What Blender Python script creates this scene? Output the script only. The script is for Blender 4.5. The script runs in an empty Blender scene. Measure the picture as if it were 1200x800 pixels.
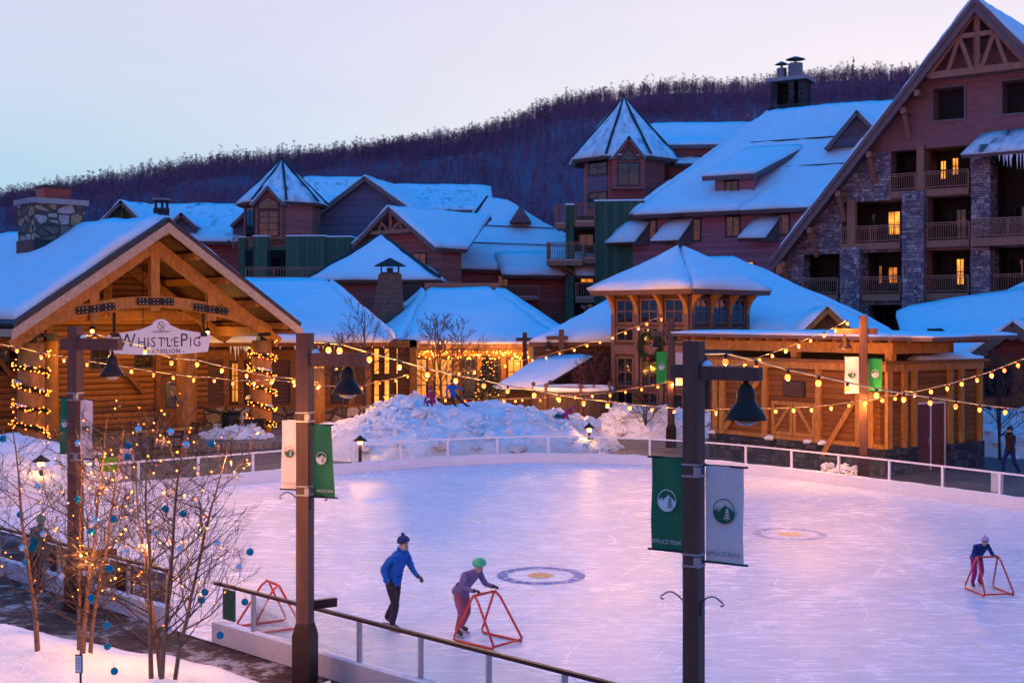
import bpy, bmesh, math, random
import numpy as np
from mathutils import Vector, Matrix, noise as mnoise

random.seed(7)
SC = bpy.context.scene
COL = SC.collection
V = Vector
R = math.radians
F, HZ, CX, CAMH = 1500.0, 376.0, 600.0, 5.5     # focal length in photo pixels, horizon row, centre column, eye height


def at(px, py, d):
    return V(((px - CX) * d / F, d, CAMH + (HZ - py) * d / F))


def gnd(px, py, z=0.0):
    d = (CAMH - z) * F / (py - HZ)
    return V(((px - CX) * d / F, d, z))


def nz(p, s=1.0, seed=0.0):
    return mnoise.noise(V((p[0] * s + seed * 7.3, p[1] * s - seed * 3.1, p[2] * s + seed)))


# ------------------------------------------------------------------ materials
MATS = {}


def node_mat(name):
    m = bpy.data.materials.new(name)
    m.use_nodes = True
    nt = m.node_tree
    b = nt.nodes['Principled BSDF']
    MATS[name] = m
    return m, nt, b


def N(nt, t, **kw):
    n = nt.nodes.new(t)
    for k, v in kw.items():
        setattr(n, k, v)
    return n


def L(nt, a, b):
    nt.links.new(a, b)


def ramp(nt, fac, stops, interp='LINEAR'):
    r = N(nt, 'ShaderNodeValToRGB')
    r.color_ramp.interpolation = interp
    e = r.color_ramp.elements
    while len(e) < len(stops):
        e.new(0.5)
    for i, (p, c) in enumerate(stops):
        e[i].position = p
        e[i].color = (*c, 1) if len(c) == 3 else c
    L(nt, fac, r.inputs[0])
    return r.outputs[0]


def coords(nt, kind='Object', scale=(1, 1, 1)):
    t = N(nt, 'ShaderNodeTexCoord')
    m = N(nt, 'ShaderNodeMapping')
    m.inputs['Scale'].default_value = scale
    L(nt, t.outputs[kind], m.inputs[0])
    return m.outputs[0]


def noise_fac(nt, vec, scale, detail=4, rough=.6):
    n = N(nt, 'ShaderNodeTexNoise')
    n.inputs['Scale'].default_value = scale
    n.inputs['Detail'].default_value = detail
    n.inputs['Roughness'].default_value = rough
    L(nt, vec, n.inputs['Vector'])
    return n.outputs['Fac']


def bump(nt, b, height, dist, strength=1.0):
    n = N(nt, 'ShaderNodeBump')
    n.inputs['Distance'].default_value = dist
    n.inputs['Strength'].default_value = strength
    L(nt, height, n.inputs['Height'])
    L(nt, n.outputs[0], b.inputs['Normal'])


def mul(nt, a, b, op='MULTIPLY'):
    n = N(nt, 'ShaderNodeMath', operation=op)
    for i, x in enumerate((a, b)):
        if isinstance(x, (int, float)):
            n.inputs[i].default_value = x
        elif x is not None:
            L(nt, x, n.inputs[i])
    return n.outputs[0]


def mixc(nt, fac, a, b, mode='MIX'):
    n = N(nt, 'ShaderNodeMix', data_type='RGBA', blend_type=mode)
    for i, x in ((0, fac), (6, a), (7, b)):
        if isinstance(x, (int, float)):
            n.inputs[i].default_value = x
        elif isinstance(x, tuple):
            n.inputs[i].default_value = (*x, 1)
        else:
            L(nt, x, n.inputs[i])
    return n.outputs[2]


def plain(name, col, rough=.6, metal=0.0, var=.25, scale=3.0, bumpd=0.0, stretch=(1, 1, 1), spec=.5):
    """noise varied paint, timber, metal or cloth"""
    m, nt, b = node_mat(name)
    vec = coords(nt, 'Object', stretch)
    f = noise_fac(nt, vec, scale, 5)
    c = ramp(nt, f, [(.25, tuple(x * (1 - var) for x in col)), (.75, tuple(min(1, x * (1 + var)) for x in col))])
    L(nt, c, b.inputs['Base Color'])
    b.inputs['Roughness'].default_value = rough
    b.inputs['Metallic'].default_value = metal
    b.inputs['Specular IOR Level'].default_value = spec
    if bumpd:
        bump(nt, b, f, bumpd)
    return m


def emit(name, col, strength, base=(.3, .2, .1), var=None):
    m, nt, b = node_mat(name)
    b.inputs['Base Color'].default_value = (*base, 1)
    b.inputs['Emission Color'].default_value = (*col, 1)
    b.inputs['Emission Strength'].default_value = strength
    if var:
        f = noise_fac(nt, coords(nt, 'UV', var), 1.0, 3)
        c = ramp(nt, f, [(.3, tuple(x * .25 for x in col)), (.5, col), (.68, tuple(x * 1.7 for x in col))])
        L(nt, c, b.inputs['Emission Color'])
    return m


def siding(name, col, pitch=.2, vertical=False, depth=.02, rough=.75, var=.2, spec=.3):
    m, nt, b = node_mat(name)
    uv = coords(nt, 'UV')
    s = N(nt, 'ShaderNodeSeparateXYZ')
    L(nt, uv, s.inputs[0])
    src = s.outputs['X' if vertical else 'Y']
    k = mul(nt, src, 1.0 / pitch)
    fr = N(nt, 'ShaderNodeMath', operation='FRACT')
    L(nt, k, fr.inputs[0])
    fl = N(nt, 'ShaderNodeMath', operation='FLOOR')
    L(nt, k, fl.inputs[0])
    wn = N(nt, 'ShaderNodeTexWhiteNoise', noise_dimensions='1D')
    L(nt, fl.outputs[0], wn.inputs['W'])
    f = noise_fac(nt, coords(nt, 'UV', (.6, 6, 1) if not vertical else (6, .6, 1)), 3.0, 5)
    v = mul(nt, mul(nt, wn.outputs['Value'], .45), mul(nt, f, .55), 'ADD')
    c = ramp(nt, v, [(.2, tuple(x * (1 - var * 1.4) for x in col)), (.8, tuple(x * (1 + var) for x in col))])
    groove = ramp(nt, fr.outputs[0], [(0, (.35, .35, .35)), (.09, (1, 1, 1)), (1, (1, 1, 1))])
    c2 = mixc(nt, 1.0, c, groove, 'MULTIPLY')
    L(nt, c2, b.inputs['Base Color'])
    b.inputs['Roughness'].default_value = rough
    b.inputs['Specular IOR Level'].default_value = spec
    hh = ramp(nt, fr.outputs[0], [(0, (0, 0, 0)), (.1, (1, 1, 1)), (1, (.35, .35, .35))])
    bump(nt, b, hh, depth)
    return m


def logs(name, col, pitch=.28):
    m, nt, b = node_mat(name)
    uv = coords(nt, 'UV')
    s = N(nt, 'ShaderNodeSeparateXYZ')
    L(nt, uv, s.inputs[0])
    k = mul(nt, s.outputs['Y'], 1 / pitch)
    fr = N(nt, 'ShaderNodeMath', operation='FRACT')
    L(nt, k, fr.inputs[0])
    fl = N(nt, 'ShaderNodeMath', operation='FLOOR')
    L(nt, k, fl.inputs[0])
    wn = N(nt, 'ShaderNodeTexWhiteNoise', noise_dimensions='1D')
    L(nt, fl.outputs[0], wn.inputs['W'])
    f = noise_fac(nt, coords(nt, 'UV', (.5, 8, 1)), 2.0, 6, .65)
    v = mul(nt, mul(nt, wn.outputs['Value'], .5), mul(nt, f, .5), 'ADD')
    c = ramp(nt, v, [(.15, tuple(x * .5 for x in col)), (.5, col), (.85, tuple(x * 1.4 for x in col))])
    chink = ramp(nt, fr.outputs[0], [(0, (.25, .25, .25)), (.12, (1, 1, 1)), (.88, (1, 1, 1)), (1, (.25, .25, .25))])
    L(nt, mixc(nt, 1.0, c, chink, 'MULTIPLY'), b.inputs['Base Color'])
    b.inputs['Roughness'].default_value = .6
    b.inputs['Specular IOR Level'].default_value = .3
    bump(nt, b, ramp(nt, fr.outputs[0], [(0, (0, 0, 0)), (.25, (.8, .8, .8)), (.5, (1, 1, 1)), (.75, (.8, .8, .8)), (1, (0, 0, 0))], 'EASE'), .06)
    return m


def stone(name, cols, sx=.5, sz=.2, mortar=(.03, .03, .035), smooth=False, dep=.05):
    """fieldstone (rounded cells) or ledge stone (flat courses of uneven length)"""
    m, nt, b = node_mat(name)
    n = len(cols)
    stops = [(i / n, q) for i, q in enumerate(cols)]
    if smooth:
        uv = coords(nt, 'UV', (1 / sx, 1 / sz, 1))
        vo = N(nt, 'ShaderNodeTexVoronoi', feature='F1')
        ve = N(nt, 'ShaderNodeTexVoronoi', feature='DISTANCE_TO_EDGE')
        for q in (vo, ve):
            q.inputs['Randomness'].default_value = .9
            q.inputs['Scale'].default_value = 1.0
            L(nt, uv, q.inputs['Vector'])
        sp = N(nt, 'ShaderNodeSeparateColor')
        L(nt, vo.outputs['Color'], sp.inputs[0])
        c = ramp(nt, sp.outputs[0], stops, 'CONSTANT')
        ed = ramp(nt, ve.outputs['Distance'], [(.02, (0, 0, 0)), (.09, (1, 1, 1))])
        f = noise_fac(nt, uv, 3.0, 5)
    else:
        uv0 = coords(nt, 'UV')
        wob = N(nt, 'ShaderNodeTexNoise')
        wob.inputs['Scale'].default_value = .8
        L(nt, uv0, wob.inputs['Vector'])
        mx = N(nt, 'ShaderNodeMix', data_type='VECTOR')
        mx.inputs[0].default_value = .06
        L(nt, uv0, mx.inputs[4])
        L(nt, wob.outputs['Color'], mx.inputs[5])
        uv = mx.outputs[1]

        def brick(w, h, off):
            br = N(nt, 'ShaderNodeTexBrick')
            br.inputs['Color1'].default_value = (0, 0, 0, 1)
            br.inputs['Color2'].default_value = (1, 1, 1, 1)
            br.inputs['Mortar'].default_value = (.5, .5, .5, 1)
            br.inputs['Scale'].default_value = 1.0
            br.inputs['Mortar Size'].default_value = .014
            br.inputs['Mortar Smooth'].default_value = .3
            br.inputs['Brick Width'].default_value = w
            br.inputs['Row Height'].default_value = h
            br.offset = off
            br.squash = .6
            br.squash_frequency = 3
            L(nt, uv, br.inputs['Vector'])
            return br
        b1, b2 = brick(sx, sz, .37), brick(sx * .55, sz * 2, .61)
        pick = noise_fac(nt, uv0, .9, 2)
        k = ramp(nt, pick, [(.5, (0, 0, 0)), (.52, (1, 1, 1))])
        col = mixc(nt, k, b1.outputs['Color'], b2.outputs['Color'])
        c = ramp(nt, col, stops, 'CONSTANT')
        ed = mul(nt, 1.0, mixc(nt, k, b1.outputs['Fac'], b2.outputs['Fac']), 'SUBTRACT')
        f = noise_fac(nt, uv0, 7.0, 5)
    c = mixc(nt, .7, c, ramp(nt, f, [(.3, (.5, .5, .5)), (.7, (1.3, 1.3, 1.3))]), 'MULTIPLY')
    L(nt, mixc(nt, ed, mortar, c), b.inputs['Base Color'])
    b.inputs['Roughness'].default_value = .85
    b.inputs['Specular IOR Level'].default_value = .25
    bump(nt, b, mul(nt, ed, mul(nt, f, .5), 'ADD'), dep)
    return m


def shingle(name, col, w=.35, h=.16):
    m, nt, b = node_mat(name)
    uv = coords(nt, 'UV')
    br = N(nt, 'ShaderNodeTexBrick')
    br.inputs['Color1'].default_value = (*[x * .88 for x in col], 1)
    br.inputs['Color2'].default_value = (*[x * 1.1 for x in col], 1)
    br.inputs['Mortar'].default_value = (*[x * .68 for x in col], 1)
    br.inputs['Scale'].default_value = 1.0
    br.inputs['Mortar Size'].default_value = .012
    br.inputs['Brick Width'].default_value = w
    br.inputs['Row Height'].default_value = h
    L(nt, uv, br.inputs['Vector'])
    L(nt, br.outputs['Color'], b.inputs['Base Color'])
    b.inputs['Roughness'].default_value = .85
    b.inputs['Specular IOR Level'].default_value = .2
    bump(nt, b, mul(nt, br.outputs['Fac'], -1.0), .02)
    return m


def make_snow(name, col=(.86, .87, .90), metal=None, lump=.03, dirt=0.0):
    m, nt, b = node_mat(name)
    ob = coords(nt, 'Object')
    f1 = noise_fac(nt, ob, 1.3, 6, .65)
    f2 = noise_fac(nt, ob, 14.0, 4, .6)
    c = ramp(nt, f1, [(.25, tuple(x * .9 for x in col)), (.7, col)])
    if dirt:
        fd = noise_fac(nt, coords(nt, 'Object', (1, 1, 1.8)), .9, 8, .7)
        c = mixc(nt, ramp(nt, fd, [(.46, (0, 0, 0)), (.66, (dirt, dirt, dirt))]), c, (.26, .19, .15))
    rough = .8
    if metal:
        uv = coords(nt, 'UV', (.55, .10, 1))
        fm = noise_fac(nt, uv, 1.0, 7, .62)
        k = ramp(nt, fm, [(metal - .07, (0, 0, 0)), (metal - .02, (.55, .55, .55)), (metal + .10, (1, 1, 1))])
        c = mixc(nt, k, (.10, .13, .16), c)
        L(nt, ramp(nt, k, [(0, (.4, .4, .4)), (1, (.8, .8, .8))]), b.inputs['Roughness'])
    else:
        b.inputs['Roughness'].default_value = rough
    L(nt, c, b.inputs['Base Color'])
    b.inputs['Specular IOR Level'].default_value = .15
    hh = mul(nt, f1, mul(nt, f2, .18), 'ADD')
    bump(nt, b, hh, lump * 4)
    return m


snow = make_snow('snow', lump=.03)
snow_roof = make_snow('roof_snow', lump=.02)
snow_streak = make_snow('streaked_snow', metal=.42)
snow_streak2 = make_snow('thin_snow', metal=.38)
snow_dirty = make_snow('ploughed_snow', lump=.06, dirt=.34)

honey = plain('honey_timber', (.45, .185, .038), .55, var=.4, scale=6, stretch=(1, 1, .4), bumpd=.01, spec=.3)
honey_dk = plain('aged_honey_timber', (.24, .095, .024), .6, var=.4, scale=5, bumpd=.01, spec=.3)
pale_fascia = plain('pale_fascia_timber', (.46, .31, .20), .6, var=.35, scale=9, bumpd=.006)
dk_timber = plain('dark_stained_timber', (.11, .038, .024), .6, var=.45, scale=8, stretch=(1, 1, .15), bumpd=.004)
bronze = plain('bronze_metal', (.040, .016, .009), .42, metal=0.0, var=.25, scale=5, spec=.22)
blackm = plain('black_metal', (.012, .012, .014), .45, metal=.5, var=.3, scale=9)
silver = plain('silver_metal', (.40, .38, .39), .4, metal=.6, var=.15, scale=5)
pale_rail = plain('painted_rail', (.80, .74, .74), .45, metal=.2, var=.1, scale=3)
kick_m = plain('kickboard_plastic', (.78, .72, .72), .5, var=.08, scale=1.5)
kick_l = plain('grey_kickboard', (.50, .44, .46), .5, var=.12, scale=2.5)
brown_trim = plain('brown_trim', (.17, .08, .058), .65, var=.2, scale=3)
purple_trim = plain('taupe_trim', (.19, .105, .10), .65, var=.2, scale=3)
red_trim = plain('cedar_red_trim', (.38, .135, .075), .6, var=.25, scale=4)
dk_trim = plain('dark_trim', (.030, .024, .026), .6, var=.3, scale=3)
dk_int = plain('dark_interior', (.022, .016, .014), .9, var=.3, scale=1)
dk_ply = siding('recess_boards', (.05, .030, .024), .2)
brown_side = siding('brown_clapboard', (.45, .10, .082), .17)
red_side = siding('russet_clapboard', (.48, .11, .085), .17)
purple_side = siding('taupe_clapboard', (.46, .155, .19), .18)
slate_side = siding('slate_clapboard', (.19, .135, .19), .18)
dkbrown_side = siding('dark_brown_siding', (.13, .062, .040), .2)
shed_side = siding('barn_siding', (.23, .075, .014), .2, var=.3)
green_side = siding('green_board_and_batten', (.065, .125, .075), .42, True, .04)
log_side = logs('log_siding', (.32, .125, .028))
shingle_w = shingle('taupe_shingle', (.36, .135, .125))
shingle_ch = shingle('chimney_shingle', (.20, .10, .075), .32, .3)
stone_p = stone('purple_grey_stone', [(.27, .155, .17), (.44, .28, .28), (.19, .12, .14), (.58, .42, .40), (.33, .21, .235), (.50, .28, .24), (.23, .17, .21)], .62, .15, mortar=(.07, .05, .06))
stone_t = stone('tan_fieldstone', [(.40, .27, .16), (.20, .15, .12), (.55, .45, .36), (.32, .19, .11), (.46, .40, .36), (.15, .12, .11), (.5, .34, .22)], .62, .42, mortar=(.10, .08, .07), smooth=True, dep=.1)
stone_d = stone('dark_ledge_stone', [(.05, .045, .05), (.10, .09, .09), (.035, .03, .035), (.07, .06, .065)], .5, .17)
conc = plain('concrete_cap', (.32, .30, .29), .8, var=.2, scale=4, bumpd=.01)
copper = plain('red_flue_metal', (.28, .06, .045), .5, metal=.3, var=.2)
bark_dk = plain('dark_bark', (.050, .026, .022), .8, var=.4, scale=12)
bark_birch = plain('copper_birch_bark', (.20, .095, .05), .65, var=.55, scale=14, stretch=(1, 1, 3), bumpd=.006)
needle_m = plain('spruce_needles', (.022, .042, .022), .7, var=.5, scale=6)
needle_far = plain('far_spruce_needles', (.012, .016, .018), .8, var=.4, scale=1)
woods_m = plain('bare_wood_twigs', (.24, .09, .15), .9, var=.45, scale=.03)
rock_m = plain('dark_rock', (.05, .045, .045), .85, var=.5, scale=4, bumpd=.05)
red_paint = plain('red_plastic', (.72, .055, .02), .35, var=.1)
green_cloth = plain('green_banner_cloth', (.004, .15, .055), .7, var=.12, scale=4, bumpd=.004)
green_lit = plain('lit_green_banner_cloth', (.02, .36, .05), .7, var=.12, scale=4, bumpd=.004)  # lit copy of the green cloth, lamplight put into its colour
lilac_cloth = plain('off_white_banner_cloth', (.88, .66, .60), .75, var=.09, scale=6, bumpd=.004)
white_paint = plain('off_white_paint', (.74, .71, .74), .5, var=.04)
ink = plain('dark_ink', (.035, .02, .025), .6)
ink_green = plain('green_ink', (.004, .11, .05), .7)
ink_white = plain('off_white_ink', (.72, .66, .62), .7)
ink_grey = plain('grey_ink', (.22, .25, .22), .7)
red_door = plain('dark_red_door_paint', (.13, .012, .012), .45, var=.15)
ice_chunk = plain('icicle_ice', (.75, .72, .76), .15, var=.1)
bauble_t = plain('teal_glass', (.0, .20, .28), .16, metal=.55, var=.1)
bauble_s = plain('silver_glass', (.75, .72, .74), .12, metal=.95, var=.05)
paver = stone('terrace_pavers', [(.20, .17, .15), (.27, .23, .20), (.16, .135, .12), (.235, .2, .18)], .6, .6, mortar=(.12, .10, .09), dep=.01)
wire_m = plain('pale_cable', (.30, .20, .12), .6)
wreath_m = plain('garland_needles', (.025, .05, .018), .75, var=.5, scale=20)

BULBS = [emit('bulb_glow' if i == 0 else 'bulb_glow_%d' % i, c, s_) for i, (c, s_) in enumerate((((1.0, .145, .011), 6.0), ((1.0, .17, .016), 8.5), ((1.0, .115, .007), 4.2)))]
TINY = emit('fairy_glow', (1.0, .20, .02), 10.0)
WIN_LIT = emit('lit_window', (1.0, .27, .02), .8, var=(1.6, .9, 1))
WIN_LIT2 = emit('bright_lit_window', (1.0, .31, .03), 1.55, var=(2.2, 1.2, 1))
LANTERN = emit('lantern_glow', (1.0, .34, .06), 14.0)


def glass_dark():
    m, nt, b = node_mat('window_glass')
    b.inputs['Base Color'].default_value = (.012, .014, .018, 1)
    b.inputs['Roughness'].default_value = .06
    b.inputs['Specular IOR Level'].default_value = .7
    b.inputs['Coat Weight'].default_value = .15
    b.inputs['Coat Roughness'].default_value = .04
    f = noise_fac(nt, coords(nt, 'Object'), .9, 2)
    bump(nt, b, f, .02)
    return m


GLASS = glass_dark()


def glass_clear(name, tint, t):
    m, nt, b = node_mat(name)
    out = nt.nodes['Material Output']
    tr = N(nt, 'ShaderNodeBsdfTransparent')
    tr.inputs[0].default_value = (*tint, 1)
    gl = N(nt, 'ShaderNodeBsdfGlossy')
    gl.inputs['Roughness'].default_value = .05
    f = noise_fac(nt, coords(nt, 'Object'), 2.0, 4)
    df = N(nt, 'ShaderNodeBsdfDiffuse')
    df.inputs[0].default_value = (.6, .62, .6, 1)
    mx = N(nt, 'ShaderNodeMixShader')
    L(nt, ramp(nt, f, [(.3, (t * .5,) * 3), (.7, (t * 1.5,) * 3)]), mx.inputs[0])
    L(nt, tr.outputs[0], mx.inputs[1])
    L(nt, df.outputs[0], mx.inputs[2])
    mx2 = N(nt, 'ShaderNodeMixShader')
    fr = N(nt, 'ShaderNodeFresnel')
    fr.inputs[0].default_value = 1.2
    L(nt, fr.outputs[0], mx2.inputs[0])
    L(nt, mx.outputs[0], mx2.inputs[1])
    L(nt, gl.outputs[0], mx2.inputs[2])
    L(nt, mx2.outputs[0], out.inputs['Surface'])
    return m


GLASS_RAIL = glass_clear('rail_glass', (.90, .95, .91), .10)
GLASS_BACK = glass_clear('clear_rail_glass', (.95, .96, .95), .03)


# ------------------------------------------------------------------ mesh builder
class MB:
    def __init__(s):
        s.v, s.f, s.m = [], [], []

    def add(s, vs, fs, mi=0):
        o = len(s.v)
        s.v.extend([tuple(p) for p in vs])
        for f in fs:
            s.f.append(tuple(i + o for i in f))
            s.m.append(mi)

    def poly(s, pts, mi=0):
        s.add(pts, [tuple(range(len(pts)))], mi)

    def obox(s, o, a, b, c, mi=0):
        """parallelepiped from corner o and three edge vectors"""
        o, a, b, c = V(o), V(a), V(b), V(c)
        p = [o, o + a, o + a + b, o + b, o + c, o + a + c, o + a + b + c, o + b + c]
        fs = [(0, 3, 2, 1), (4, 5, 6, 7), (0, 1, 5, 4), (1, 2, 6, 5), (2, 3, 7, 6), (3, 0, 4, 7)]
        if a.cross(b).dot(c) < 0:
            fs = [f[::-1] for f in fs]
        s.add(p, fs, mi)

    def box(s, c, size, rz=0.0, mi=0):
        u = V((math.cos(rz), math.sin(rz), 0)) * size[0]
        v = V((-math.sin(rz), math.cos(rz), 0)) * size[1]
        w = V((0, 0, size[2]))
        s.obox(V(c) - u / 2 - v / 2 - w / 2, u, v, w, mi)

    def beam(s, p, q, w, h, up=(0, 0, 1), mi=0):
        p, q = V(p), V(q)
        d = q - p
        up = V(up)
        sd = d.cross(up)
        if sd.length < 1e-6:
            sd = d.cross(V((1, 0, 0)))
        sd.normalize()
        uu = sd.cross(d).normalized()
        s.obox(p - sd * w / 2 - uu * h / 2, d, sd * w, uu * h, mi)

    def prism(s, pts, vec, mi=0):
        pts = [V(p) for p in pts]
        vec = V(vec)
        n = len(pts)
        nrm = V((0, 0, 0))
        for i in range(n):
            nrm += pts[i].cross(pts[(i + 1) % n])
        flip = nrm.dot(vec) > 0
        P = pts + [p + vec for p in pts]
        fs = [tuple(range(n)), tuple(range(2 * n - 1, n - 1, -1))]
        for i in range(n):
            j = (i + 1) % n
            fs.append((i, i + n, j + n, j))
        if flip:
            fs = [f[::-1] for f in fs]
        s.add(P, fs, mi)

    def tube(s, pts, rad, n=6, mi=0, cap=True):
        pts = [V(p) for p in pts]
        if not hasattr(rad, '__len__'):
            rad = [rad] * len(pts)
        vs, fs = [], []
        ref = V((0, 0, 1))
        d0 = (pts[-1] - pts[0])
        if d0.length > 1e-9 and abs(d0.normalized().z) > .9:
            ref = V((1, 0, 0))
        for i, p in enumerate(pts):
            a = pts[max(i - 1, 0)]
            b = pts[min(i + 1, len(pts) - 1)]
            d = (b - a)
            d = d.normalized() if d.length > 1e-9 else V((0, 0, 1))
            x = d.cross(ref)
            if x.length < 1e-4:
                x = d.cross(V((0, 1, 0)))
            x.normalize()
            y = d.cross(x)
            for k in range(n):
                t = 2 * math.pi * k / n
                vs.append(p + (x * math.cos(t) + y * math.sin(t)) * rad[i])
        for i in range(len(pts) - 1):
            for k in range(n):
                k2 = (k + 1) % n
                fs.append((i * n + k, i * n + k2, (i + 1) * n + k2, (i + 1) * n + k))
        if cap:
            fs.append(tuple(range(n - 1, -1, -1)))
            o = (len(pts) - 1) * n
            fs.append(tuple(range(o, o + n)))
        s.add(vs, fs, mi)

    def lathe(s, c, prof, n=16, mi=0):
        c = V(c)
        vs, fs = [], []
        for r, z in prof:
            for k in range(n):
                t = 2 * math.pi * k / n
                vs.append(c + V((r * math.cos(t), r * math.sin(t), z)))
        m = len(prof)
        for i in range(m - 1):
            for k in range(n):
                k2 = (k + 1) % n
                fs.append((i * n + k, i * n + k2, (i + 1) * n + k2, (i + 1) * n + k))
        fs.append(tuple(range(n - 1, -1, -1)))
        fs.append(tuple(range((m - 1) * n, m * n)))
        s.add(vs, fs, mi)

    def sphere(s, c, r, nu=10, nv=7, mi=0, sc=(1, 1, 1)):
        c = V(c)
        vs = [c + V((0, 0, -r * sc[2]))]
        for j in range(1, nv):
            ph = math.pi * j / nv
            for k in range(nu):
                t = 2 * math.pi * k / nu
                vs.append(c + V((r * sc[0] * math.sin(ph) * math.cos(t), r * sc[1] * math.sin(ph) * math.sin(t), -r * sc[2] * math.cos(ph))))
        vs.append(c + V((0, 0, r * sc[2])))
        fs = [(0, 1 + (k + 1) % nu, 1 + k) for k in range(nu)]
        for j in range(nv - 2):
            a, b = 1 + j * nu, 1 + (j + 1) * nu
            for k in range(nu):
                k2 = (k + 1) % nu
                fs.append((a + k, a + k2, b + k2, b + k))
        a = 1 + (nv - 2) * nu
        t = len(vs) - 1
        fs += [(a + k, a + (k + 1) % nu, t) for k in range(nu)]
        s.add(vs, fs, mi)

    def grid(s, fn, nu, nv, mi=0):
        """fn(i/nu, j/nv) -> point"""
        o = []
        for j in range(nv + 1):
            for i in range(nu + 1):
                o.append(fn(i / nu, j / nv))
        fs = []
        for j in range(nv):
            for i in range(nu):
                a = j * (nu + 1) + i
                fs.append((a, a + 1, a + nu + 2, a + nu + 1))
        s.add(o, fs, mi)

    def build(s, name, mats, parent=None, smooth=False, loc=None):
        if not isinstance(mats, (list, tuple)):
            mats = [mats]
        if parent is not None:
            off = wloc(parent)
        else:
            off = V(loc) if loc is not None else V((0, 0, 0))
        me = bpy.data.meshes.new(name)
        a = np.array(s.v, dtype=np.float64) - np.array(off)
        me.from_pydata(a.tolist(), [], s.f)
        for m in mats:
            me.materials.append(m)
        if len(mats) > 1:
            me.polygons.foreach_set('material_index', s.m)
        if smooth:
            me.polygons.foreach_set('use_smooth', [True] * len(me.polygons))
        planar_uv(me, off)
        o = bpy.data.objects.new(name, me)
        COL.objects.link(o)
        if parent is not None:
            o.parent = parent
        else:
            o.location = off
        return o


def planar_uv(me, off):
    nl = len(me.loops)
    if nl == 0 or nl > 400000:
        return
    uvl = me.uv_layers.new(name='UVMap')
    co = np.empty(len(me.vertices) * 3)
    me.vertices.foreach_get('co', co)
    co = co.reshape(-1, 3) + np.array(off)
    pn = np.empty(len(me.polygons) * 3)
    me.polygons.foreach_get('normal', pn)
    pn = pn.reshape(-1, 3)
    lt = np.empty(len(me.polygons), dtype=np.int32)
    me.polygons.foreach_get('loop_total', lt)
    vi = np.empty(nl, dtype=np.int32)
    me.loops.foreach_get('vertex_index', vi)
    n = np.repeat(pn, lt, axis=0)
    p = co[vi]
    flat = np.abs(n[:, 2]) > .94
    t = np.stack([-n[:, 1], n[:, 0], np.zeros(nl)], 1)
    ln = np.linalg.norm(t, axis=1)
    t[ln < 1e-6] = (1, 0, 0)
    t /= np.maximum(np.linalg.norm(t, axis=1), 1e-6)[:, None]
    w = np.cross(n, t)
    u = (p * t).sum(1)
    v = (p * w).sum(1)
    u = np.where(flat, p[:, 0], u)
    v = np.where(flat, p[:, 1], v)
    uvl.data.foreach_set('uv', np.stack([u, v], 1).astype(np.float32).ravel())


def wloc(o):
    p = V(o.location)
    while o.parent is not None:
        o = o.parent
        p = p + V(o.location)
    return p


def thing(name, label, cat, loc=(0, 0, 0), group=None):
    o = bpy.data.objects.new(name, None)
    o.empty_display_size = .2
    COL.objects.link(o)
    o.location = V(loc)
    tag(o, label, cat, group)
    return o


def tag(o, label=None, cat=None, group=None, kind=None):
    if label:
        o['label'] = label
    if cat:
        o['category'] = cat
    if group:
        o['group'] = group
    if kind:
        o['kind'] = kind
    return o


def dup(root, loc, rz=None, label=None, group=None):
    r = root.copy()
    COL.objects.link(r)
    r.location = V(loc)
    if rz is not None:
        r.rotation_euler = (0, 0, rz)
    if label:
        r['label'] = label
    if group:
        r['group'] = group

    def rec(a, b):
        for ch in list(a.children):
            c = ch.copy()
            COL.objects.link(c)
            c.parent = b
            rec(ch, c)
    rec(root, r)
    return r


class Fr:
    """a facade frame: u to the right along the wall, v back into the building"""
    def __init__(s, o, deg):
        s.o = V((o[0], o[1], 0))
        a = R(deg)
        s.a = a
        s.u = V((math.cos(a), math.sin(a), 0))
        s.v = V((-math.sin(a), math.cos(a), 0))

    def P(s, u, v, z):
        return s.o + s.u * u + s.v * v + V((0, 0, z))

    def U(s, px, v=0.0):
        k = (px - CX) / F
        o = s.o + s.v * v
        return (k * o.y - o.x) / (s.u.x - k * s.u.y)

    def Z(s, px, py, v=0.0):
        u = s.U(px, v)
        Y = (s.o + s.v * v + s.u * u).y
        return CAMH + (HZ - py) * Y / F

    def uz(s, px, py, v=0.0):
        return s.U(px, v), s.Z(px, py, v)

    def box(s, mb, u0, u1, v0, v1, z0, z1, mi=0):
        mb.obox(s.P(u0, v0, z0), s.u * (u1 - u0), s.v * (v1 - v0), V((0, 0, z1 - z0)), mi)


def at_px(px, d):
    return ((px - CX) * d / F, d)


def clip_poly(poly, a, b, c):
    """keep a*u+b*z<=c"""
    out = []
    n = len(poly)
    for i in range(n):
        p, q = poly[i], poly[(i + 1) % n]
        dp, dq = a * p[0] + b * p[1] - c, a * q[0] + b * q[1] - c
        if dp <= 0:
            out.append(p)
        if dp * dq < 0:
            t = dp / (dp - dq)
            out.append((p[0] + (q[0] - p[0]) * t, p[1] + (q[1] - p[1]) * t))
    return out


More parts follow.
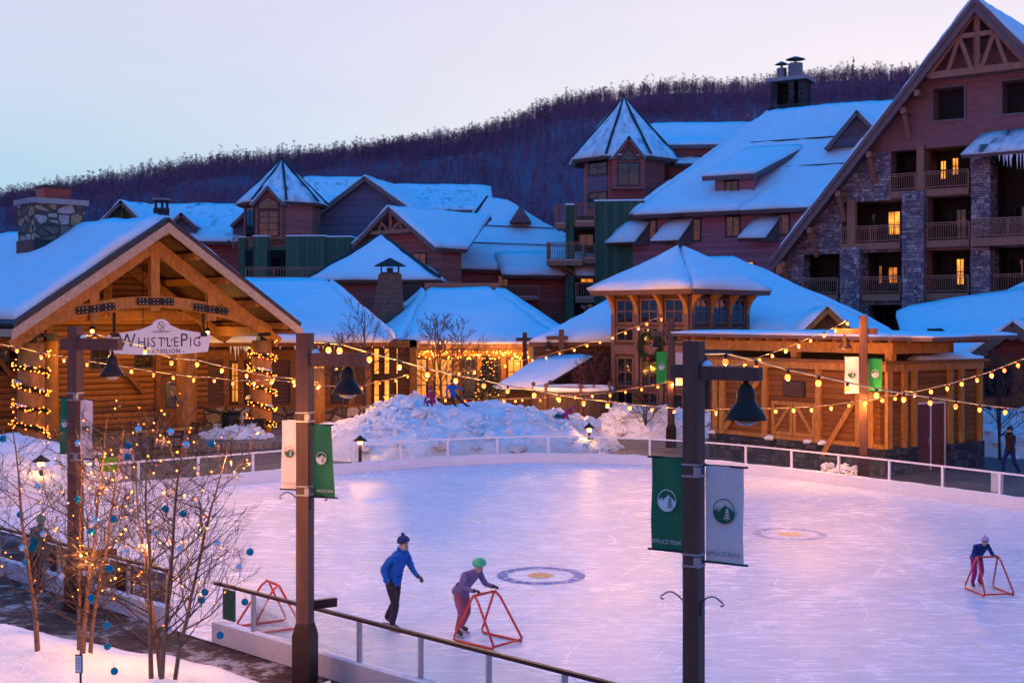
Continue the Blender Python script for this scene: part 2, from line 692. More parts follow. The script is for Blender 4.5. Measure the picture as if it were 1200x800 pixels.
def wall_sheet(mb, fr, outline, holes, v=0.0, t=.3, mi=0, mifn=None):
    """front face of a wall with rectangular openings and their reveals; outline convex, counter-clockwise in (u,z)"""
    us = sorted({p[0] for p in outline} | {h[0] for h in holes} | {h[1] for h in holes})
    zs = sorted({p[1] for p in outline} | {h[2] for h in holes} | {h[3] for h in holes})
    for i in range(len(us) - 1):
        for j in range(len(zs) - 1):
            u0, u1, z0, z1 = us[i], us[i + 1], zs[j], zs[j + 1]
            uc, zc = (u0 + u1) / 2, (z0 + z1) / 2
            if any(h[0] < uc < h[1] and h[2] < zc < h[3] for h in holes):
                continue
            poly = [(u0, z0), (u1, z0), (u1, z1), (u0, z1)]
            n = len(outline)
            for k in range(n):
                p, q = outline[k], outline[(k + 1) % n]
                ex, ez = q[0] - p[0], q[1] - p[1]
                a, b = ez, -ex
                poly = clip_poly(poly, a, b, a * p[0] + b * p[1])
                if len(poly) < 3:
                    break
            if len(poly) >= 3:
                m2 = mifn(uc, zc) if mifn else mi
                mb.poly([fr.P(a, v, b) for a, b in poly], m2)
    for (u0, u1, z0, z1) in holes:
        m2 = mifn((u0 + u1) / 2, (z0 + z1) / 2) if mifn else mi
        c = [(u0, z0), (u1, z0), (u1, z1), (u0, z1)]
        for k in range(4):
            p, q = c[k], c[(k + 1) % 4]
            mb.poly([fr.P(p[0], v, p[1]), fr.P(p[0], v + t, p[1]), fr.P(q[0], v + t, q[1]), fr.P(q[0], v, q[1])], m2)
    n = len(outline)
    for k in range(n):
        p, q = outline[k], outline[(k + 1) % n]
        mb.poly([fr.P(p[0], v, p[1]), fr.P(p[0], v + t, p[1]), fr.P(q[0], v + t, q[1]), fr.P(q[0], v, q[1])][::-1], mi)


def window(fr, u0, u1, z0, z1, v, parent, nx=2, nzz=2, pane=None, frame=None, fw=.09, proud=.07, name='window', bars=None):
    """window frame with its bars standing proud of the wall; the pane is its child"""
    pane = pane or GLASS
    frame = frame or dk_trim
    m = MB()
    a, b = v - proud, v + .02
    fr.box(m, u0, u1, a, b, z0, z0 + fw)
    fr.box(m, u0, u1, a, b, z1 - fw, z1)
    fr.box(m, u0, u0 + fw, a, b, z0 + fw, z1 - fw)
    fr.box(m, u1 - fw, u1, a, b, z0 + fw, z1 - fw)
    bw = fw * .55
    for i in range(1, nx):
        c = u0 + (u1 - u0) * i / nx
        fr.box(m, c - bw / 2, c + bw / 2, a + .012, b, z0 + fw, z1 - fw)
    zl = bars if bars is not None else [z0 + (z1 - z0) * j / nzz for j in range(1, nzz)]
    for c in zl:
        fr.box(m, u0 + fw, u1 - fw, a + .02, b, c - bw / 2, c + bw / 2)
    w = m.build(name, frame, parent)
    g = MB()
    fr.box(g, u0 + fw, u1 - fw, v - .03, v + .01, z0 + fw, z1 - fw)
    g.build('pane', pane, w)
    return w


def snow_sheet(mb, a, b, c, d, th=.28, amp=.06, seed=1, step=.7, mx=44, inset=.05, rounding=.5):
    """snow lying on the roof plane a-b (eave), c-d (ridge): a real layer with a rounded edge"""
    a, b, c, d = V(a), V(b), V(c), V(d)
    n = (b - a).cross(d - a)
    if n.length < 1e-6:
        n = (c - b).cross(a - b)
    n.normalize()
    if n.z < 0:
        n = -n
    nu = max(3, min(mx, int(max((b - a).length, (c - d).length) / step)))
    nv = max(3, min(mx, int(max((d - a).length, (c - b).length) / step)))

    def base(s, t):
        s2 = inset * .3 + s * (1 - inset * .6)
        return a * (1 - s) * (1 - t) + b * s * (1 - t) + c * s * t + d * (1 - s) * t
    pts = {}
    for j in range(nv + 1):
        for i in range(nu + 1):
            s, t = i / nu, j / nv
            p = base(s, t)
            e = min(s * nu, (1 - s) * nu, t * nv, 1e9) / 1.0
            k = rounding + (1 - rounding) * min(1, e)
            h = th * k * (1 + .4 * nz(p, .22, seed + 8)) + amp * 1.4 * nz(p, .45, seed) + amp * .7 * nz(p, 1.7, seed + 3)
            if i in (0, nu) or j == 0:
                    p = p + V((nz(p, .9, seed + 5), nz(p, .9, seed + 9), 0)) * .17 + V((0, 0, -.05 * abs(nz(p, .6, seed + 2))))
            pts[i, j] = p + n * max(h, .03)
    vs, idx = [], {}
    for key, p in pts.items():
        idx[key] = len(vs)
        vs.append(p)
    fs = []
    for j in range(nv):
        for i in range(nu):
            fs.append((idx[i, j], idx[i + 1, j], idx[i + 1, j + 1], idx[i, j + 1]))
    ring = [(i, 0) for i in range(nu)] + [(nu, j) for j in range(nv)] + [(i, nv) for i in range(nu, 0, -1)] + [(0, j) for j in range(nv, 0, -1)]
    bi = []
    for (i, j) in ring:
        bi.append(len(vs))
        vs.append(base(i / nu, j / nv) + n * .004)
    for k in range(len(ring)):
        k2 = (k + 1) % len(ring)
        fs.append((idx[ring[k]], bi[k], bi[k2], idx[ring[k2]]))
    if (b - a).cross(d - a).z < 0:
        fs = [f[::-1] for f in fs]
    mb.add(vs, fs)


class Roof:
    def __init__(s, th=.3, snow_th=.28, amp=.06):
        s.r, s.s, s.th, s.sn, s.amp, s.k = MB(), MB(), th, snow_th, amp, 0

    def plane(s, a, b, c, d, snowy=True, th=None, sn=None):
        a, b, c, d = V(a), V(b), V(c), V(d)
        n = (b - a).cross(d - a)
        if n.length < 1e-6:
            n = (c - b).cross(a - b)
        n.normalize()
        if n.z < 0:
            n = -n
        pts = [a, b, c] + ([d] if (d - c).length > .02 else [])
        if (pts[0] - pts[-1]).length < .02:
            pts.pop()
        s.r.prism(pts, -n * (th or s.th))
        s.k += 1
        if snowy:
            snow_sheet(s.s, a, b, c, d, sn or s.sn, s.amp, s.k * 1.7 + a.x)

    def build(s, parent, mat, smat=None, name='roof'):
        r = s.r.build(name, mat, parent)
        if s.s.v:
            s.s.build('snow_cover', smat or snow_roof, r, smooth=True)
        return r


def railing(mb, p, q, h=1.05, mi=0, pitch=.14, bal=.035, post=.09, chevron=False):
    """timber railing from p to q (feet on the slab)"""
    p, q = V(p), V(q)
    d = q - p
    ln = d.length
    up = V((0, 0, 1))
    mb.beam(p + up * h, q + up * h, .10, .07, mi=mi)
    mb.beam(p + up * .12, q + up * .12, .06, .06, mi=mi)
    mb.beam(p + up * (h - .13), q + up * (h - .13), .05, .05, mi=mi)
    np_ = max(1, round(ln / 2.2))
    for i in range(np_ + 1):
        c = p + d * (i / np_)
        mb.box(c + up * h / 2, (post, post, h - .05), math.atan2(d.y, d.x), mi)
    if chevron:
        for i in range(np_):
            a, b = p + d * (i / np_), p + d * ((i + 1) / np_)
            w = (b - a)
            k = 6
            for j in range(1, k * 2):
                t0 = max(0, j / k - 1)
                t1 = min(1, j / k)
                lo = a + w * (t0 if i % 2 == 0 else 1 - t0) + up * (.15 + (h - .32) * (1 - (t1 - 0) if False else max(0, 1 - j / k)))
                hi = a + w * (t1 if i % 2 == 0 else 1 - t1) + up * (.15 + (h - .32) * min(1, 2 - j / k))
                mb.beam(lo, hi, bal, bal, mi=mi)
    else:
        nb = max(2, int(ln / pitch))
        for i in range(1, nb):
            c = p + d * (i / nb)
            mb.box(c + up * ((h - .13) / 2 + .06), (bal, bal, h - .26), math.atan2(d.y, d.x), mi)


def text_mesh(txt, size, spacing=1.0, bold=0.0):
    cu = bpy.data.curves.new('lettering', 'FONT')
    cu.body = txt
    cu.size = size
    cu.align_x = 'CENTER'
    cu.space_character = spacing
    cu.offset = bold
    cu.resolution_u = 3
    o = bpy.data.objects.new('lettering', cu)
    COL.objects.link(o)
    dg = bpy.context.evaluated_depsgraph_get()
    me = o.evaluated_get(dg).to_mesh()
    vs = [tuple(v.co) for v in me.vertices]
    fs = [tuple(p.vertices) for p in me.polygons]
    o.evaluated_get(dg).to_mesh_clear()
    bpy.data.objects.remove(o)
    bpy.data.curves.remove(cu)
    return vs, fs


def put_text(mb, txt, size, o, ux, uy, sx=1.0, spacing=1.0, bold=0.0, mi=0):
    vs, fs = text_mesh(txt, size, spacing, bold)
    o, ux, uy = V(o), V(ux), V(uy)
    mb.add([o + ux * (x * sx) + uy * y for x, y, z in vs], fs, mi)
# ------------------------------------------------------------------ camera, sky
def smooth(x, a, b):
    t = max(0.0, min(1.0, (x - a) / (b - a)))
    return t * t * (3 - 2 * t)


cam = bpy.data.cameras.new('camera')
cam.lens = 45.0
cam.sensor_width = 36.0
cam.shift_y = -(400 - HZ) / 1200.0
cam.clip_end = 6000
cam.clip_start = .2
camo = bpy.data.objects.new('camera', cam)
camo.location = (0, 0, CAMH)
camo.rotation_euler = (R(90), 0, 0)
COL.objects.link(camo)
SC.camera = camo

wd = bpy.data.worlds.new('World')
SC.world = wd
wd.use_nodes = True
nt = wd.node_tree
bg = nt.nodes['Background']
tc = N(nt, 'ShaderNodeTexCoord')
sx = N(nt, 'ShaderNodeSeparateXYZ')
L(nt, tc.outputs['Generated'], sx.inputs[0])
zen = (.004, .295, 1.02)
fl = ramp(nt, sx.outputs['Z'], [(0, (.40, .68, .80)), (.10, (.44, .66, .82)), (.17, (.56, .66, .84)), (.26, (.66, .66, .86)), (.36, (.10, .40, .95)), (.5, (.02, .31, 1.0)), (1, zen)])
frt = ramp(nt, sx.outputs['Z'], [(0, (.95, .83, .84)), (.14, (.92, .85, .88)), (.26, (.80, .74, .88)), (.36, (.14, .42, .95)), (.5, (.02, .31, 1.0)), (1, zen)])
bk = ramp(nt, sx.outputs['Z'], [(0, (1.45, .52, .46)), (.05, (1.6, .60, .55)), (.10, (.60, .42, .62)), (.17, (.05, .33, .94)), (.5, (.006, .30, 1.0)), (1, zen)])
lr = N(nt, 'ShaderNodeMapRange')
lr.interpolation_type = 'SMOOTHSTEP'
lr.inputs['From Min'].default_value = -.42
lr.inputs['From Max'].default_value = .30
L(nt, sx.outputs['X'], lr.inputs['Value'])
fb = N(nt, 'ShaderNodeMapRange')
fb.interpolation_type = 'SMOOTHSTEP'
fb.inputs['From Min'].default_value = .62
fb.inputs['From Max'].default_value = .90
L(nt, sx.outputs['Y'], fb.inputs['Value'])
fr_ = mixc(nt, lr.outputs[0], fl, frt)
sky = mixc(nt, fb.outputs[0], bk, fr_)
# faint wisps so that the evening sky is not perfectly even
wv = N(nt, 'ShaderNodeMapping')
wv.inputs['Scale'].default_value = (1.5, 1.5, 9)
L(nt, tc.outputs['Generated'], wv.inputs[0])
wf = noise_fac(nt, wv.outputs[0], 1.6, 4, .5)
sky = mixc(nt, 1.0, sky, ramp(nt, wf, [(.3, (.965, .975, .985)), (.7, (1.03, 1.02, 1.01))]), 'MULTIPLY')
nish = N(nt, 'ShaderNodeTexSky', sky_type='NISHITA')
nish.sun_disc = False
nish.sun_elevation = R(-1.5)
nish.sun_rotation = R(200)
sc_ = N(nt, 'ShaderNodeMix', data_type='RGBA', blend_type='ADD')
sc_.inputs[0].default_value = .05
L(nt, sky, sc_.inputs[6])
L(nt, nish.outputs[0], sc_.inputs[7])
L(nt, sc_.outputs[2], bg.inputs['Color'])
bg.inputs['Strength'].default_value = 1.0

SC.view_settings.view_transform = 'Standard'
SC.view_settings.look = 'None'
SC.view_settings.exposure = .08
SC.view_settings.gamma = 1
SC.render.engine = 'CYCLES'
cy = SC.cycles
cy.use_denoising = True
cy.max_bounces = 5
cy.diffuse_bounces = 2
cy.glossy_bounces = 3
cy.transmission_bounces = 3
cy.transparent_max_bounces = 16
cy.sample_clamp_indirect = 4
cy.caustics_reflective = False
cy.caustics_refractive = False
cy.use_light_tree = True
cy.use_adaptive_sampling = True
cy.adaptive_threshold = .02

# ------------------------------------------------------------------ ground
m, nt, b = node_mat('trodden_ground')
ob = coords(nt, 'Object')
f = noise_fac(nt, ob, .55, 9, .72)
f2 = noise_fac(nt, ob, 3.2, 8, .75)
mixf = mul(nt, mul(nt, f, .55), mul(nt, f2, .45), 'ADD')
c = ramp(nt, mixf, [(.43, (.075, .036, .024)), (.52, (.15, .085, .062)), (.555, (.44, .38, .36)), (.62, (.66, .63, .62))])
L(nt, c, b.inputs['Base Color'])
b.inputs['Roughness'].default_value = .75
b.inputs['Specular IOR Level'].default_value = .2
bump(nt, b, mixf, .25)
ground_m = m
m, nt, b = node_mat('wet_asphalt')
ob = coords(nt, 'Object')
f = noise_fac(nt, ob, .8, 8, .7)
f2 = noise_fac(nt, ob, 30, 3)
c = ramp(nt, f, [(.35, (.055, .045, .045)), (.6, (.10, .082, .078)), (.72, (.22, .19, .19))])
L(nt, c, b.inputs['Base Color'])
L(nt, ramp(nt, f, [(.35, (.3,) * 3), (.7, (.75,) * 3)]), b.inputs['Roughness'])
bump(nt, b, f2, .01)
asphalt = m
gm = MB()
gm.poly([(-3000, -300, -.02), (3000, -300, -.02), (3000, 4000, -.02), (-3000, 4000, -.02)])
g = gm.build('ground', ground_m)
tag(g, kind='structure')

# ------------------------------------------------------------------ hill with its bare woods
SKY = [(-300, 262), (-100, 250), (0, 236), (60, 224), (130, 208), (200, 200), (290, 182), (360, 178), (430, 166), (490, 158), (540, 148), (600, 134), (650, 116), (700, 105), (760, 100), (820, 92), (900, 88), (960, 84), (1000, 82), (1075, 74), (1140, 66), (1250, 56), (1500, 40)]


def skyrow(px):
    for (a, ya), (b2, yb) in zip(SKY, SKY[1:]):
        if px <= b2:
            t = max(0, (px - a) / (b2 - a))
            return ya + (yb - ya) * t
    return SKY[-1][1]


RY = 720.0


def hill_z(X, Y):
    px = CX + X * F / RY
    top = CAMH + (HZ - skyrow(px) - 19) * RY / F
    t = (Y - 235) / (RY - 235)
    if t <= 0:
        return -.5
    k = smooth(t, 0, 1) * .55 + .45 * min(t, 1)
    if t > 1:
        k = 1 - .25 * (t - 1)
    z = top * k
    z += nz((X, Y, 0), .02) * 5 * min(1, t * 3) + nz((X, Y, 0), .07, 3) * 1.2 * min(1, t * 3)
    return z


m, nt, b = node_mat('hillside_snow_and_litter')
ob = coords(nt, 'Object')
f = noise_fac(nt, ob, .022, 7, .62)
sx = N(nt, 'ShaderNodeSeparateXYZ')
L(nt, ob, sx.inputs[0])
gx = N(nt, 'ShaderNodeMapRange')
gx.inputs['From Min'].default_value = -60
gx.inputs['From Max'].default_value = 110
gx.inputs['To Min'].default_value = -.22
gx.inputs['To Max'].default_value = .06
L(nt, sx.outputs['X'], gx.inputs['Value'])
ff = mul(nt, f, gx.outputs[0], 'ADD')
c = ramp(nt, ff, [(.42, (.20, .075, .12)), (.60, (.25, .11, .15)), (.72, (.60, .58, .64))])
L(nt, c, b.inputs['Base Color'])
b.inputs['Roughness'].default_value = .95
hill_m = m
hm = MB()
hm.grid(lambda s, t: (lambda X, Y: V((X, Y, hill_z(X, Y))))(-520 + 1040 * s, 232 + 700 * t), 130, 90)
h = hm.build('hill', hill_m, smooth=True)
tag(h, kind='structure')


def wood_variant(seed):
    rnd = random.Random(seed)
    vs, fs = [], []

    def sliver(p, q, w):
        a = rnd.uniform(0, math.pi)
        sd = V((math.cos(a), math.sin(a), 0)) * w
        o = len(vs)
        vs.extend([p - sd, p + sd, q])
        fs.append((o, o + 1, o + 2))
    H_ = rnd.uniform(8, 13)
    top = V((rnd.uniform(-.8, .8), rnd.uniform(-.8, .8), H_))
    for a in (0, 1.57):
        sd = V((math.cos(a), math.sin(a), 0)) * .11
        o = len(vs)
        vs.extend([-sd + V((0, 0, -1)), sd + V((0, 0, -1)), top * .9])
        fs.append((o, o + 1, o + 2))
    wid = rnd.uniform(2.0, 3.4)
    for i in range(15):
        t = rnd.uniform(.16, .85)
        p = top * t
        a = rnd.uniform(0, 6.283)
        prof = math.sin(min(1, (t + .12) * 1.0) * math.pi) ** .6
        ln = wid * prof * rnd.uniform(.7, 1.25)
        q = p + V((math.cos(a) * ln * .85, math.sin(a) * ln * .85, ln * rnd.uniform(.5, 1.0)))
        sliver(p, q, .085)
        for k in range(8):
            s = rnd.uniform(.2, 1.0)
            pp = p.lerp(q, s)
            a2 = rnd.uniform(0, 6.283)
            l2 = rnd.uniform(.6, 1.5)
            sliver(pp, pp + V((math.cos(a2) * l2 * .75, math.sin(a2) * l2 * .75, l2 * rnd.uniform(.2, .95))), .075)
    for i in range(6):
        a = rnd.uniform(0, 6.283)
        p = V((math.cos(a) * 1.5, math.sin(a) * 1.5, 0))
        sliver(p, p + V((rnd.uniform(-1, 1), rnd.uniform(-1, 1), rnd.uniform(1.5, 3.2))), .07)
    return np.array([tuple(v) for v in vs]), np.array(fs)


wv_ = [wood_variant(i) for i in range(9)]
rnd = random.Random(3)
allv, allf, off = [], [], 0
cnt = 0
for k in range(18500):
    Y = 270 + (RY + 18 - 270) * rnd.random() ** .8
    X = rnd.uniform(-.52, .48) * Y
    if k % 3 == 0:
        Y = rnd.uniform(RY - 150, RY + 22)
        X = rnd.uniform(-.50, .42) * Y
    px = CX + X * F / Y
    if px > 1120:
        continue
    z = hill_z(X, Y)
    vv, ff_ = wv_[k % 9]
    a = rnd.uniform(0, 6.28)
    sc = rnd.uniform(.42, .85) * (1.25 if rnd.random() < .12 else 1)
    ca, sa = math.cos(a) * sc, math.sin(a) * sc
    M = np.array([[ca, -sa, 0], [sa, ca, 0], [0, 0, sc]])
    allv.append(vv @ M.T + np.array([X, Y, z]))
    allf.append(ff_ + off)
    off += len(vv)
av = np.concatenate(allv)
af = np.concatenate(allf)
me = bpy.data.meshes.new('bare_woods')
me.vertices.add(len(av))
me.vertices.foreach_set('co', av.astype(np.float32).ravel())
me.loops.add(len(af) * 3)
me.loops.foreach_set('vertex_index', af.astype(np.int32).ravel())
me.polygons.add(len(af))
me.polygons.foreach_set('loop_start', np.arange(0, len(af) * 3, 3, dtype=np.int32))
me.update()
me.materials.append(woods_m)
wo = bpy.data.objects.new('bare_woods', me)
COL.objects.link(wo)
tag(wo, 'bare purple-brown winter woods covering the hill behind the lodges', 'woods', kind='stuff')

# ------------------------------------------------------------------ rink: ice sheet and painted rings


def catmull(P, n=8, closed=False):
    P = [V((p[0], p[1], 0)) for p in P]
    out = []
    m_ = len(P)
    rng = range(m_) if closed else range(m_ - 1)
    for i in rng:
        p0, p1, p2, p3 = (P[(i - 1) % m_] if closed or i > 0 else P[0]), P[i], P[(i + 1) % m_], (P[(i + 2) % m_] if closed or i + 2 < m_ else P[-1])
        for k in range(n):
            t = k / n
            out.append(.5 * ((2 * p1) + (-p0 + p2) * t + (2 * p0 - 5 * p1 + 4 * p2 - p3) * t * t + (-p0 + 3 * p1 - 3 * p2 + p3) * t ** 3))
    if not closed:
        out.append(P[-1])
    return out


RINK = [(1.16, 15.85), (-5.1, 21.9), (-11.5, 28.1), (-14.6, 31.2), (-16.7, 34), (-16.5, 36.5), (-14.8, 38.6), (-12.6, 40.5), (-9.9, 42.7), (-6.6, 45.7), (-2.2, 48.9), (2.4, 49.9), (7.3, 47.4), (11.3, 42.7), (14.9, 37.4), (19, 31), (22, 25), (22, 18), (18.5, 12), (12, 9), (6.5, 10.8)]
rk = catmull(RINK, 8, True)
m, nt, b = node_mat('skated_ice')
ob = coords(nt, 'Object', (1, 1, 1))
f1 = noise_fac(nt, coords(nt, 'Object', (.35, 1.0, 1)), .35, 5, .6)
f2 = noise_fac(nt, coords(nt, 'Object', (.6, 2.2, 1)), 2.4, 7, .75)
c = ramp(nt, f1, [(.3, (.66, .69, .78)), (.7, (.82, .80, .84))])
scr = ramp(nt, f2, [(.42, (.90, .92, .95)), (.6, (1.05, 1.04, 1.04))])
c = mixc(nt, 1.0, c, scr, 'MULTIPLY')
prev = None
for (rot, sc1, sc2, thr) in ((.35, .16, 5.5, .60), (-.5, .14, 6.5, .61), (1.15, .2, 5.0, .61), (-1.2, .17, 7.0, .62)):
    t_ = N(nt, 'ShaderNodeTexCoord')
    mp = N(nt, 'ShaderNodeMapping')
    mp.inputs['Rotation'].default_value = (0, 0, rot)
    mp.inputs['Scale'].default_value = (sc1, sc2, 1)
    wv_n = N(nt, 'ShaderNodeTexNoise')
    wv_n.inputs['Scale'].default_value = .12
    L(nt, t_.outputs['Object'], wv_n.inputs['Vector'])
    vm = N(nt, 'ShaderNodeMix', data_type='VECTOR')
    vm.inputs[0].default_value = .93
    sc_v = N(nt, 'ShaderNodeVectorMath', operation='SCALE')
    sc_v.inputs['Scale'].default_value = 40
    L(nt, wv_n.outputs['Color'], sc_v.inputs[0])
    L(nt, sc_v.outputs[0], vm.inputs[4])
    L(nt, t_.outputs['Object'], vm.inputs[5])
    L(nt, vm.outputs[1], mp.inputs[0])
    fs_ = noise_fac(nt, mp.outputs[0], 1.6, 6, .75)
    k = ramp(nt, fs_, [(thr - .03, (0, 0, 0)), (thr + .05, (1, 1, 1))])
    prev = k if prev is None else mul(nt, prev, k, 'MAXIMUM')
arc = None
for (sc_a, off_a, frq) in ((.16, 0, 7.0), (.11, 31, 9.0), (.22, 77, 5.0)):
    t_ = N(nt, 'ShaderNodeTexCoord')
    mp = N(nt, 'ShaderNodeMapping')
    mp.inputs['Location'].default_value = (off_a, off_a * .7, 0)
    L(nt, t_.outputs['Object'], mp.inputs[0])
    vo = N(nt, 'ShaderNodeTexVoronoi', feature='SMOOTH_F1')
    vo.inputs['Scale'].default_value = sc_a
    vo.inputs['Smoothness'].default_value = .6
    L(nt, mp.outputs[0], vo.inputs['Vector'])
    fr_a = N(nt, 'ShaderNodeMath', operation='FRACT')
    L(nt, mul(nt, vo.outputs['Distance'], frq), fr_a.inputs[0])
    line = ramp(nt, fr_a.outputs[0], [(0, (0, 0, 0)), (.03, (1, 1, 1)), (.06, (0, 0, 0))])
    msk = ramp(nt, noise_fac(nt, mp.outputs[0], .45, 3, .6), [(.46, (0, 0, 0)), (.6, (1, 1, 1))])
    k = mul(nt, line, msk)
    arc = k if arc is None else mul(nt, arc, k, 'MAXIMUM')
prev = mul(nt, mul(nt, prev, .6), arc, 'MAXIMUM')
shav = ramp(nt, noise_fac(nt, ob, .5, 7, .7), [(.48, (0, 0, 0)), (.68, (.75, .75, .75))])
prev = mul(nt, mul(nt, prev, .24), mul(nt, shav, .34), 'MAXIMUM')
c = mixc(nt, prev, c, (.90, .89, .91))
L(nt, c, b.inputs['Base Color'])
rg = mul(nt, ramp(nt, f2, [(.35, (.14,) * 3), (.65, (.30,) * 3)]), mul(nt, prev, .35), 'ADD')
L(nt, rg, b.inputs['Roughness'])
if False:
    L(nt, ramp(nt, f2, [(.35, (.16,) * 3), (.65, (.42,) * 3)]), b.inputs['Roughness'])
b.inputs['Specular IOR Level'].default_value = .42
bump(nt, b, f2, .02)
im = MB()
cc = V((3, 30, 0))
vs = [cc] + rk
im.add(vs, [(0, i + 1, (i + 1) % len(rk) + 1) for i in range(len(rk))])
ice = im.build('ice_rink', m)
tag(ice, kind='structure')


def ring_mat(name, col):
    m, nt, b = node_mat(name)
    f = noise_fac(nt, coords(nt, 'Object'), 5.0, 6, .8)
    L(nt, ramp(nt, f, [(.38, (.72, .72, .78)), (.5, col), (.7, tuple(x * 1.1 for x in col))]), b.inputs['Base Color'])
    b.inputs['Roughness'].default_value = .45
    return m


ring_b, ring_y = ring_mat('frosted_blue_ice_paint', (.012, .07, .32)), ring_mat('frosted_yellow_ice_paint', (.60, .30, .03))
for (px, py) in ((634, 674), (925, 625.5)):
    c0 = gnd(px, py)
    mb = MB()
    n = 48
    for k in range(n):
        a, a2 = 2 * math.pi * k / n, 2 * math.pi * (k + 1) / n
        q = [(.72, a), (.96, a), (.96, a2), (.72, a2)]
        mb.poly([c0 + V((r * math.cos(t), r * math.sin(t), .004)) for r, t in q], 0)
    for k in range(24):
        a, a2 = 2 * math.pi * k / 24, 2 * math.pi * (k + 1) / 24
        mb.poly([c0 + V((0, 0, .004)), c0 + V((.30 * math.cos(a), .30 * math.sin(a), .004)), c0 + V((.30 * math.cos(a2), .30 * math.sin(a2), .004))], 1)
    o = mb.build('ice_marking', [ring_b, ring_y])
    tag(o, kind='structure')

# asphalt road behind the rink
mb = MB()
mb.poly([(-40, 34, -.012), (-16, 34, -.012), (-17, 37, -.012), (-6, 46.5, -.012), (2, 51, -.012), (8, 48, -.012), (12, 43, -.012), (20, 31, -.012), (60, 31, -.012), (60, 64, -.012), (8, 66, -.012), (-8, 64, -.012), (-40, 60, -.012)])
o = mb.build('plaza_pavement', asphalt)
tag(o, kind='structure')


# ------------------------------------------------------------------ rink fences
def offset_path(path, d):
    out = []
    for i, p in enumerate(path):
        a, b2 = path[max(0, i - 1)], path[min(len(path) - 1, i + 1)]
        t = (b2 - a).normalized()
        out.append(p + V((t.y, -t.x, 0)) * d)
    return out


def resample(path, step):
    out = [path[0]]
    acc = 0
    for a, b2 in zip(path, path[1:]):
        ln = (b2 - a).length
        while acc + ln >= step:
            t = (step - acc) / ln
            a = a.lerp(b2, t)
            out.append(a)
            ln = (b2 - a).length
            acc = 0
        acc += ln
    return out


def ribbon(mb, path, off0, off1, z0, z1, mi=0):
    A, B = offset_path(path, off0), offset_path(path, off1)
    n = len(path)
    vs = []
    for i in range(n):
        for p, z in ((A[i], z0), (A[i], z1), (B[i], z1), (B[i], z0)):
            vs.append((p.x, p.y, z))
    fs = []
    for i in range(n - 1):
        o, q = 4 * i, 4 * i + 4
        for k in range(4):
            k2 = (k + 1) % 4
            fs.append((o + k, o + k2, q + k2, q + k))
    fs += [(0, 1, 2, 3), (4 * n - 1, 4 * n - 2, 4 * n - 3, 4 * n - 4)]
    mb.add(vs, fs, mi)


def path_slice(pred, start):
    return [p for p in start if pred(p)]


def fence(path, label, kick, railm, postm, glassm, kh=.33, h=1.03, step=2.1, snowy=True, group=None, pw=.075):
    root = thing('rink_fence', label, 'fence', path[0], group)
    mb = MB()
    ribbon(mb, path, 0.0, .13, 0.002, kh)
    mb.build('kickboard', kick, root)
    mb = MB()
    ribbon(mb, path, .03, .10, h - .05, h)
    mb.build('top_rail', railm, root)
    pts = resample(path, step)
    gpath = offset_path(pts, .065)
    for i, p in enumerate(gpath):
        mb = MB()
        a = gpath[min(i + 1, len(gpath) - 1)] - gpath[max(0, i - 1)]
        mb.box(p + V((0, 0, (kh + h - .05) / 2)), (pw, .06, h - .05 - kh), math.atan2(a.y, a.x))
        mb.build('post', postm, root)
    mb = MB()
    for a, b2 in zip(gpath, gpath[1:]):
        d = (b2 - a).normalized()
        q, r = a + d * .06, b2 - d * .06
        mb.poly([q + V((0, 0, kh + .05)), r + V((0, 0, kh + .05)), r + V((0, 0, h - .09)), q + V((0, 0, h - .09))])
    mb.build('glass_panels', glassm, root)
    if snowy:
        mb = MB()
        fine = resample(path, .35)
        A, B = offset_path(fine, .008), offset_path(fine, .122)
        n = len(fine)
        vs = []
        for i in range(n):
            hh = .035 + .05 * max(0, nz(fine[i], 1.3, 2)) + .03 * nz(fine[i], 5, 4)
            mid = (A[i] + B[i]) / 2
            vs += [(A[i].x, A[i].y, kh + .003), (A[i].x * .8 + mid.x * .2, A[i].y * .8 + mid.y * .2, kh + hh * .8), (B[i].x * .8 + mid.x * .2, B[i].y * .8 + mid.y * .2, kh + hh), (B[i].x, B[i].y, kh + .003)]
        fs = []
        for i in range(n - 1):
            for k in range(3):
                fs.append((4 * i + k, 4 * i + k + 1, 4 * i + 5 + k, 4 * i + 4 + k))
        mb.add(vs, fs)
        mb.build('settled_snow', snow, root, smooth=True)
    return root


# outward is to the left when walking the loop clockwise seen from above; the loop RINK runs that way
back = [p for i, p in enumerate(rk) if 20 <= i <= 132]
fence(back, 'long curving white rail fence round the far side of the ice', kick_m, pale_rail, pale_rail, GLASS_BACK, kh=.34, step=2.05)
near_dir = V((-6.26, 6.05, 0)).normalized()
g0, g1 = V((-5.15, 21.95, 0)), V((-6.25, 23.02, 0))
lo = V((4.6, 12.52, 0))
k_ = 26
pr = [lo + (g0 - lo) * (i / k_) for i in range(k_ + 1)]
fr_near = fence(pr, 'bronze railed glass fence running from the gate past the near lamp posts', kick_l, bronze, silver, GLASS_RAIL, kh=.34, h=1.03, step=1.38, pw=.06)
mb = MB()
e = near_dir
s_ = V((-e.y, e.x, 0)) * -1
pb = g0 - e * .08
mb.obox(pb - e * .42 - s_ * .0 + V((.09, .09, .40)), e * .36, V((.015, .015, 0)), V((0, 0, .52)))
mb.build('green_panel', plain('dark_green_sheet', (.010, .055, .025), .5), fr_near)
endl = [p for i, p in enumerate(rk) if 12 <= i <= 20]
pl_ = [g1 + (endl[0] - g1) * (i / 12) for i in range(12)] + endl
fence(pl_, 'bronze railed glass fence beyond the gate behind the lit birches', kick_l, bronze, silver, GLASS_RAIL, kh=.34, h=1.03, step=1.38, pw=.06)


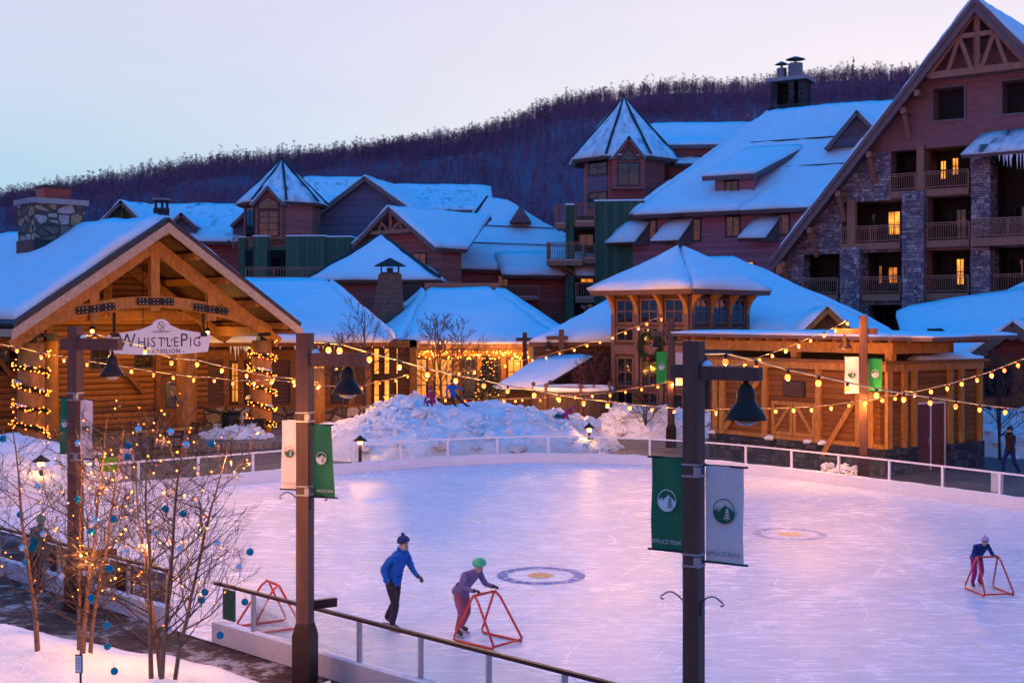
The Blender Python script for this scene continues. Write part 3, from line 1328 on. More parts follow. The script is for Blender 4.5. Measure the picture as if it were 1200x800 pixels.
# ------------------------------------------------------------------ snow mounds
class Mound:
    def __init__(s, c, rx, ry, h, rot=0, seed=1, amp=.22, fr=.6, peaks=(), power=.75):
        s.c, s.rx, s.ry, s.h, s.a, s.seed, s.amp, s.f, s.pk, s.pw = V((c[0], c[1], 0)), rx, ry, h, R(rot), seed, amp, fr, peaks, power

    def z(s, X, Y):
        d = V((X, Y, 0)) - s.c
        ca, sa = math.cos(s.a), math.sin(s.a)
        x, y = (d.x * ca + d.y * sa) / s.rx, (-d.x * sa + d.y * ca) / s.ry
        wob = 1 + .13 * nz((math.atan2(y, x) * 1.5, s.seed, 0), 1.0)
        r2 = (x * x + y * y) / (wob * wob)
        if r2 >= 1:
            return -.06
        z = s.h * (1 - r2) ** s.pw
        for (px, py, pr_, ph) in s.pk:
            q = ((X - px) ** 2 + (Y - py) ** 2) / pr_ ** 2
            if q < 1:
                z += ph * (1 - q) ** 1.5
        e = min(1, (1 - r2) * 4)
        p = (X, Y, 0)
        z += e * (s.amp * nz(p, s.f, s.seed) + s.amp * .55 * nz(p, s.f * 2.7, s.seed + 2) + s.amp * .33 * abs(nz(p, s.f * 6, s.seed + 4)) + s.amp * .2 * nz(p, s.f * 15, s.seed + 7) - s.amp * .55 * max(0, abs(nz(p, s.f * 4.1, s.seed + 11)) - .25) + s.amp * .3 * (max(0, nz(p, s.f * 9, s.seed + 13)) ** 1.5))
        return max(z, -.06)

    def build(s, label, mat=None, nu=90, nv=60, lumps=0):
        mb = MB()
        ca, sa = math.cos(s.a), math.sin(s.a)

        def fn(a, b2):
            x, y = (a * 2 - 1) * s.rx * 1.14, (b2 * 2 - 1) * s.ry * 1.14
            X, Y = s.c.x + x * ca - y * sa, s.c.y + x * sa + y * ca
            return V((X, Y, s.z(X, Y)))
        mb.grid(fn, nu, nv)
        o = mb.build('snow_pile', mat or snow_dirty, smooth=True, loc=(s.c.x, s.c.y, 0))
        tag(o, label, 'snow pile')
        if lumps:
            rnd_l = random.Random(s.seed)
            lm = MB()
            for i in range(lumps):
                a = rnd_l.uniform(0, 6.283)
                q = rnd_l.uniform(.35, 1.02)
                x, y = math.cos(a) * s.rx * q, math.sin(a) * s.ry * q
                X, Y = s.c.x + x * ca - y * sa, s.c.y + x * sa + y * ca
                c = V((X, Y, max(0, s.z(X, Y))))
                r = rnd_l.uniform(.05, .13) * (2.0 if rnd_l.random() < .12 else 1)
                k0 = len(lm.v)
                lm.sphere(c + V((0, 0, r * .2)), r, 8, 6, sc=(rnd_l.uniform(.8, 1.6), rnd_l.uniform(.8, 1.4), rnd_l.uniform(.6, 1.0)))
                lm.v[k0:] = [tuple(V(p) + V((nz(p, 7), nz(p, 7, 3), nz(p, 7, 5))) * r * .7) for p in lm.v[k0:]]
            ol = lm.build('snow_lumps', mat or snow_dirty, o)
            ol['kind'] = 'stuff'
        return o


main_pile = Mound((-2.1, 55.0), 7.0, 4.9, 1.75, 12, 3, .34, .55, peaks=((-5.2, 57.2, 2.8, .75), (-.5, 55, 3.0, .15)), power=.6)
main_pile.build('large ploughed snow hill children slide on behind the ice', nu=150, nv=110, lumps=420)
right_pile = Mound((6.6, 62.4), 5.4, 2.8, 1.15, 0, 9, .5, .9, power=.5)
right_pile.build('lumpy snow bank in front of the two-storey cupola building', nu=130, nv=70, lumps=320)
far_pile = Mound((22.0, 53.5), 3.6, 2.6, 1.75, 0, 12, .45, .8, power=.5)
far_pile.build('tall snow heap beside the barn-sided shed with the red door', nu=90, nv=70, lumps=160)
terr_pile = Mound((-12.3, 57.4), 1.9, 1.1, .75, 0, 15, .25, 1.3, power=.8)
terr_pile.build('small shovelled heap at the foot of the garlanded column', nu=60, nv=40, lumps=60)
left_pile = Mound((-18.9, 43.6), 5.4, 3.4, 1.55, 10, 21, .25, .5, power=.6)
left_pile.build('smooth snow bank around a lit path lamp beside the pavilion', nu=80, nv=60)
bank = Mound((-7.7, 16.1), 7.2, 4.7, .75, 129, 27, .16, .5, power=.5)
bank.build('soft foreground snow bank that the lit birches grow from', mat=snow, nu=150, nv=130)
slush = Mound((-1.9, 17.6), 1.5, .5, .16, -45, 31, .12, 2.5, power=.5)
slush.build('low ridge of slush along the outside of the bronze fence', nu=60, nv=24, lumps=60)
chunks = Mound((11.5, 44.6), .9, .4, .35, -54, 33, .35, 2.5, power=.5)
chunks.build('broken snow lumps between the shed and the white rail', nu=40, nv=24, lumps=40)

# road snow strip + terrace
TZ = .28
mb = MB()
tp = [(-26, 47), (-19.2, 49.6), (-13.8, 53.6), (-9.4, 56.0), (-6.2, 58.6), (-6.2, 66.2), (-14, 72), (-34, 66)]
mb.prism([V((x, y, -.02)) for x, y in tp], V((0, 0, TZ + .02)))
o = mb.build('terrace', paver)
tag(o, kind='structure')
# ------------------------------------------------------------------ the timber pavilion
PV = Fr((-15.72, 56.0), 42)
bx, by = -15.72, 56.0
pav = thing('timber_pavilion', 'honey timber framed pavilion with arched front truss and snowy gable roof', 'pavilion', (bx, by, 0))
SL, HS, AP = .68, 6.7, 9.95


def rz_(u):
    return AP - SL * abs(u)


RFD = 22.0
rf = Roof(.26, .32, .10)
A0, A1 = PV.P(-HS, -1.5, rz_(HS)), PV.P(0, -1.5, AP)
rf.plane(PV.P(-HS, -1.5, rz_(HS)), A1, PV.P(0, RFD, AP), PV.P(-HS, RFD, rz_(HS)), snowy=False)
rf.plane(A1, PV.P(HS, -1.5, rz_(HS)), PV.P(HS, RFD, rz_(HS)), PV.P(0, RFD, AP), snowy=False)
n0 = V((0, 0, .004))
snow_sheet(rf.s, PV.P(-HS + .25, RFD, rz_(HS - .25)), PV.P(-HS + .25, -1.15, rz_(HS - .25)), PV.P(-.05, -1.15, AP - .03), PV.P(-.05, RFD, AP - .03), .30, .11, 3, .5, 60)
snow_sheet(rf.s, PV.P(HS - .2, -1.2, rz_(HS - .2)), PV.P(HS - .2, RFD, rz_(HS - .2)), PV.P(.05, RFD, AP - .03), PV.P(.05, -1.2, AP - .03), .22, .06, 5, .6, 50)
proof = rf.build(pav, dk_trim)
# rake boards
mb = MB()
for sgn in (-1, 1):
    a, b2 = PV.P(0, -1.53, AP - .24), PV.P(sgn * (HS + .02), -1.53, rz_(HS) - .25)
    mb.prism([a, b2, b2 + V((0, 0, -.42)), a + V((0, 0, -.42))], PV.v * .09)
    b3 = b2 + PV.v * (RFD + 1.5)
    mb.beam(b2 + V((0, 0, -.12)) + PV.v * .1, b3 + V((0, 0, -.12)), .06, .3)
mb.build('rake_board', pale_fascia, pav)
mb = MB()
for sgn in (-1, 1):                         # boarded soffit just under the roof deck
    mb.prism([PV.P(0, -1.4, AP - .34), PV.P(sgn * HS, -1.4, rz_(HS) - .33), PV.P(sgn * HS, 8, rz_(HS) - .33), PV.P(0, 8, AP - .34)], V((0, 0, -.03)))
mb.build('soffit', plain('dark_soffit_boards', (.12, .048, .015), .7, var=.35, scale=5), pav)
for k in range(-4, 5):                      # purlins
    if k == 0:
        uu, zz = 0, AP - .62
    else:
        uu = k * 1.5
        zz = rz_(uu) - .60
    mb = MB()
    mb.beam(PV.P(uu, -1.25, zz), PV.P(uu, 7, zz), .26, .30)
    mb.build('purlin', honey, pav)
# front truss at v = 0
TV = -.1
mb = MB()
for sgn in (-1, 1):
    mb.beam(PV.P(0 if sgn < 0 else .02, TV, AP - 1.15), PV.P(sgn * 6.25, TV, rz_(6.25) - 1.22), .30, .50, up=(0, 0, 1))
mb.build('top_chord', honey, pav)
mb = MB()
arc = []
n = 22
for i in range(n + 1):
    u = -5.9 + 11.8 * i / n
    arc.append((u, 5.05 + 1.28 * (1 - (u / 5.9) ** 2)))
up_ = [PV.P(u, TV - .1, z + .25) for u, z in arc]
dn = [PV.P(u, TV - .1, z - .25) for u, z in arc]
for i in range(n):
    mb.prism([up_[i], up_[i + 1], dn[i + 1], dn[i]], PV.v * .26)
mb.build('arched_chord', honey, pav)
for u, z0, z1 in ((0, 5.95, 8.9), (-2.75, 5.5, 7.15), (2.75, 5.5, 7.15)):
    mb = MB()
    PV.box(mb, u - .2, u + .2, TV - .16, TV + .14, z0, z1)
    mb.build('king_post' if u == 0 else 'truss_post', honey, pav)
for u0, u1, zc in ((-.85, .85, 6.34), (-3.55, -1.85, 6.02), (1.85, 3.55, 6.02)):
    mb = MB()
    sl = 0 if abs(u0 + u1) < .1 else (-.22 if u0 > 0 else .22)
    a, b2 = PV.P(u0, TV - .19, zc - sl * .5), PV.P(u1, TV - .19, zc + sl * .5)
    mb.beam(a, b2, .05, .30)
    for i in range(10):
        if i in (3, 6):
            continue
        for j in (-.08, .08):
            c0 = a.lerp(b2, (i + .5) / 10) + V((0, 0, j)) - PV.v * .035
            mb.box(c0, (.045, .03, .045), PV.a, 1)
    mb.build('steel_plate', [blackm, silver], pav)
# second truss further in
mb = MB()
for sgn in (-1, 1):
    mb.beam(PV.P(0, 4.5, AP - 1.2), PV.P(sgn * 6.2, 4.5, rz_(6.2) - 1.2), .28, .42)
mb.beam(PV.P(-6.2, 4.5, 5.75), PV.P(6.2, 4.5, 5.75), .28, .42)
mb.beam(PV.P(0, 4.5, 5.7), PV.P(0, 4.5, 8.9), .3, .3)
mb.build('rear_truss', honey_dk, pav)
# eave beams
mb = MB()
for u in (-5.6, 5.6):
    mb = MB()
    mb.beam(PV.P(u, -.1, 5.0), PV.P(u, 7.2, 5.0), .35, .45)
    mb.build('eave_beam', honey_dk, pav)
pass
# round columns with steel brackets
cols = []
for (u, v, r) in ((-5.35, .0, .53), (5.45, .0, .47), (2.95, 2.5, .46), (-2.9, 4.2, .4)):
    c0 = PV.P(u, v, TZ)
    mb = MB()
    mb.lathe(c0, [(r * 1.04, 0), (r * 1.03, .5), (r, 2.5), (r * .97, 4.32)], 20)
    cl = mb.build('column', honey, pav, smooth=True)
    cols.append((c0, r))
    mb = MB()
    mb.box(c0 + V((0, 0, 4.42)), (.36, .36, .26), PV.a)
    mb.box(c0 + V((0, 0, 4.6)), (.7, .5, .16), PV.a)
    mb.build('bracket', blackm, cl)
# log back wall with door and windows
wl = MB()
BV = 6.0
du0, du1 = PV.U(188, BV), PV.U(214, BV)
dum = (du0 + du1) / 2
wall_sheet(wl, PV, [(-7.5, TZ), (6.2, TZ), (6.2, 5.2), (0, 9.4), (-7.5, 4.6)], [(du0, du1, TZ, 2.75), (-.2, .8, 3.2, 4.3), (2.0, 3.0, 3.2, 4.3), (-4.6, -3.4, 3.2, 4.3)], BV, .25)
wl2 = Fr(PV.P(-7.5, -1, 0)[:2], 42 - 90)
wl.build('log_wall', log_side, pav)
# diagonal braces and posts on the log wall
mb = MB()
for u in (-6.2, -4.9, -2.2, du0 - .16, du1 + .16, 4.6):
    PV.box(mb, u - .14, u + .14, BV - .14, BV - .003, TZ, 5.2)
for a, b2 in (((-6.2, 2.9), (-5.0, 1.2)), ((-4.8, 4.1), (-3.2, 2.0)), ((1.0, 3.6), (2.4, 2.0))):
    mb.beam(PV.P(a[0], BV - .22, a[1]), PV.P(b2[0], BV - .22, b2[1]), .14, .2)
PV.box(mb, -7, 6, BV - .2, BV - .004, 4.45, 4.75)
mb.build('wall_framing', honey_dk, pav)
d_ = MB()
PV.box(d_, du0 + .02, du1 - .02, BV + .08, BV + .16, TZ + .02, 2.72)
dr = d_.build('door', honey_dk, pav)
d_ = MB()
PV.box(d_, dum - .27, dum + .27, BV + .04, BV + .078, 1.2, 2.5)
d_.build('pane', GLASS, dr)
d_ = MB()
PV.box(d_, du1 - .2, du1 - .14, BV + .0, BV + .078, 1.15, 1.45)
d_.build('handle', blackm, dr)
for (u0, u1) in ((-.2, .8), (2.0, 3.0), (-4.6, -3.4)):
    window(PV, u0, u1, 3.2, 4.3, BV + .1, pav, 2, 2)
mb = MB()                                       # side wall running to the left of the picture
PV.box(mb, -13.5, -7.52, .8, 1.1, TZ, 5.0)
mb.build('side_wall', log_side, pav)
mb = MB()
for u in (-8.6, -10.4, -12.4):
    PV.box(mb, u - .15, u + .15, .62, .797, TZ, 4.9)
mb.build('wall_framing', honey_dk, pav)
# stone chimney with metal flue
ch = MB()
c_u, c_v = -1.0, 8.6
PV.box(ch, c_u - 1.22, c_u + 1.22, c_v - 1.0, c_v + 1.0, 5.5, 11.05)
chm = ch.build('chimney', stone_t, pav)
ch = MB()
PV.box(ch, c_u - 1.38, c_u + 1.38, c_v - 1.16, c_v + 1.16, 11.052, 11.30)
ch.build('chimney_cap', conc, chm)
ch = MB()
PV.box(ch, c_u - .55, c_u + .75, c_v - .5, c_v + .5, 11.302, 11.85)
ch.build('flue', copper, chm)
ch = MB()
PV.box(ch, c_u - .6, c_u + .8, c_v - .55, c_v + .55, 11.853, 11.98)
ch.build('flue_cap', dk_trim, chm)
ch = MB()
PV.box(ch, c_u - 1.28, c_u + 1.28, c_v - 1.06, c_v + 1.06, AP - 1.2, AP - .62)
ch.build('flashing', dk_trim, chm)

# hanging sign
SV = -.6
zs0 = 4.55
sg = thing('hanging_sign', 'off-white carved sign reading Whistlepig Pavilion hung from the timber truss', 'sign', PV.P(0, SV, zs0))
lx, rx = -2.36, 2.50
out = [(lx + .15, zs0 - .42), (lx, zs0 + .32)]
for i in range(9):
    t = i / 8
    out.append((lx + .45 + (1.05) * t, zs0 + .42 + .16 * t))
for i in range(1, 8):
    a = math.pi * (1 - i / 8)
    out.append((.1 + .46 * math.cos(a) , zs0 + .62 + .42 * math.sin(a)))
for i in range(9):
    t = 1 - i / 8
    out.append((rx - .45 - 1.05 * t, zs0 + .42 + .16 * t))
out += [(rx, zs0 + .32), (rx - .15, zs0 - .42)]
for i in range(1, 8):
    t = i / 8
    out.append((rx - .15 - (rx - lx - .3) * t, zs0 - .42 - .10 * math.sin(math.pi * t)))
mb = MB()
mb.prism([PV.P(u, SV, z) for u, z in out], PV.v * .10)
bd = mb.build('board', white_paint, sg)
mb = MB()
fv = SV - .006
ux, uy = PV.u, V((0, 0, 1))
def put_run(mb, run, x0, x1, base, o_v):
    """letters set edge to edge between x0 and x1; run = [(text, size)]"""
    meshes = []
    tot = 0
    for txt, size in run:
        for chh in txt:
            vs, fs = text_mesh(chh, size)
            lo, hi = min(v[0] for v in vs), max(v[0] for v in vs)
            meshes.append((vs, fs, lo, hi - lo))
            tot += hi - lo
    gap = (x1 - x0 - tot * .92) / (len(meshes) - 1)
    x = x0
    for vs, fs, lo, wd in meshes:
        mb.add([PV.P(x + (q[0] - lo) * .92, o_v, base + q[1]) for q in vs], fs)
        x += wd * .92 + gap


put_run(mb, [('W', .86)], -1.95, -1.95, zs0 - .26, fv) if False else None
put_run(mb, [('W', .84), ('HISTLE', .60), ('P', .84), ('IG', .60)], -1.88, 1.98, zs0 - .17, fv)
mb.build('lettering', ink, bd)
mb = MB()
put_text(mb, '- PAVILION -', .25, PV.P(.34, fv, zs0 - .44), ux, uy, 1.0, 1.25, .006)
mb.build('lettering', ink, bd)
mb = MB()
# flourishes and the small round emblem
for (u, z, r) in ((.30, .13, .06), (.62, .10, .06), (1.93, .20, .05), (-.48, -.08, .06)):
    pts = [PV.P(u + r * math.cos(t * .5), fv, zs0 + z + r * math.sin(t * .5)) for t in range(10)]
    mb.tube(pts, .018, 4)
pts = [PV.P(.1 + .15 * math.cos(t * math.pi / 8), fv, zs0 + .72 + .19 * math.sin(t * math.pi / 8)) for t in range(16)]
mb.tube(pts, .014, 4)
mb.tube([PV.P(.0, fv, zs0 + .88), PV.P(.05, fv, zs0 + .78), PV.P(.16, fv, zs0 + .74), PV.P(.2, fv, zs0 + .63)], .016, 4)
mb.tube([PV.P(.05, fv, zs0 + .60), PV.P(.1, fv, zs0 + .66), PV.P(.18, fv, zs0 + .7)], .016, 4)
mb.tube([PV.P(-.35, fv, zs0 + .50), PV.P(.55, fv, zs0 + .50)], .011, 4)
mb.tube([PV.P(-.25, fv, zs0 + .46), PV.P(.45, fv, zs0 + .46)], .009, 4)
mb.build('flourishes', ink, bd)
for u in (-2.02, 2.15):
    mb = MB()
    PV.box(mb, u - .05, u + .05, SV + .0, SV + .1, zs0 + .3, 5.85)
    PV.box(mb, u - .16, u + .16, SV - .03, SV + .13, zs0 + .26, zs0 + .44)
    mb.build('strap', blackm, sg)

# pendant lamps in the pavilion
for i, (u, v, z, lb) in enumerate(((-1.6, 2.6, 5.1, 'small warm pendant lamp glowing behind the left end of the pavilion sign'), (1.2, 3.4, 5.0, 'small warm pendant lamp glowing above the middle of the pavilion sign'), (4.3, 3.0, 5.0, 'small warm pendant lamp glowing near the thick rear column'))):
    c0 = PV.P(u, v, z)
    pl = thing('pendant_lamp', lb, 'lamp', c0)
    mb = MB()
    mb.tube([c0 + V((0, 0, .12)), c0 + V((0, 0, rz_(u) - z - .5))], .02, 5)
    mb.build('cord', blackm, pl)
    mb = MB()
    mb.lathe(c0, [(.16, .02), (.15, .08), (.05, .16)], 12)
    mb.build('shade', blackm, pl, smooth=True)
    mb = MB()
    mb.sphere(c0 - V((0, 0, .05)), .09, 8, 6)
    mb.build('bulb', LANTERN, pl, smooth=True)
    ld = bpy.data.lights.new('pendant_light', 'POINT')
    ld.energy = 110
    ld.color = (1, .52, .16)
    ld.shadow_soft_size = .12
    lo_ = bpy.data.objects.new('pendant_light', ld)
    lo_.location = c0 - wloc(pl) - V((0, 0, .3))
    lo_.parent = pl
    COL.objects.link(lo_)


# garlands round the two front columns
def garland(c0, r, z0, z1, turns, label, seed, sgn=1, lean=0):
    rnd = random.Random(seed)
    g = thing('garland', label, 'garland', c0)
    path = []
    n = 110
    for i in range(n + 1):
        t = i / n
        a = sgn * turns * 2 * math.pi * t + lean
        rr = r + .10
        path.append(c0 + V((math.cos(a) * rr, math.sin(a) * rr, z1 + (z0 - z1) * t + .05 * math.sin(t * 40))))
    mb = MB()
    for i in range(n):
        p, q = path[i], path[i + 1]
        for k in range(44):
            b2 = p.lerp(q, rnd.random())
            d = V((rnd.gauss(0, 1), rnd.gauss(0, 1), rnd.gauss(0, 1))).normalized() * rnd.uniform(.12, .24)
            sd = d.cross(V((rnd.random(), rnd.random(), rnd.random()))).normalized() * .018
            mb.poly([b2 - sd, b2 + sd, b2 + d])
    mb.build('greenery', wreath_m, g)
    for i in range(0, n - 6, 9):              # snow resting on the garland
        if rnd.random() < .75:
            mb = MB()
            ln_ = rnd.randint(2, 6)
            mb.tube([q + V((0, 0, .09)) for q in path[i:i + ln_]], [.03] + [rnd.uniform(.05, .08) for _ in range(ln_ - 2)] + [.03], 6)
            mb.build('settled_snow', snow, g, smooth=True)
    m0 = None
    for i in range(92):
        t = (i + rnd.random()) / 92 * n
        k = int(t)
        p = path[min(k, n)]
        out_ = (p - c0)
        out_.z = 0
        out_ = out_.normalized() * rnd.uniform(.04, .14)
        p = p + out_ + V((0, 0, rnd.uniform(-.12, .12)))
        mb = MB()
        mb.sphere(p, .031, 6, 4)
        mb.build('bulb', TINY, g)
    mb = MB()                                 # the many further bulbs of the same string
    for i in range(130):
        p = path[rnd.randrange(n)]
        out_ = (p - c0)
        out_.z = 0
        mb.sphere(p + out_.normalized() * rnd.uniform(.03, .14) + V((rnd.gauss(0, .04), rnd.gauss(0, .04), rnd.uniform(-.15, .15))), .024, 6, 4)
    o_ = mb.build('bulbs', TINY, g)
    o_['kind'] = 'stuff'
    return g


garland(cols[0][0], cols[0][1], .25, 3.9, 4.6, 'lit evergreen garland winding down the thicker pavilion column near the log side wall', 5)
garland(cols[1][0], cols[1][1], .25, 4.25, 5.2, 'lit evergreen garland winding down the slimmer column beside the lodge windows', 6)


# terrace chairs, tables, bin, bucket
def chair_proto():
    t = thing('terrace_chair', 'dark metal armchair', 'chair', (0, 0, 0), 'chairs on the pavilion terrace')
    mb = MB()
    mb.box((0, 0, .44), (.48, .46, .035))
    mb.build('seat', blackm, t)
    mb = MB()
    for x in (-.23, .23):
        mb.tube([(x, .21, .44), (x, .30, .92)], .018, 5)
    for z in (.56, .66, .76, .86):
        mb.beam((-.23, .23 + (z - .44) * .19, z), (.23, .23 + (z - .44) * .19, z), .02, .06)
    mb.build('backrest', blackm, t)
    for x in (-.22, .22):
        for y in (-.2, .2):
            mb = MB()
            mb.tube([(x, y, .43), (x * 1.12, y * 1.15, 0)], .017, 5)
            mb.build('leg', blackm, t)
        mb = MB()
        mb.tube([(x * 1.08, -.2, .43), (x * 1.08, -.2, .65), (x * 1.08, .25, .66)], .016, 5)
        mb.build('armrest', blackm, t)
    return t


def table_proto():
    t = thing('terrace_table', 'square wooden terrace table', 'table', (0, 0, 0), 'tables on the pavilion terrace')
    mb = MB()
    mb.box((0, 0, .73), (.8, .8, .05))
    mb.build('tabletop', honey, t)
    mb = MB()
    mb.tube([(0, 0, 0.03), (0, 0, .70)], .04, 8)
    mb.box((0, 0, .015), (.5, .5, .03))
    mb.build('pedestal', blackm, t)
    return t


ch0, tb0 = chair_proto(), table_proto()
ch_spots = [(113, 527, .4, 'dark metal armchair on the terrace standing alone next to the lilac banner'), (171, 524, 2.0, 'dark metal armchair at the log wall end of the first table'), (188, 527, -1.7, 'dark metal armchair on the inner side of the first table'), (208, 524, 1.6, 'dark metal armchair facing the second table'), (223, 520, -.6, 'dark metal armchair closest to the white bucket'), (163, 518, 2.7, 'dark metal armchair set back against the log wall')]
for i, (px, py, a, lb) in enumerate(ch_spots):
    p = gnd(px, py, TZ)
    o = ch0 if i == 0 else dup(ch0, p)
    o.location = p
    o.rotation_euler = (0, 0, a)
    o['label'] = lb
for i, (px, py, lb) in enumerate(((180, 526, 'square wooden table between two armchairs nearer the lilac banner'), (214, 523, 'square wooden table nearer the thick rear column'))):
    p = gnd(px, py, TZ)
    o = tb0 if i == 0 else dup(tb0, p)
    o.location = p
    o['label'] = lb
p = gnd(271, 509, TZ)
bn = thing('storage_bin', 'large black bin beside the stone base of the lodge', 'bin', p)
mb = MB()
mb.lathe(p, [(.36, 0), (.40, .1), (.42, .8), (.40, 1.0)], 18)
mb.build('body', blackm, bn, smooth=True)
mb = MB()
mb.lathe(p, [(.43, 1.003), (.43, 1.06), (.3, 1.1)], 18)
mb.build('lid', blackm, bn, smooth=True)
p = gnd(296, 509, TZ)
gr = thing('cart', 'low black cart with a pale upright handle beside the bin', 'cart', p)
mb = MB()
mb.box(p + V((.1, 0, .45)), (.95, .5, .55))
mb.build('body', blackm, gr)
mb = MB()
for z in (.25, .5, .75):
    mb.box(p + V((-.42, -.3, z)), (.3, .03, .03))
mb.tube([p + V((-.42, -.3, 0)), p + V((-.42, -.3, 1.0))], .03, 6)
mb.build('handle', silver, gr)
p = gnd(254.5, 507, TZ)
bk_ = thing('bucket', 'small white bucket at the foot of the rear column', 'bucket', p)
mb = MB()
mb.lathe(p, [(.15, 0), (.19, .36), (.2, .38)], 14)
mb.build('pail', white_paint, bk_, smooth=True)
mb = MB()
mb.lathe(p, [(.21, .382), (.21, .42), (.12, .43)], 14)
mb.build('lid', white_paint, bk_, smooth=True)
# ------------------------------------------------------------------ lodge with stone base right of the pavilion (C)
LC = Fr(at_px(262, 64.5), 4)
cl_ = thing('stone_base_lodge', 'low lodge with dark framed windows, stone base and icicles beside the pavilion', 'lodge', LC.P(4, 0, 0))
e_z = 4.5
uL, uR = LC.U(240), LC.U(436)
w = MB()
wall_sheet(w, LC, [(uL, TZ), (uR, TZ), (uR, e_z), (uL, e_z)], [], 0, .25)
w.build('wall', dkbrown_side, cl_)
w = MB()
LC.box(w, uL, uR + .03, -.22, -.003, 0, 1.15)
w.build('stone_base', stone_t, cl_)
w = MB()
LC.box(w, uL, uR + .05, -.26, -.0, 1.153, 1.26)
LC.box(w, uL, uR + .05, -.12, -.003, 3.55, 4.05)
for px in (266, 283, 296, 344, 362, 384, 412, 431):
    u = LC.U(px)
    LC.box(w, u - .14, u + .14, -.16, -.004, 1.263, 3.548)
w.build('timber_framing', honey_dk, cl_)
for px0, px1, lit in ((270, 281, 1), (299, 308, 0), (338, 349, 0), (364, 382, 2), (390, 409, 0)):
    u0, u1 = LC.U(px0), LC.U(px1)
    window(LC, u0, u1, 1.35, 3.45, 0, cl_, 2, 3, pane=(GLASS, WIN_LIT, WIN_LIT2)[lit])
rf = Roof(.22, .30, .07)
zr = CAMH + (HZ - 331) * 70.5 / F
pe = [LC.P(LC.U(236, -1.2), -1.2, 4.42), LC.P(LC.U(455, -1.2), -1.2, 4.42)]
pr_ = [LC.P(LC.U(384, 6.0), 6.0, zr), LC.P(LC.U(236, 6.0), 6.0, zr)]
rf.plane(pe[0], pe[1], pr_[0], pr_[1])
rf.plane(pe[1], LC.P(LC.U(455, -1.2), 13, 4.42), pr_[0], pr_[0])
rf.build(cl_, honey_dk)
w = MB()
rnd = random.Random(4)
for i in range(34):
    px = rnd.uniform(268, 305) if i < 20 else rnd.uniform(305, 450)
    ln = rnd.uniform(.15, .75) if i < 20 else rnd.uniform(.1, .3)
    q = LC.P(LC.U(px, -1.2), -1.22, 4.25)
    w = MB()
    w.tube([q, q - V((0, 0, ln * .5)), q - V((0, 0, ln))], [.05, .03, .004], 5)
    w.build('icicle', ice_chunk, cl_)
# tall window bay at its right-hand end
TB = Fr(at_px(434, 68.5), 0)
w = MB()
TB.box(w, 0, TB.U(486), 0, .4, 0, 4.5)
w.build('bay_wall', dkbrown_side, cl_)
for a, b2 in ((428.5, 440), (442, 449)):
    pass
for px0, px1, z0, z1 in ((437, 446, 2.6, 4.1), (449, 458, 2.6, 4.1), (463, 468, 2.6, 4.1), (437, 446, .7, 2.4), (449, 458, .7, 2.4), (463, 468, .7, 2.4)):
    window(TB, TB.U(px0), TB.U(px1), z0, z1, 0, cl_, 1, 2, pane=WIN_LIT2)
w = MB()
TB.box(w, TB.U(481), TB.U(489), -.5, -.1, 0, 4.45)
TB.box(w, TB.U(432), TB.U(490), -.5, -.003, 4.1, 4.45)
w.build('porch_post', honey_dk, cl_)
p0 = gnd(421, 476, .2)
w = MB()
w.tube([V((p0.x, 62.0, 0)), V((p0.x, 62.0, 3.2))], .42, 16)
cl_col = w.build('round_post', honey, cl_, smooth=True)

# ------------------------------------------------------------------ lodge with icicle lights (D)
LD = Fr(at_px(545, 76), 0)
ld_ = thing('lit_eave_lodge', 'brown lodge with a broad hipped snow roof lit warm by lights along its eave', 'lodge', LD.P(0, 0, 0))
zE = CAMH + (HZ - 403) * 75.2 / F
uL, uR = LD.U(472), LD.U(660)
w = MB()
wall_sheet(w, LD, [(uL, 0), (uR, 0), (uR, zE - .1), (uL, zE - .1)], [], .0, .3)
w.build('wall', dkbrown_side, ld_)
w = MB()
for px in (475, 505, 535, 562, 590, 622, 655):
    u = LD.U(px)
    LD.box(w, u - .15, u + .15, -.15, -.003, 0, zE - .4)
LD.box(w, uL, uR, -.2, -.004, zE - .75, zE - .42)
w.build('timber_framing', honey_dk, ld_)
for px0, px1 in ((479, 501), (509, 531), (540, 558), (566, 586), (594, 618), (627, 650)):
    window(LD, LD.U(px0), LD.U(px1), .9, zE - .85, 0, ld_, 3, 3, pane=WIN_LIT if px0 in (479, 594, 509) else (WIN_LIT2 if px0 == 627 else GLASS))
rf = Roof(.25, .38, .05)
zr = CAMH + (HZ - 342) * 83 / F
eL, eR = LD.P(LD.U(470, -.8), -.8, zE), LD.P(LD.U(668, -.8), -.8, zE)
rL, rR = LD.P(LD.U(500, 7), 7, zr), LD.P(LD.U(578, 7), 7, zr)
rf.plane(eL, eR, rR, rL)
rf.plane(LD.P(LD.U(412, 9), 9, zE), eL, rL, LD.P(LD.U(480, 14), 14, zr))
rf.plane(eR, LD.P(LD.U(668, -.8) + 1, 15, zE), LD.P(LD.U(590, 12), 12, zr), rR)
rf.build(ld_, brown_trim)
w = MB()
LD.box(w, LD.U(498, 8), LD.U(585, 8), 7.6, 8.6, zr - .6, CAMH + (HZ - 331.5) * 83.6 / F)
w.build('roof_parapet', red_trim, ld_)
w = MB()
LD.box(w, LD.U(471, 8), LD.U(497, 8), 8.2, 8.9, zr - .6, CAMH + (HZ - 333) * 84 / F)
w.build('flat_vent', dk_trim, ld_)
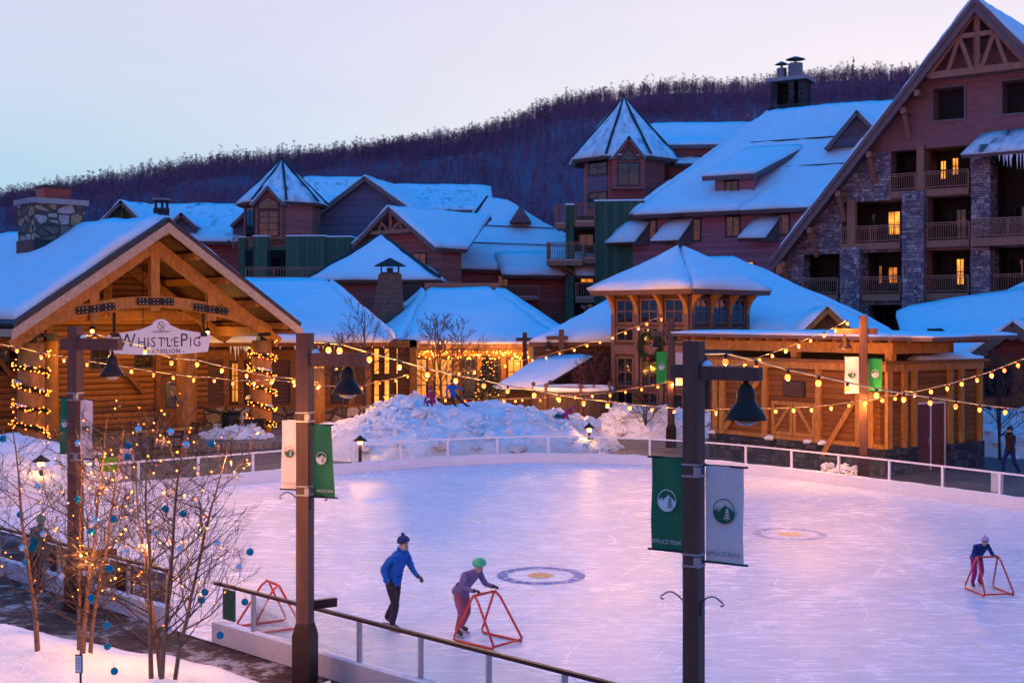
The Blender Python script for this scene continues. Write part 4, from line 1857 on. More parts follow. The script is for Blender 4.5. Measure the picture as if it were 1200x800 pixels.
# icicle lights hung under the eave
il = thing('icicle_lights', 'curtain of warm icicle lights hung under the long lodge eave', 'icicle lights', LD.P(0, -.85, zE - .3))
mb = MB()
q0, q1 = LD.P(LD.U(491, -1), -1, zE - .33), LD.P(LD.U(640, -1), -1, zE - .33)
mb.tube([q0, q1], .012, 4)
mb.build('cable', wire_m, il)
rnd = random.Random(8)
for i in range(98):
    t = (i + rnd.random() * .8) / 98
    p = q0.lerp(q1, t) - V((0, 0, rnd.choice((.12, .22, .3, .42, .5)) + rnd.uniform(-.04, .04)))
    p.y -= rnd.uniform(0, .1)
    mb = MB()
    mb.sphere(p, .042, 6, 4)
    bb = mb.build('bulb', TINY, il)
    if i % 7 == 3:
        ld = bpy.data.lights.new('icicle_light', 'POINT')
        ld.energy = 55
        ld.color = (1, .42, .08)
        ld.shadow_soft_size = 0
        lo_ = bpy.data.objects.new('icicle_light', ld)
        lo_.location = p + V((0, -.06, -.08)) - wloc(bb)
        lo_.parent = bb
        COL.objects.link(lo_)

# ------------------------------------------------------------------ pyramid roofed lodge (D2)
c0 = at_px(447, 96)
pyr = thing('pyramid_roof_lodge', 'brown building under a snowy pyramid roof with a dark ridge vent', 'lodge', (c0[0], c0[1], 0))
PR = Fr(c0, 0)
zE2 = CAMH + (HZ - 328) * 91 / F
hw = 77 * 91 / F
w = MB()
PR.box(w, -hw + .8, hw - .8, -4.2, 4.2, 0, zE2 - .15)
w.build('wall', brown_side, pyr)
rf = Roof(.3, .3, .09)
ap = PR.P(0, 0, CAMH + (HZ - 279) * 96 / F)
cs = [PR.P(-hw, -5, zE2), PR.P(hw, -5, zE2), PR.P(hw, 5, zE2), PR.P(-hw, 5, zE2)]
for i in range(4):
    rf.plane(cs[i], cs[(i + 1) % 4], ap, ap)
rf.build(pyr, brown_trim)
w = MB()
for i in range(2):
    w.tube([cs[i] + V((0, 0, .2)), ap + V((0, 0, .28))], .13, 5)
w.build('hip_flashing', dk_trim, pyr)
# shingled chimney with copper hood
c0 = at_px(457, 82)
sc0 = thing('shingled_chimney', 'flared shingle chimney with a small metal hood between two snowy roofs', 'chimney', (c0[0], c0[1], 0))
CF = Fr(c0, 6)
zt = CAMH + (HZ - 321) * 82 / F
zb = CAMH + (HZ - 392) * 82 / F
mb = MB()
lo4 = [CF.P(-1.35, -.9, zb), CF.P(1.0, -.9, zb), CF.P(1.0, .9, zb), CF.P(-1.35, .9, zb)]
hi4 = [CF.P(-.72, -.6, zt), CF.P(.72, -.6, zt), CF.P(.72, .6, zt), CF.P(-.72, .6, zt)]
for i in range(4):
    j = (i + 1) % 4
    mb.poly([lo4[i], lo4[j], hi4[j], hi4[i]])
mb.poly(hi4)
mb.build('stack', shingle_ch, sc0)
mb = MB()
CF.box(mb, -.6, .6, -.45, .45, zt + .004, zt + .1)
for u in (-.55, .55):
    for v in (-.4, .4):
        CF.box(mb, u - .05, u + .05, v - .05, v + .05, zt + .1, zt + .5)
CF.box(mb, -.2, .2, -.2, .2, zt + .1, zt + .4)
mb.build('vent_frame', dk_trim, sc0)
mb = MB()
q = [CF.P(-1.0, -.8, zt + .5), CF.P(1.0, -.8, zt + .5), CF.P(1.0, .8, zt + .5), CF.P(-1.0, .8, zt + .5)]
t_ = CF.P(0, 0, zt + 1.05)
for i in range(4):
    mb.poly([q[i], q[(i + 1) % 4], t_])
mb.poly(q[::-1])
mb.build('hood', bronze, sc0)

# low kiosk roof and round enclosure in front of the lodge
c0 = at_px(620, 66)
KF = Fr(c0, -38)
ks = thing('kiosk', 'small dark kiosk under a tilted slab of snow beside the lit spruce', 'kiosk', (c0[0], c0[1], 0))
za, zb_ = CAMH + (HZ - 457) * 66 / F, CAMH + (HZ - 431) * 66 / F
w = MB()
KF.box(w, -1.4, 1.5, -.1, 2.2, 0, za - .1)
w.build('wall', dkbrown_side, ks)
rf = Roof(.14, .22, .04)
rf.plane(KF.P(-1.9, -.9, za), KF.P(1.3, -.9, za + .15), KF.P(2.2, 2.6, zb_ + .55), KF.P(-1.4, 2.6, zb_ + .3))
rf.build(ks, dk_trim)
window(KF, .2, 1.2, .9, 1.7, -.1, ks, 1, 1, pane=WIN_LIT)
c0 = at_px(672, 63)
en = thing('round_enclosure', 'low round slatted wooden enclosure with snow along its rim', 'enclosure', (c0[0], c0[1], 0))
w = MB()
cc = V((c0[0], c0[1], 0))
zt = CAMH + (HZ - 456) * 63 / F
w.lathe(cc, [(1.95, 0), (1.95, zt), (1.8, zt), (1.8, .5)], 28)
w.build('wall', siding('dark_slats', (.085, .05, .038), .3, True), en)
w = MB()
ring = []
for k in range(40):
    a = 2 * math.pi * k / 40
    ring.append(cc + V((1.9 * math.cos(a), 1.9 * math.sin(a), zt + .06)))
ring.append(ring[0])
w.tube(ring, [.11 + .03 * nz(p, 2) for p in ring], 6, cap=False)
w.build('rim_snow', snow, en, smooth=True)
for k in range(7):
    a = 2 * math.pi * k / 7 + .35
    q = cc + V((1.98 * math.cos(a), 1.98 * math.sin(a), 0))
    w = MB()
    w.box(q + V((0, 0, (zt + .15) / 2)), (.12, .12, zt + .15), a)
    w.sphere(q + V((0, 0, zt + .26)), .11, 8, 6)
    w.build('post', dk_timber, en)

# ------------------------------------------------------------------ cupola building (K)
c0 = at_px(797, 65)
KA = Fr(c0, -45)                       # u along the face that looks to the lower right, corner towards the camera
kp = thing('cupola_lodge', 'two-storey lodge with a snow-capped lookout tower and orange timber brackets', 'lodge', (c0[0], c0[1], 0))
KL, KRt = Fr(c0, -45), Fr(c0, 45)      # left face: u = (.71,-.71); right face: u = (.71,.71)
hs = 2.42
KLo = Fr((V((c0[0], c0[1], 0)) - KRt.u * 0 + KL.v * -hs)[:2], -45)
KRo = Fr((V((c0[0], c0[1], 0)) + KRt.v * -hs)[:2], 45)
zT = 6.95
w = MB()
KL.box(w, -hs, hs, -hs, hs, 0, zT)
w.build('tower_wall', dkbrown_side, kp)
rf = Roof(.28, .34, .05)
he = 3.28
cs = [KL.P(-he, -he, 7.02), KL.P(he, -he, 7.02), KL.P(he, he, 7.02), KL.P(-he, he, 7.02)]
ap = KL.P(0, 0, 9.05)
for i in range(4):
    rf.plane(cs[i], cs[(i + 1) % 4], ap, ap)
rf.build(kp, brown_trim)
w = MB()
w.lathe(ap + V((0, 0, .25)), [(.12, 0), (.14, .12), (.05, .2)], 8)
w.build('finial', dk_trim, kp)
for face, (nm) in ((KLo, 'l'), (KRo, 'r')):
    for u in (-1.55, 0, 1.55):
        window(face, u - .58, u + .58, 5.35, 6.6, 0, kp, 2, 2, frame=brown_trim)
        window(face, u - .58, u + .58, 4.45, 5.2, 0, kp, 2, 1, frame=brown_trim)
        if nm == 'l':
            window(face, u - .55, u + .55, 2.2, 3.7, 0, kp, 2, 2, frame=brown_trim)
            window(face, u - .55, u + .55, .35, 2.0, 0, kp, 2, 2, frame=brown_trim)
    w = MB()
    for u in (-2.3, -.775, .775, 2.3):
        face.box(w, u - .13, u + .13, -.12, -.003, 0, 6.7)
    face.box(w, -hs, hs, -.14, -.004, 3.85, 4.3)
    w.build('tower_trim', brown_trim, kp)
    for u in (-2.3, -.775, .775, 2.3):      # curved timber brackets
        w = MB()
        pts = []
        for i in range(9):
            t = i / 8
            pts.append((-.14 - .52 * t ** 2.2, 5.85 + .92 * t))
        sec = [face.P(u - .11, v, z) for v, z in pts] + [face.P(u - .11, v, z) for v, z in ((-.14, 6.77),)]
        w.prism(sec, face.u * .22)
        w.build('bracket', honey, kp)
# its low roof on the left, dark wall below
w = MB()
LW = Fr(at_px(625, 69), 2)
LW.box(w, 0, LW.U(735), 0, 5, 0, 4.3)
w.build('left_wing_wall', dkbrown_side, kp)
rf = Roof(.25, .32, .06)
zl = CAMH + (HZ - 401) * 68 / F
ztp = CAMH + (HZ - 352) * 73 / F
rf.plane(LW.P(-.3, -.8, zl), LW.P(LW.U(738, -.8), -.8, zl), LW.P(LW.U(740, 4), 4, ztp), LW.P(LW.U(718, 4), 4, ztp))
# broad blue roof on the right
RW = Fr(at_px(860, 66), -6)
zr = CAMH + (HZ - 307) * 75 / F
ze = CAMH + (HZ - 394) * 64.5 / F
rf.plane(RW.P(RW.U(800, -1), -1, ze), RW.P(RW.U(1052, -1), -1, ze), RW.P(RW.U(862, 9), 9, zr), RW.P(RW.U(822, 9), 9, zr))
rf.plane(RW.P(RW.U(1052, -1), -1, ze), RW.P(RW.U(1052, -1) + 1, 18, ze), RW.P(RW.U(862, 9), 9.01, zr), RW.P(RW.U(862, 9), 9, zr))
rf.build(kp, brown_trim)
w = MB()
RW.box(w, RW.U(815), RW.U(1030), 0, .3, 0, ze - .1)
w.build('right_wing_wall', dkbrown_side, kp)
# little lit gable on that roof
GG = Fr(at_px(969, 60.5), -8)
zg0, zg1 = CAMH + (HZ - 399) * 60.5 / F, CAMH + (HZ - 359) * 60.5 / F
rf = Roof(.16, .22, .03)
gs = 40 * 60.5 / F
rf.plane(GG.P(-gs, -.4, zg0), GG.P(0, -.4, zg1), GG.P(0, 6, zg1), GG.P(-gs, 6, zg0))
rf.plane(GG.P(0, -.4, zg1), GG.P(gs, -.4, zg0), GG.P(gs, 6, zg0), GG.P(0, 6, zg1))
rf.build(kp, honey_dk, name='gable_roof')
w = MB()
w.prism([GG.P(-gs + .2, 0, zg0 - .1), GG.P(gs - .2, 0, zg0 - .1), GG.P(0, 0, zg1 - .25)], GG.v * .2)
w.build('gable_wall', honey_dk, kp)
w = MB()
for sgn in (-1, 1):
    w.beam(GG.P(0, -.42, zg1 - .2), GG.P(sgn * gs, -.42, zg0 - .2), .08, .2)
w.build('gable_rake', honey, kp)

# ------------------------------------------------------------------ far right lodge (L)
LL = Fr(at_px(1190, 55), -28)
ll_ = thing('snowy_gable_lodge', 'brown lodge at the frame edge with a deep snow roof and timber gable', 'lodge', (LL.o.x, LL.o.y, 0))
zA, zB = CAMH + (HZ - 377) * 54 / F, CAMH + (HZ - 420) * 54 / F
hs2 = -LL.U(1130, -.9)
w = MB()
w.prism([LL.P(-hs2 + .6, 0, 0), LL.P(6, 0, 0), LL.P(6, 0, zA - .4 - (6 - 0) * (zA - zB) / hs2 * .0 - 1.3), LL.P(0, 0, zA - .45), LL.P(-hs2 + .6, 0, zB - .15)], LL.v * .3)
w.build('wall', brown_side, ll_)
w = MB()
for u in (-1.5, .2, 1.8, 3.4):
    LL.box(w, u - .12, u + .12, -.12, -.003, 0, zB)
LL.box(w, -hs2 + .6, 5, -.14, -.004, zB - .35, zB - .05)
LL.box(w, -hs2 + .6, 5, -.14, -.004, 1.9, 2.1)
w.build('timber_framing', honey_dk, ll_)
for u0 in (-1.3, .4, 2.0):
    window(LL, u0, u0 + 1.2, .5, 1.8, 0, ll_, 2, 2)
    window(LL, u0, u0 + 1.2, 2.2, zB - .45, 0, ll_, 2, 1)
rf = Roof(.22, .36, .05)
rf.plane(LL.P(-hs2, -.9, zB), LL.P(0, -.9, zA), LL.P(0, 9, zA), LL.P(-hs2, 9, zB))
rf.plane(LL.P(0, -.9, zA), LL.P(hs2 * 2.5, -.9, zA - (zA - zB) * 2.5), LL.P(hs2 * 2.5, 9, zA - (zA - zB) * 2.5), LL.P(0, 9, zA))
# the long blue roof behind
BQ = Fr(at_px(1100, 64), -10)
zq0, zq1 = CAMH + (HZ - 420) * 63 / F, CAMH + (HZ - 367) * 71 / F
rf.plane(BQ.P(BQ.U(1062, -1), -1, zq0), BQ.P(BQ.U(1260, -1), -1, zq0 + .3), BQ.P(BQ.U(1260, 7), 7, zq1 + 1.6), BQ.P(BQ.U(1050, 7), 7, zq1))
zq2 = CAMH + (HZ - 333) * 72 / F
rf.plane(BQ.P(BQ.U(1120, 4), 6.5, zq1 - .35), BQ.P(BQ.U(1290, 6), 5.5, zq1 - .1), BQ.P(BQ.U(1290, 10), 10, zq2 + 1.0), BQ.P(BQ.U(1205, 10), 10, zq2))
rf.build(ll_, brown_trim)
w = MB()
for (sgn, k) in ((-1, 1), (1, 2.2)):
    w.beam(LL.P(0, -.95, zA - .3), LL.P(sgn * hs2 * k, -.95, zA - (zA - zB) * k - .3), .1, .34)
for (u, z) in ((0, zA - .65), (-hs2 * .55, zA - (zA - zB) * .55 - .5), (-hs2 * .95, zB - .5)):
    w.beam(LL.P(u, -1.15, z), LL.P(u, 0, z), .2, .24)
w.build('gable_rake', brown_trim, ll_)
w = MB()
BQ.box(w, BQ.U(1058), BQ.U(1240), 0, .3, 0, zq0 - .1)
w.build('rear_wall', brown_side, ll_)
hv = thing('roof_vent', 'dark blue metal vent hood poking through the snow on the right-hand roof', 'vent', BQ.P(BQ.U(1094, 2), 2, zq0 + 1.1))
w = MB()
q = BQ.P(BQ.U(1092, 1), 1, CAMH + (HZ - 402) * 64 / F)
w.tube([q, q + V((0, 0, .72))], .24, 12)
w.build('pipe', bronze, hv, smooth=True)
w = MB()
w.tube([q + V((.1, 0, .5)), q + V((.4, -.05, .52)), q + V((.58, -.1, .38)), q + V((.60, -.1, 0))], [.22, .24, .24, .2], 12)
w.build('elbow', bronze, hv, smooth=True)

# ------------------------------------------------------------------ barn sided shed (J)
J1 = Fr((13.25, 45.5), math.degrees(math.atan2(-.81, .585)))
J2 = Fr((13.25, 45.5), math.degrees(math.atan2(.585, .81)))
sh = thing('barn_shed', 'honey timber shed with cross-braced barn doors, red door and flat snowy canopy', 'shed', (13.25, 45.5, 0))
LN1, LN2, JH = 8.7, 5.7, 3.9
w = MB()
wall_sheet(w, J1, [(-LN1, .95), (0, .95), (0, JH - .2), (-LN1, JH - .2)], [], 0, .2)
wall_sheet(w, J2, [(0, .95), (LN2, .95), (LN2, JH - .2), (0, JH - .2)], [(1.75, 3.55, .95, 2.55)], 0, .2)
w.poly([J2.P(LN2, 0, 0), J2.P(LN2, 6, 0), J2.P(LN2, 6, JH - .2), J2.P(LN2, 0, JH - .2)])
w.build('wall', shed_side, sh)
w = MB()
J1.box(w, -LN1, .12, -.12, .2, 0, .947)
J2.box(w, .12, 1.75, -.118, .2, 0, .946)
J2.box(w, 3.55, LN2 + .1, -.118, .2, 0, .946)
w.build('stone_base', stone_d, sh)
w = MB()
for px in (840, 848, 898, 961, 1008, 1022):
    u = J1.U(px)
    J1.box(w, u - .13, u + .13, -.13, -.003, .95, JH - .2)
for u in (.0, .16, 1.02, 1.58, 3.72, 4.4, LN2 - .14):
    J2.box(w, u - (.0 if u == 0 else .12), u + .12, -.13, -.003, .95, JH - .2)
J1.box(w, -LN1, -.002, -.16, -.004, JH - .2, JH + .05)
J2.box(w, -.16, LN2, -.16, -.005, JH - .2, JH + .05)
J2.box(w, 1.6, 3.7, -.1, -.002, 2.55, 2.7)
J1.box(w, -LN1, 0, -.1, -.002, .951, 1.1)
for (a, b2) in (((849, 522), (897, 437)), ((1003, 470), (966, 533))):
    pa, pb = J1.uz(*a), J1.uz(*b2)
    w.beam(J1.P(pa[0], -.08, max(1.05, pa[1])), J1.P(pb[0], -.08, min(JH - .3, pb[1])), .12, .2)
w.build('timber_framing', honey, sh)
# barn doors
ua, ub = J1.U(906), J1.U(957)
um = (ua + ub) / 2
for (a, b2, fl_) in ((ua, um - .02, 1), (um + .02, ub, -1)):
    w = MB()
    J1.box(w, a, b2, -.06, -.003, 1.12, 2.42)
    dd = w.build('barn_door', shed_side, sh)
    w = MB()
    for (x0, x1, z0, z1) in ((a, a + .14, 1.12, 2.42), (b2 - .14, b2, 1.12, 2.42), (a + .14, b2 - .14, 1.12, 1.26), (a + .14, b2 - .14, 2.28, 2.42)):
        J1.box(w, x0, x1, -.10, -.062, z0, z1)
    p, q = ((a + .15, 1.28), (b2 - .15, 2.26))
    if fl_ < 0:
        p, q = ((a + .15, 2.26), (b2 - .15, 1.28))
    w.beam(J1.P(p[0], -.083, p[1]), J1.P(q[0], -.083, q[1]), .035, .13)
    w.build('door_brace', honey, dd)
w = MB()
u0, u1 = J1.U(919), J1.U(944)
J1.box(w, u0, u1, -.08, -.003, 2.62, 3.2)
vt = w.build('vent', dk_trim, sh)
w = MB()
for i in range(6):
    z = 2.67 + i * .085
    J1.box(w, u0 + .06, u1 - .06, -.11, -.083, z, z + .045)
w.build('louvres', dk_timber, vt)
w = MB()
J2.box(w, 1.84, 3.46, .02, .08, .03, 2.46)
rd = w.build('door', red_door, sh)
w = MB()
for (x0, x1, z0, z1) in ((1.76, 1.84, 0, 2.54), (2.62, 2.68, .03, 2.46), (3.46, 3.54, 0, 2.54), (1.84, 3.46, 2.46, 2.54)):
    J2.box(w, x0, x1, -.01 if x0 != 2.62 else .0, .018, z0, z1)
w.build('door_frame', pale_rail, rd)
w = MB()
J2.box(w, 2.52, 2.58, -.03, .018, 1.0, 1.25)
w.build('handle', silver, rd)
# lower flat roof and its snow, clerestory, canopy
w = MB()
w.prism([J1.P(-LN1, -.22, JH + .052), J1.P(.22, -.22, JH + .052), J1.P(.22, 0, JH + .052) + J2.u * (LN2 + .3), J1.P(-LN1, 0, JH + .052) + J2.u * (LN2 + .3)], V((0, 0, .12)))
lr_ = w.build('lower_roof', honey_dk, sh)
w = MB()
snow_sheet(w, J2.P(1.8, -.1, JH + .17), J2.P(LN2 + .1, -.1, JH + .17), J2.P(LN2 + .1, 5, JH + .17), J2.P(2.6, 5, JH + .17), .2, .06, 4, .4)
w.build('snow_cover', snow_roof, lr_, smooth=True)
w = MB()
J1.box(w, -LN1 + .3, -.5, 1.0, 3.6, JH + .1, 4.55)
w.build('clerestory', dk_int, sh)
w = MB()
J1.box(w, -LN1 - 1.2, .3, .05, .35, 4.33, 4.72)
J1.box(w, .0, .3, .35, 3.6, 4.33, 4.72)
J1.box(w, -LN1 - 1.2, .3, 3.3, 3.6, 4.33, 4.72)
for u in (-LN1 - .9, -4.3, .1):
    J1.box(w, u - .14, u + .14, .06, .34, JH + .18, 4.328)
w.build('canopy_beam', honey, sh)
w = MB()
for i in range(15):
    u = -LN1 - 1.4 + i * .82
    J1.box(w, u - .08, u + .08, -.45, 4.0, 4.722, 4.86)
w.build('rafter_tails', honey_dk, sh)
rf = Roof(.12, .12, .03)
rf.plane(J1.P(-LN1 - 1.7, -.6, 4.99), J1.P(2.4, -.6, 4.93), J1.P(2.4, 4.4, 4.99), J1.P(-LN1 - 1.7, 4.4, 5.05))
rf.build(sh, brown_trim, name='canopy_roof')
w = MB()
J1.box(w, -LN1 - .95, -LN1 - .65, -.1, .2, 0, 4.33)
w.build('canopy_post', honey, sh)
# snow on the ledges
rnd = random.Random(5)
for px in (905, 950, 968, 838):
    w = MB()
    u = J1.U(px)
    w.sphere(J1.P(u, -.12, .96), .16, 14, 9, sc=(1.5, .7, .6))
    w.v = [tuple(V(q) + V((nz(q, 6), nz(q, 6, 2), nz(q, 6, 4))) * .07) for q in w.v]
    w.build('ledge_snow', snow, sh, smooth=True)
# lamp on the shed beam end
# ------------------------------------------------------------------ big stone and timber hotel gable (I)
HI = Fr((28.96, 80.0), -38)
hot = thing('stone_gable_hotel', 'tall hotel wing with steep gable, purple-grey stone piers and timber balconies', 'hotel', (28.96, 80, 0))
uLe, zLe = HI.uz(905, 303, -1.2)
_, zAp = HI.uz(1143, -3, -1.2)
uAp = HI.U(1143, -1.2)
slope = (zAp - zLe) / (uAp - uLe)


def rk_(u):
    return zAp - slope * abs(u - uAp)


uw0 = HI.U(919)
uR = 15.5


def hole(px0, px1, py0, py1):
    u0, u1 = HI.U(px0), HI.U(px1)
    pc = (px0 + px1) / 2
    return [u0, u1, HI.Z(pc, py1), HI.Z(pc, py0)]


hA, hB = hole(1044, 1075, 176, 225), hole(1084, 1137, 172, 221)
hC, hD = hole(987, 1057, 237, 286), hole(1087, 1138, 229, 281)
hE, hF_, hG, hH = hole(942, 984, 299, 347), hole(1011, 1057, 295, 346), hole(1086, 1137, 292, 344), hole(1165, 1215, 290, 340)
hK, hM = hole(1017, 1057, 357, 400), hole(1163, 1230, 186, 256)
rows = [[hA, hB], [hC, hD], [hE, hF_, hG, hH]]
for r_ in rows:
    zb = sum(h[2] for h in r_) / len(r_)
    zt = sum(h[3] for h in r_) / len(r_)
    for h in r_:
        h[2], h[3] = zb, zt
hM[2] = rows[1][0][2]
hM[3] = rows[0][0][3] - .4
wA, wB = hole(1094, 1130, 103, 140), hole(1175, 1225, 94, 131)
for h in (wB,):
    h[2], h[3] = wA[2], wA[3]
zS = hA[3] + .1
allh = [hA, hB, hC, hD, hE, hF_, hG, hH, hK, hM, wA, wB]
outl = [(uw0, 0), (uR, 0), (uR, rk_(uR) - .3), (uAp, zAp - .4), (uw0, rk_(uw0) - .4)]
uS = hA[0]
w = MB()
wall_sheet(w, HI, outl, allh + [(-30, -29, 0, 1)] if False else allh, 0, 1.0, mifn=lambda u, z: 1 if (z < zS and u < uS) or z < hE[2] + .0 or (u > hG[1] and z < zS) or (hF_[1] < u < hG[0] and z < hD[3]) else 0)
w.build('wall', [shingle_w, stone_p], hot)
# window openings high in the gable: near-black panels painted as the shade inside
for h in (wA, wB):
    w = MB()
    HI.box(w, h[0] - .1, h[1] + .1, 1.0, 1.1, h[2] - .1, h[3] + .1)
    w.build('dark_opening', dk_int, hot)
    w = MB()
    for (a, b2, c, d) in ((h[0] - .15, h[1] + .15, h[2] - .18, h[2] - .002), (h[0] - .15, h[1] + .15, h[3] + .002, h[3] + .16), (h[0] - .15, h[0] - .002, h[2], h[3]), (h[1] + .002, h[1] + .15, h[2], h[3])):
        HI.box(w, a, b2, -.08, .06, c, d)
    w.build('opening_trim', purple_trim, hot)
# balconies
chev = False
lit_b = {1: [(.35, .52, .35, .85, 1), (.62, .80, .45, .9, 1)], 2: [(.75, .98, .25, .9, 1)], 5: [(.32, .45, .3, .8, 0), (.62, .9, .3, .75, 0)], 6: [(.70, .92, .22, .92, 1)]}
for i, h in enumerate([hA, hB, hC, hD, hE, hF_, hG, hH, hM, hK]):
    w = MB()
    D0, D1 = 1.0, 2.6
    u0, u1, z0, z1 = h
    bz = [HI.P(u0 - .05, D0 - .02, z0), HI.P(u1 + .05, D0 - .02, z0), HI.P(u1 + .05, D1, z0), HI.P(u0 - .05, D1, z0)]
    tz = [p + V((0, 0, z1 - z0)) for p in bz]
    w.poly(bz)
    w.poly(tz[::-1])
    w.poly([bz[3], bz[2], tz[2], tz[3]])
    w.poly([bz[0], bz[3], tz[3], tz[0]])
    w.poly([bz[2], bz[1], tz[1], tz[2]])
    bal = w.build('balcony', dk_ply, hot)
    if h is not hK:
        w = MB()
        HI.box(w, u0 - .0, u1 + .0, -.35, -.003, z0 - .42, z0 - .02)
        HI.box(w, u0 + .003, u1 - .003, -.30, 1.0, z0 - .018, z0 + .03)
        w.build('slab_fascia', red_trim, bal)
        w = MB()
        railing(w, HI.P(u0 + .05, -.2, z0 + .03), HI.P(u1 - .05, -.2, z0 + .03), 1.1, chevron=False)
        w.build('railing', red_trim, bal)
    wd_ = u1 - u0
    zz0 = z0 + .05
    sh_ = .95 / wd_
    for (a, b2, c, d, br) in lit_b.get(i, []):
        a, b2 = max(.02, a - sh_), max(.14, b2 - sh_)
        window(HI, u0 + a * wd_, u0 + b2 * wd_, zz0 + c * 2.3, zz0 + d * 2.5, D1 - .03, bal, 2, 2, pane=WIN_LIT2 if br else WIN_LIT)
    for (a, b2) in {0: [], 2: [(.45, .58)], 3: [(.5, .6), (.66, .95)], 4: [(.6, .8)], 5: [], 6: [(.5, .62)], 7: [(.4, .8)], 8: [(.45, .95)], 9: [(.4, .8)]}.get(i, []):
        a, b2 = max(.02, a - sh_), max(.14, b2 - sh_)
        window(HI, u0 + a * wd_, u0 + b2 * wd_, zz0 + .1, zz0 + 2.15, D1 - .03, bal, 2, 1)
# posts between openings
w = MB()
HI.box(w, hA[1] + .02, hB[0] - .02, -.2, .12, hA[2] - .3, hA[3] + .2)
w.build('balcony_post', red_trim, hot)
w = MB()
pu = HI.U(999)
HI.box(w, pu - .28, pu + .28, -.26, .1, hC[2] - .1, hC[3] + .15)
w.build('balcony_post', red_trim, hot)
# stone piers standing proud
for (px0, px1, py) in ((1057.5, 1083, 224), (985, 1008, 290), (1139, 1161, 187)):
    w = MB()
    u0, u1 = HI.U(px0, -.5), HI.U(px1, -.5)
    HI.box(w, u0, u1, -.62, -.38 + .35, 0, HI.Z((px0 + px1) / 2, py, -.5))
    w.build('stone_pier', stone_p, hot)
w = MB()
HI.box(w, uw0 + .1, hE[0] - 2.0, -.06, -.003, 0, 3)
# long projecting balcony on the right
w = MB()
ub0 = HI.U(1138, -1.2)
zf = hD[2]
HI.box(w, ub0, uR, -1.3, -.64, zf - .5, zf + .02)
bl = w.build('balcony', red_trim, hot)
w = MB()
railing(w, HI.P(ub0 + .05, -1.22, zf + .02), HI.P(uR, -1.22, zf + .02), 1.15, chevron=True, bal=.05)
w.build('railing', red_trim, bl)
# small snowy awning roof at the right
rf = Roof(.22, .28, .05)
ua0 = HI.U(1126, -2.0)
zaw = HI.Z(1126, 182, -2.0)
rf.plane(HI.P(ua0, -2.0, zaw), HI.P(uR, -2.0, zaw), HI.P(uR, 0, zaw + 1.35), HI.P(HI.U(1148), 0, zaw + 1.35))
aw = rf.build(hot, purple_trim, snow_streak, name='awning_roof')
w = MB()
rnd = random.Random(8)
for i in range(26):
    q = HI.P(ua0 + 2.2 + rnd.random() * 6, -2.02, zaw - .18)
    ln = rnd.uniform(.2, 1.0)
    w = MB()
    w.tube([q, q - V((0, 0, ln * .5)), q - V((0, 0, ln))], [.06, .035, .004], 5)
    w.build('icicle', ice_chunk, aw)
# roof slabs, rake boards, brackets
rf = Roof(.35, .3, .08)
uRR = uR + 1
rf.plane(HI.P(uLe, -1.25, zLe), HI.P(uAp, -1.25, zAp), HI.P(uAp, 22, zAp), HI.P(uLe, 22, zLe))
rf.plane(HI.P(uAp, -1.25, zAp), HI.P(uRR, -1.25, rk_(uRR)), HI.P(uRR, 22, rk_(uRR)), HI.P(uAp, 22, zAp), sn=.2)
rf.build(hot, purple_trim, snow_streak2)
w = MB()
for (ue, ze) in ((uLe - .1, rk_(uLe - .1)), (uRR, rk_(uRR))):
    a, b2 = HI.P(uAp, -1.32, zAp - .30), HI.P(ue, -1.32, ze - .30)
    w.prism([a, b2, b2 + V((0, 0, -.62)), a + V((0, 0, -.62))], HI.v * .12)
    a2, b3 = HI.P(uAp, -1.42, zAp + .0), HI.P(ue, -1.42, ze + .0)
    w.prism([a2, b3, b3 + V((0, 0, -.36)), a2 + V((0, 0, -.36))], HI.v * .096)
w.build('rake_board', purple_trim, hot)
for (px, py) in ((1082, 92), (1066, 116), (1026, 168), (990, 216), (957, 262), (926, 306)):
    u = HI.U(px)
    z = rk_(u) - 1.25
    w = MB()
    w.beam(HI.P(u, -1.2, z), HI.P(u, .02, z), .34, .38)
    if (px, py) != (1082, 92):
        w.beam(HI.P(u + .03, -1.0, z - .2), HI.P(u + .03, -.02, z - 1.7), .26, .26)
    w.build('rake_bracket', red_trim, hot)
# decorative truss near the apex with louvred panel behind
zt0 = HI.Z(1143, 83, -.9)
zt1 = HI.Z(1143, 41, -.9)
hw0, hw1 = (zAp - 1.2 - zt0) / slope, (zAp - 1.0 - zt1) / slope
w = MB()
up = (0, 0, 1)
w.beam(HI.P(uAp - hw0, -.9, zt0), HI.P(uAp + hw0, -.9, zt0), .34, .42)
w.beam(HI.P(uAp - hw1, -.92, zt1), HI.P(uAp + hw1, -.92, zt1), .28, .30)
w.beam(HI.P(uAp, -.94, zt0), HI.P(uAp, -.94, zAp - 1.0), .3, .3)
for sgn in (-1, 1):
    w.beam(HI.P(uAp + sgn * .3, -.88, zt0 + .1), HI.P(uAp + sgn * hw1 * .95, -.88, zt1 - .1), .24, .26)
    w.beam(HI.P(uAp + sgn * hw0 * .64, -.86, zt0), HI.P(uAp + sgn * hw1 * 1.02, -.86, zt1 - .1), .24, .24)
    w.beam(HI.P(uAp + sgn * (hw0 + .2), -.96, zt0 - .1), HI.P(uAp + sgn * .2, -.96, zAp - 1.1), .2, .2)
w.build('gable_truss', red_trim, hot)
w = MB()
for i in range(14):
    z = zt0 + 1.3 + i * .19
    hwz = min(1.9, (zAp - .9 - z) / slope - .3)
    if hwz > .2:
        HI.box(w, uAp - hwz, uAp + hwz, -.14, -.02, z, z + .1)
w.build('louvre_panel', slate_side, hot)

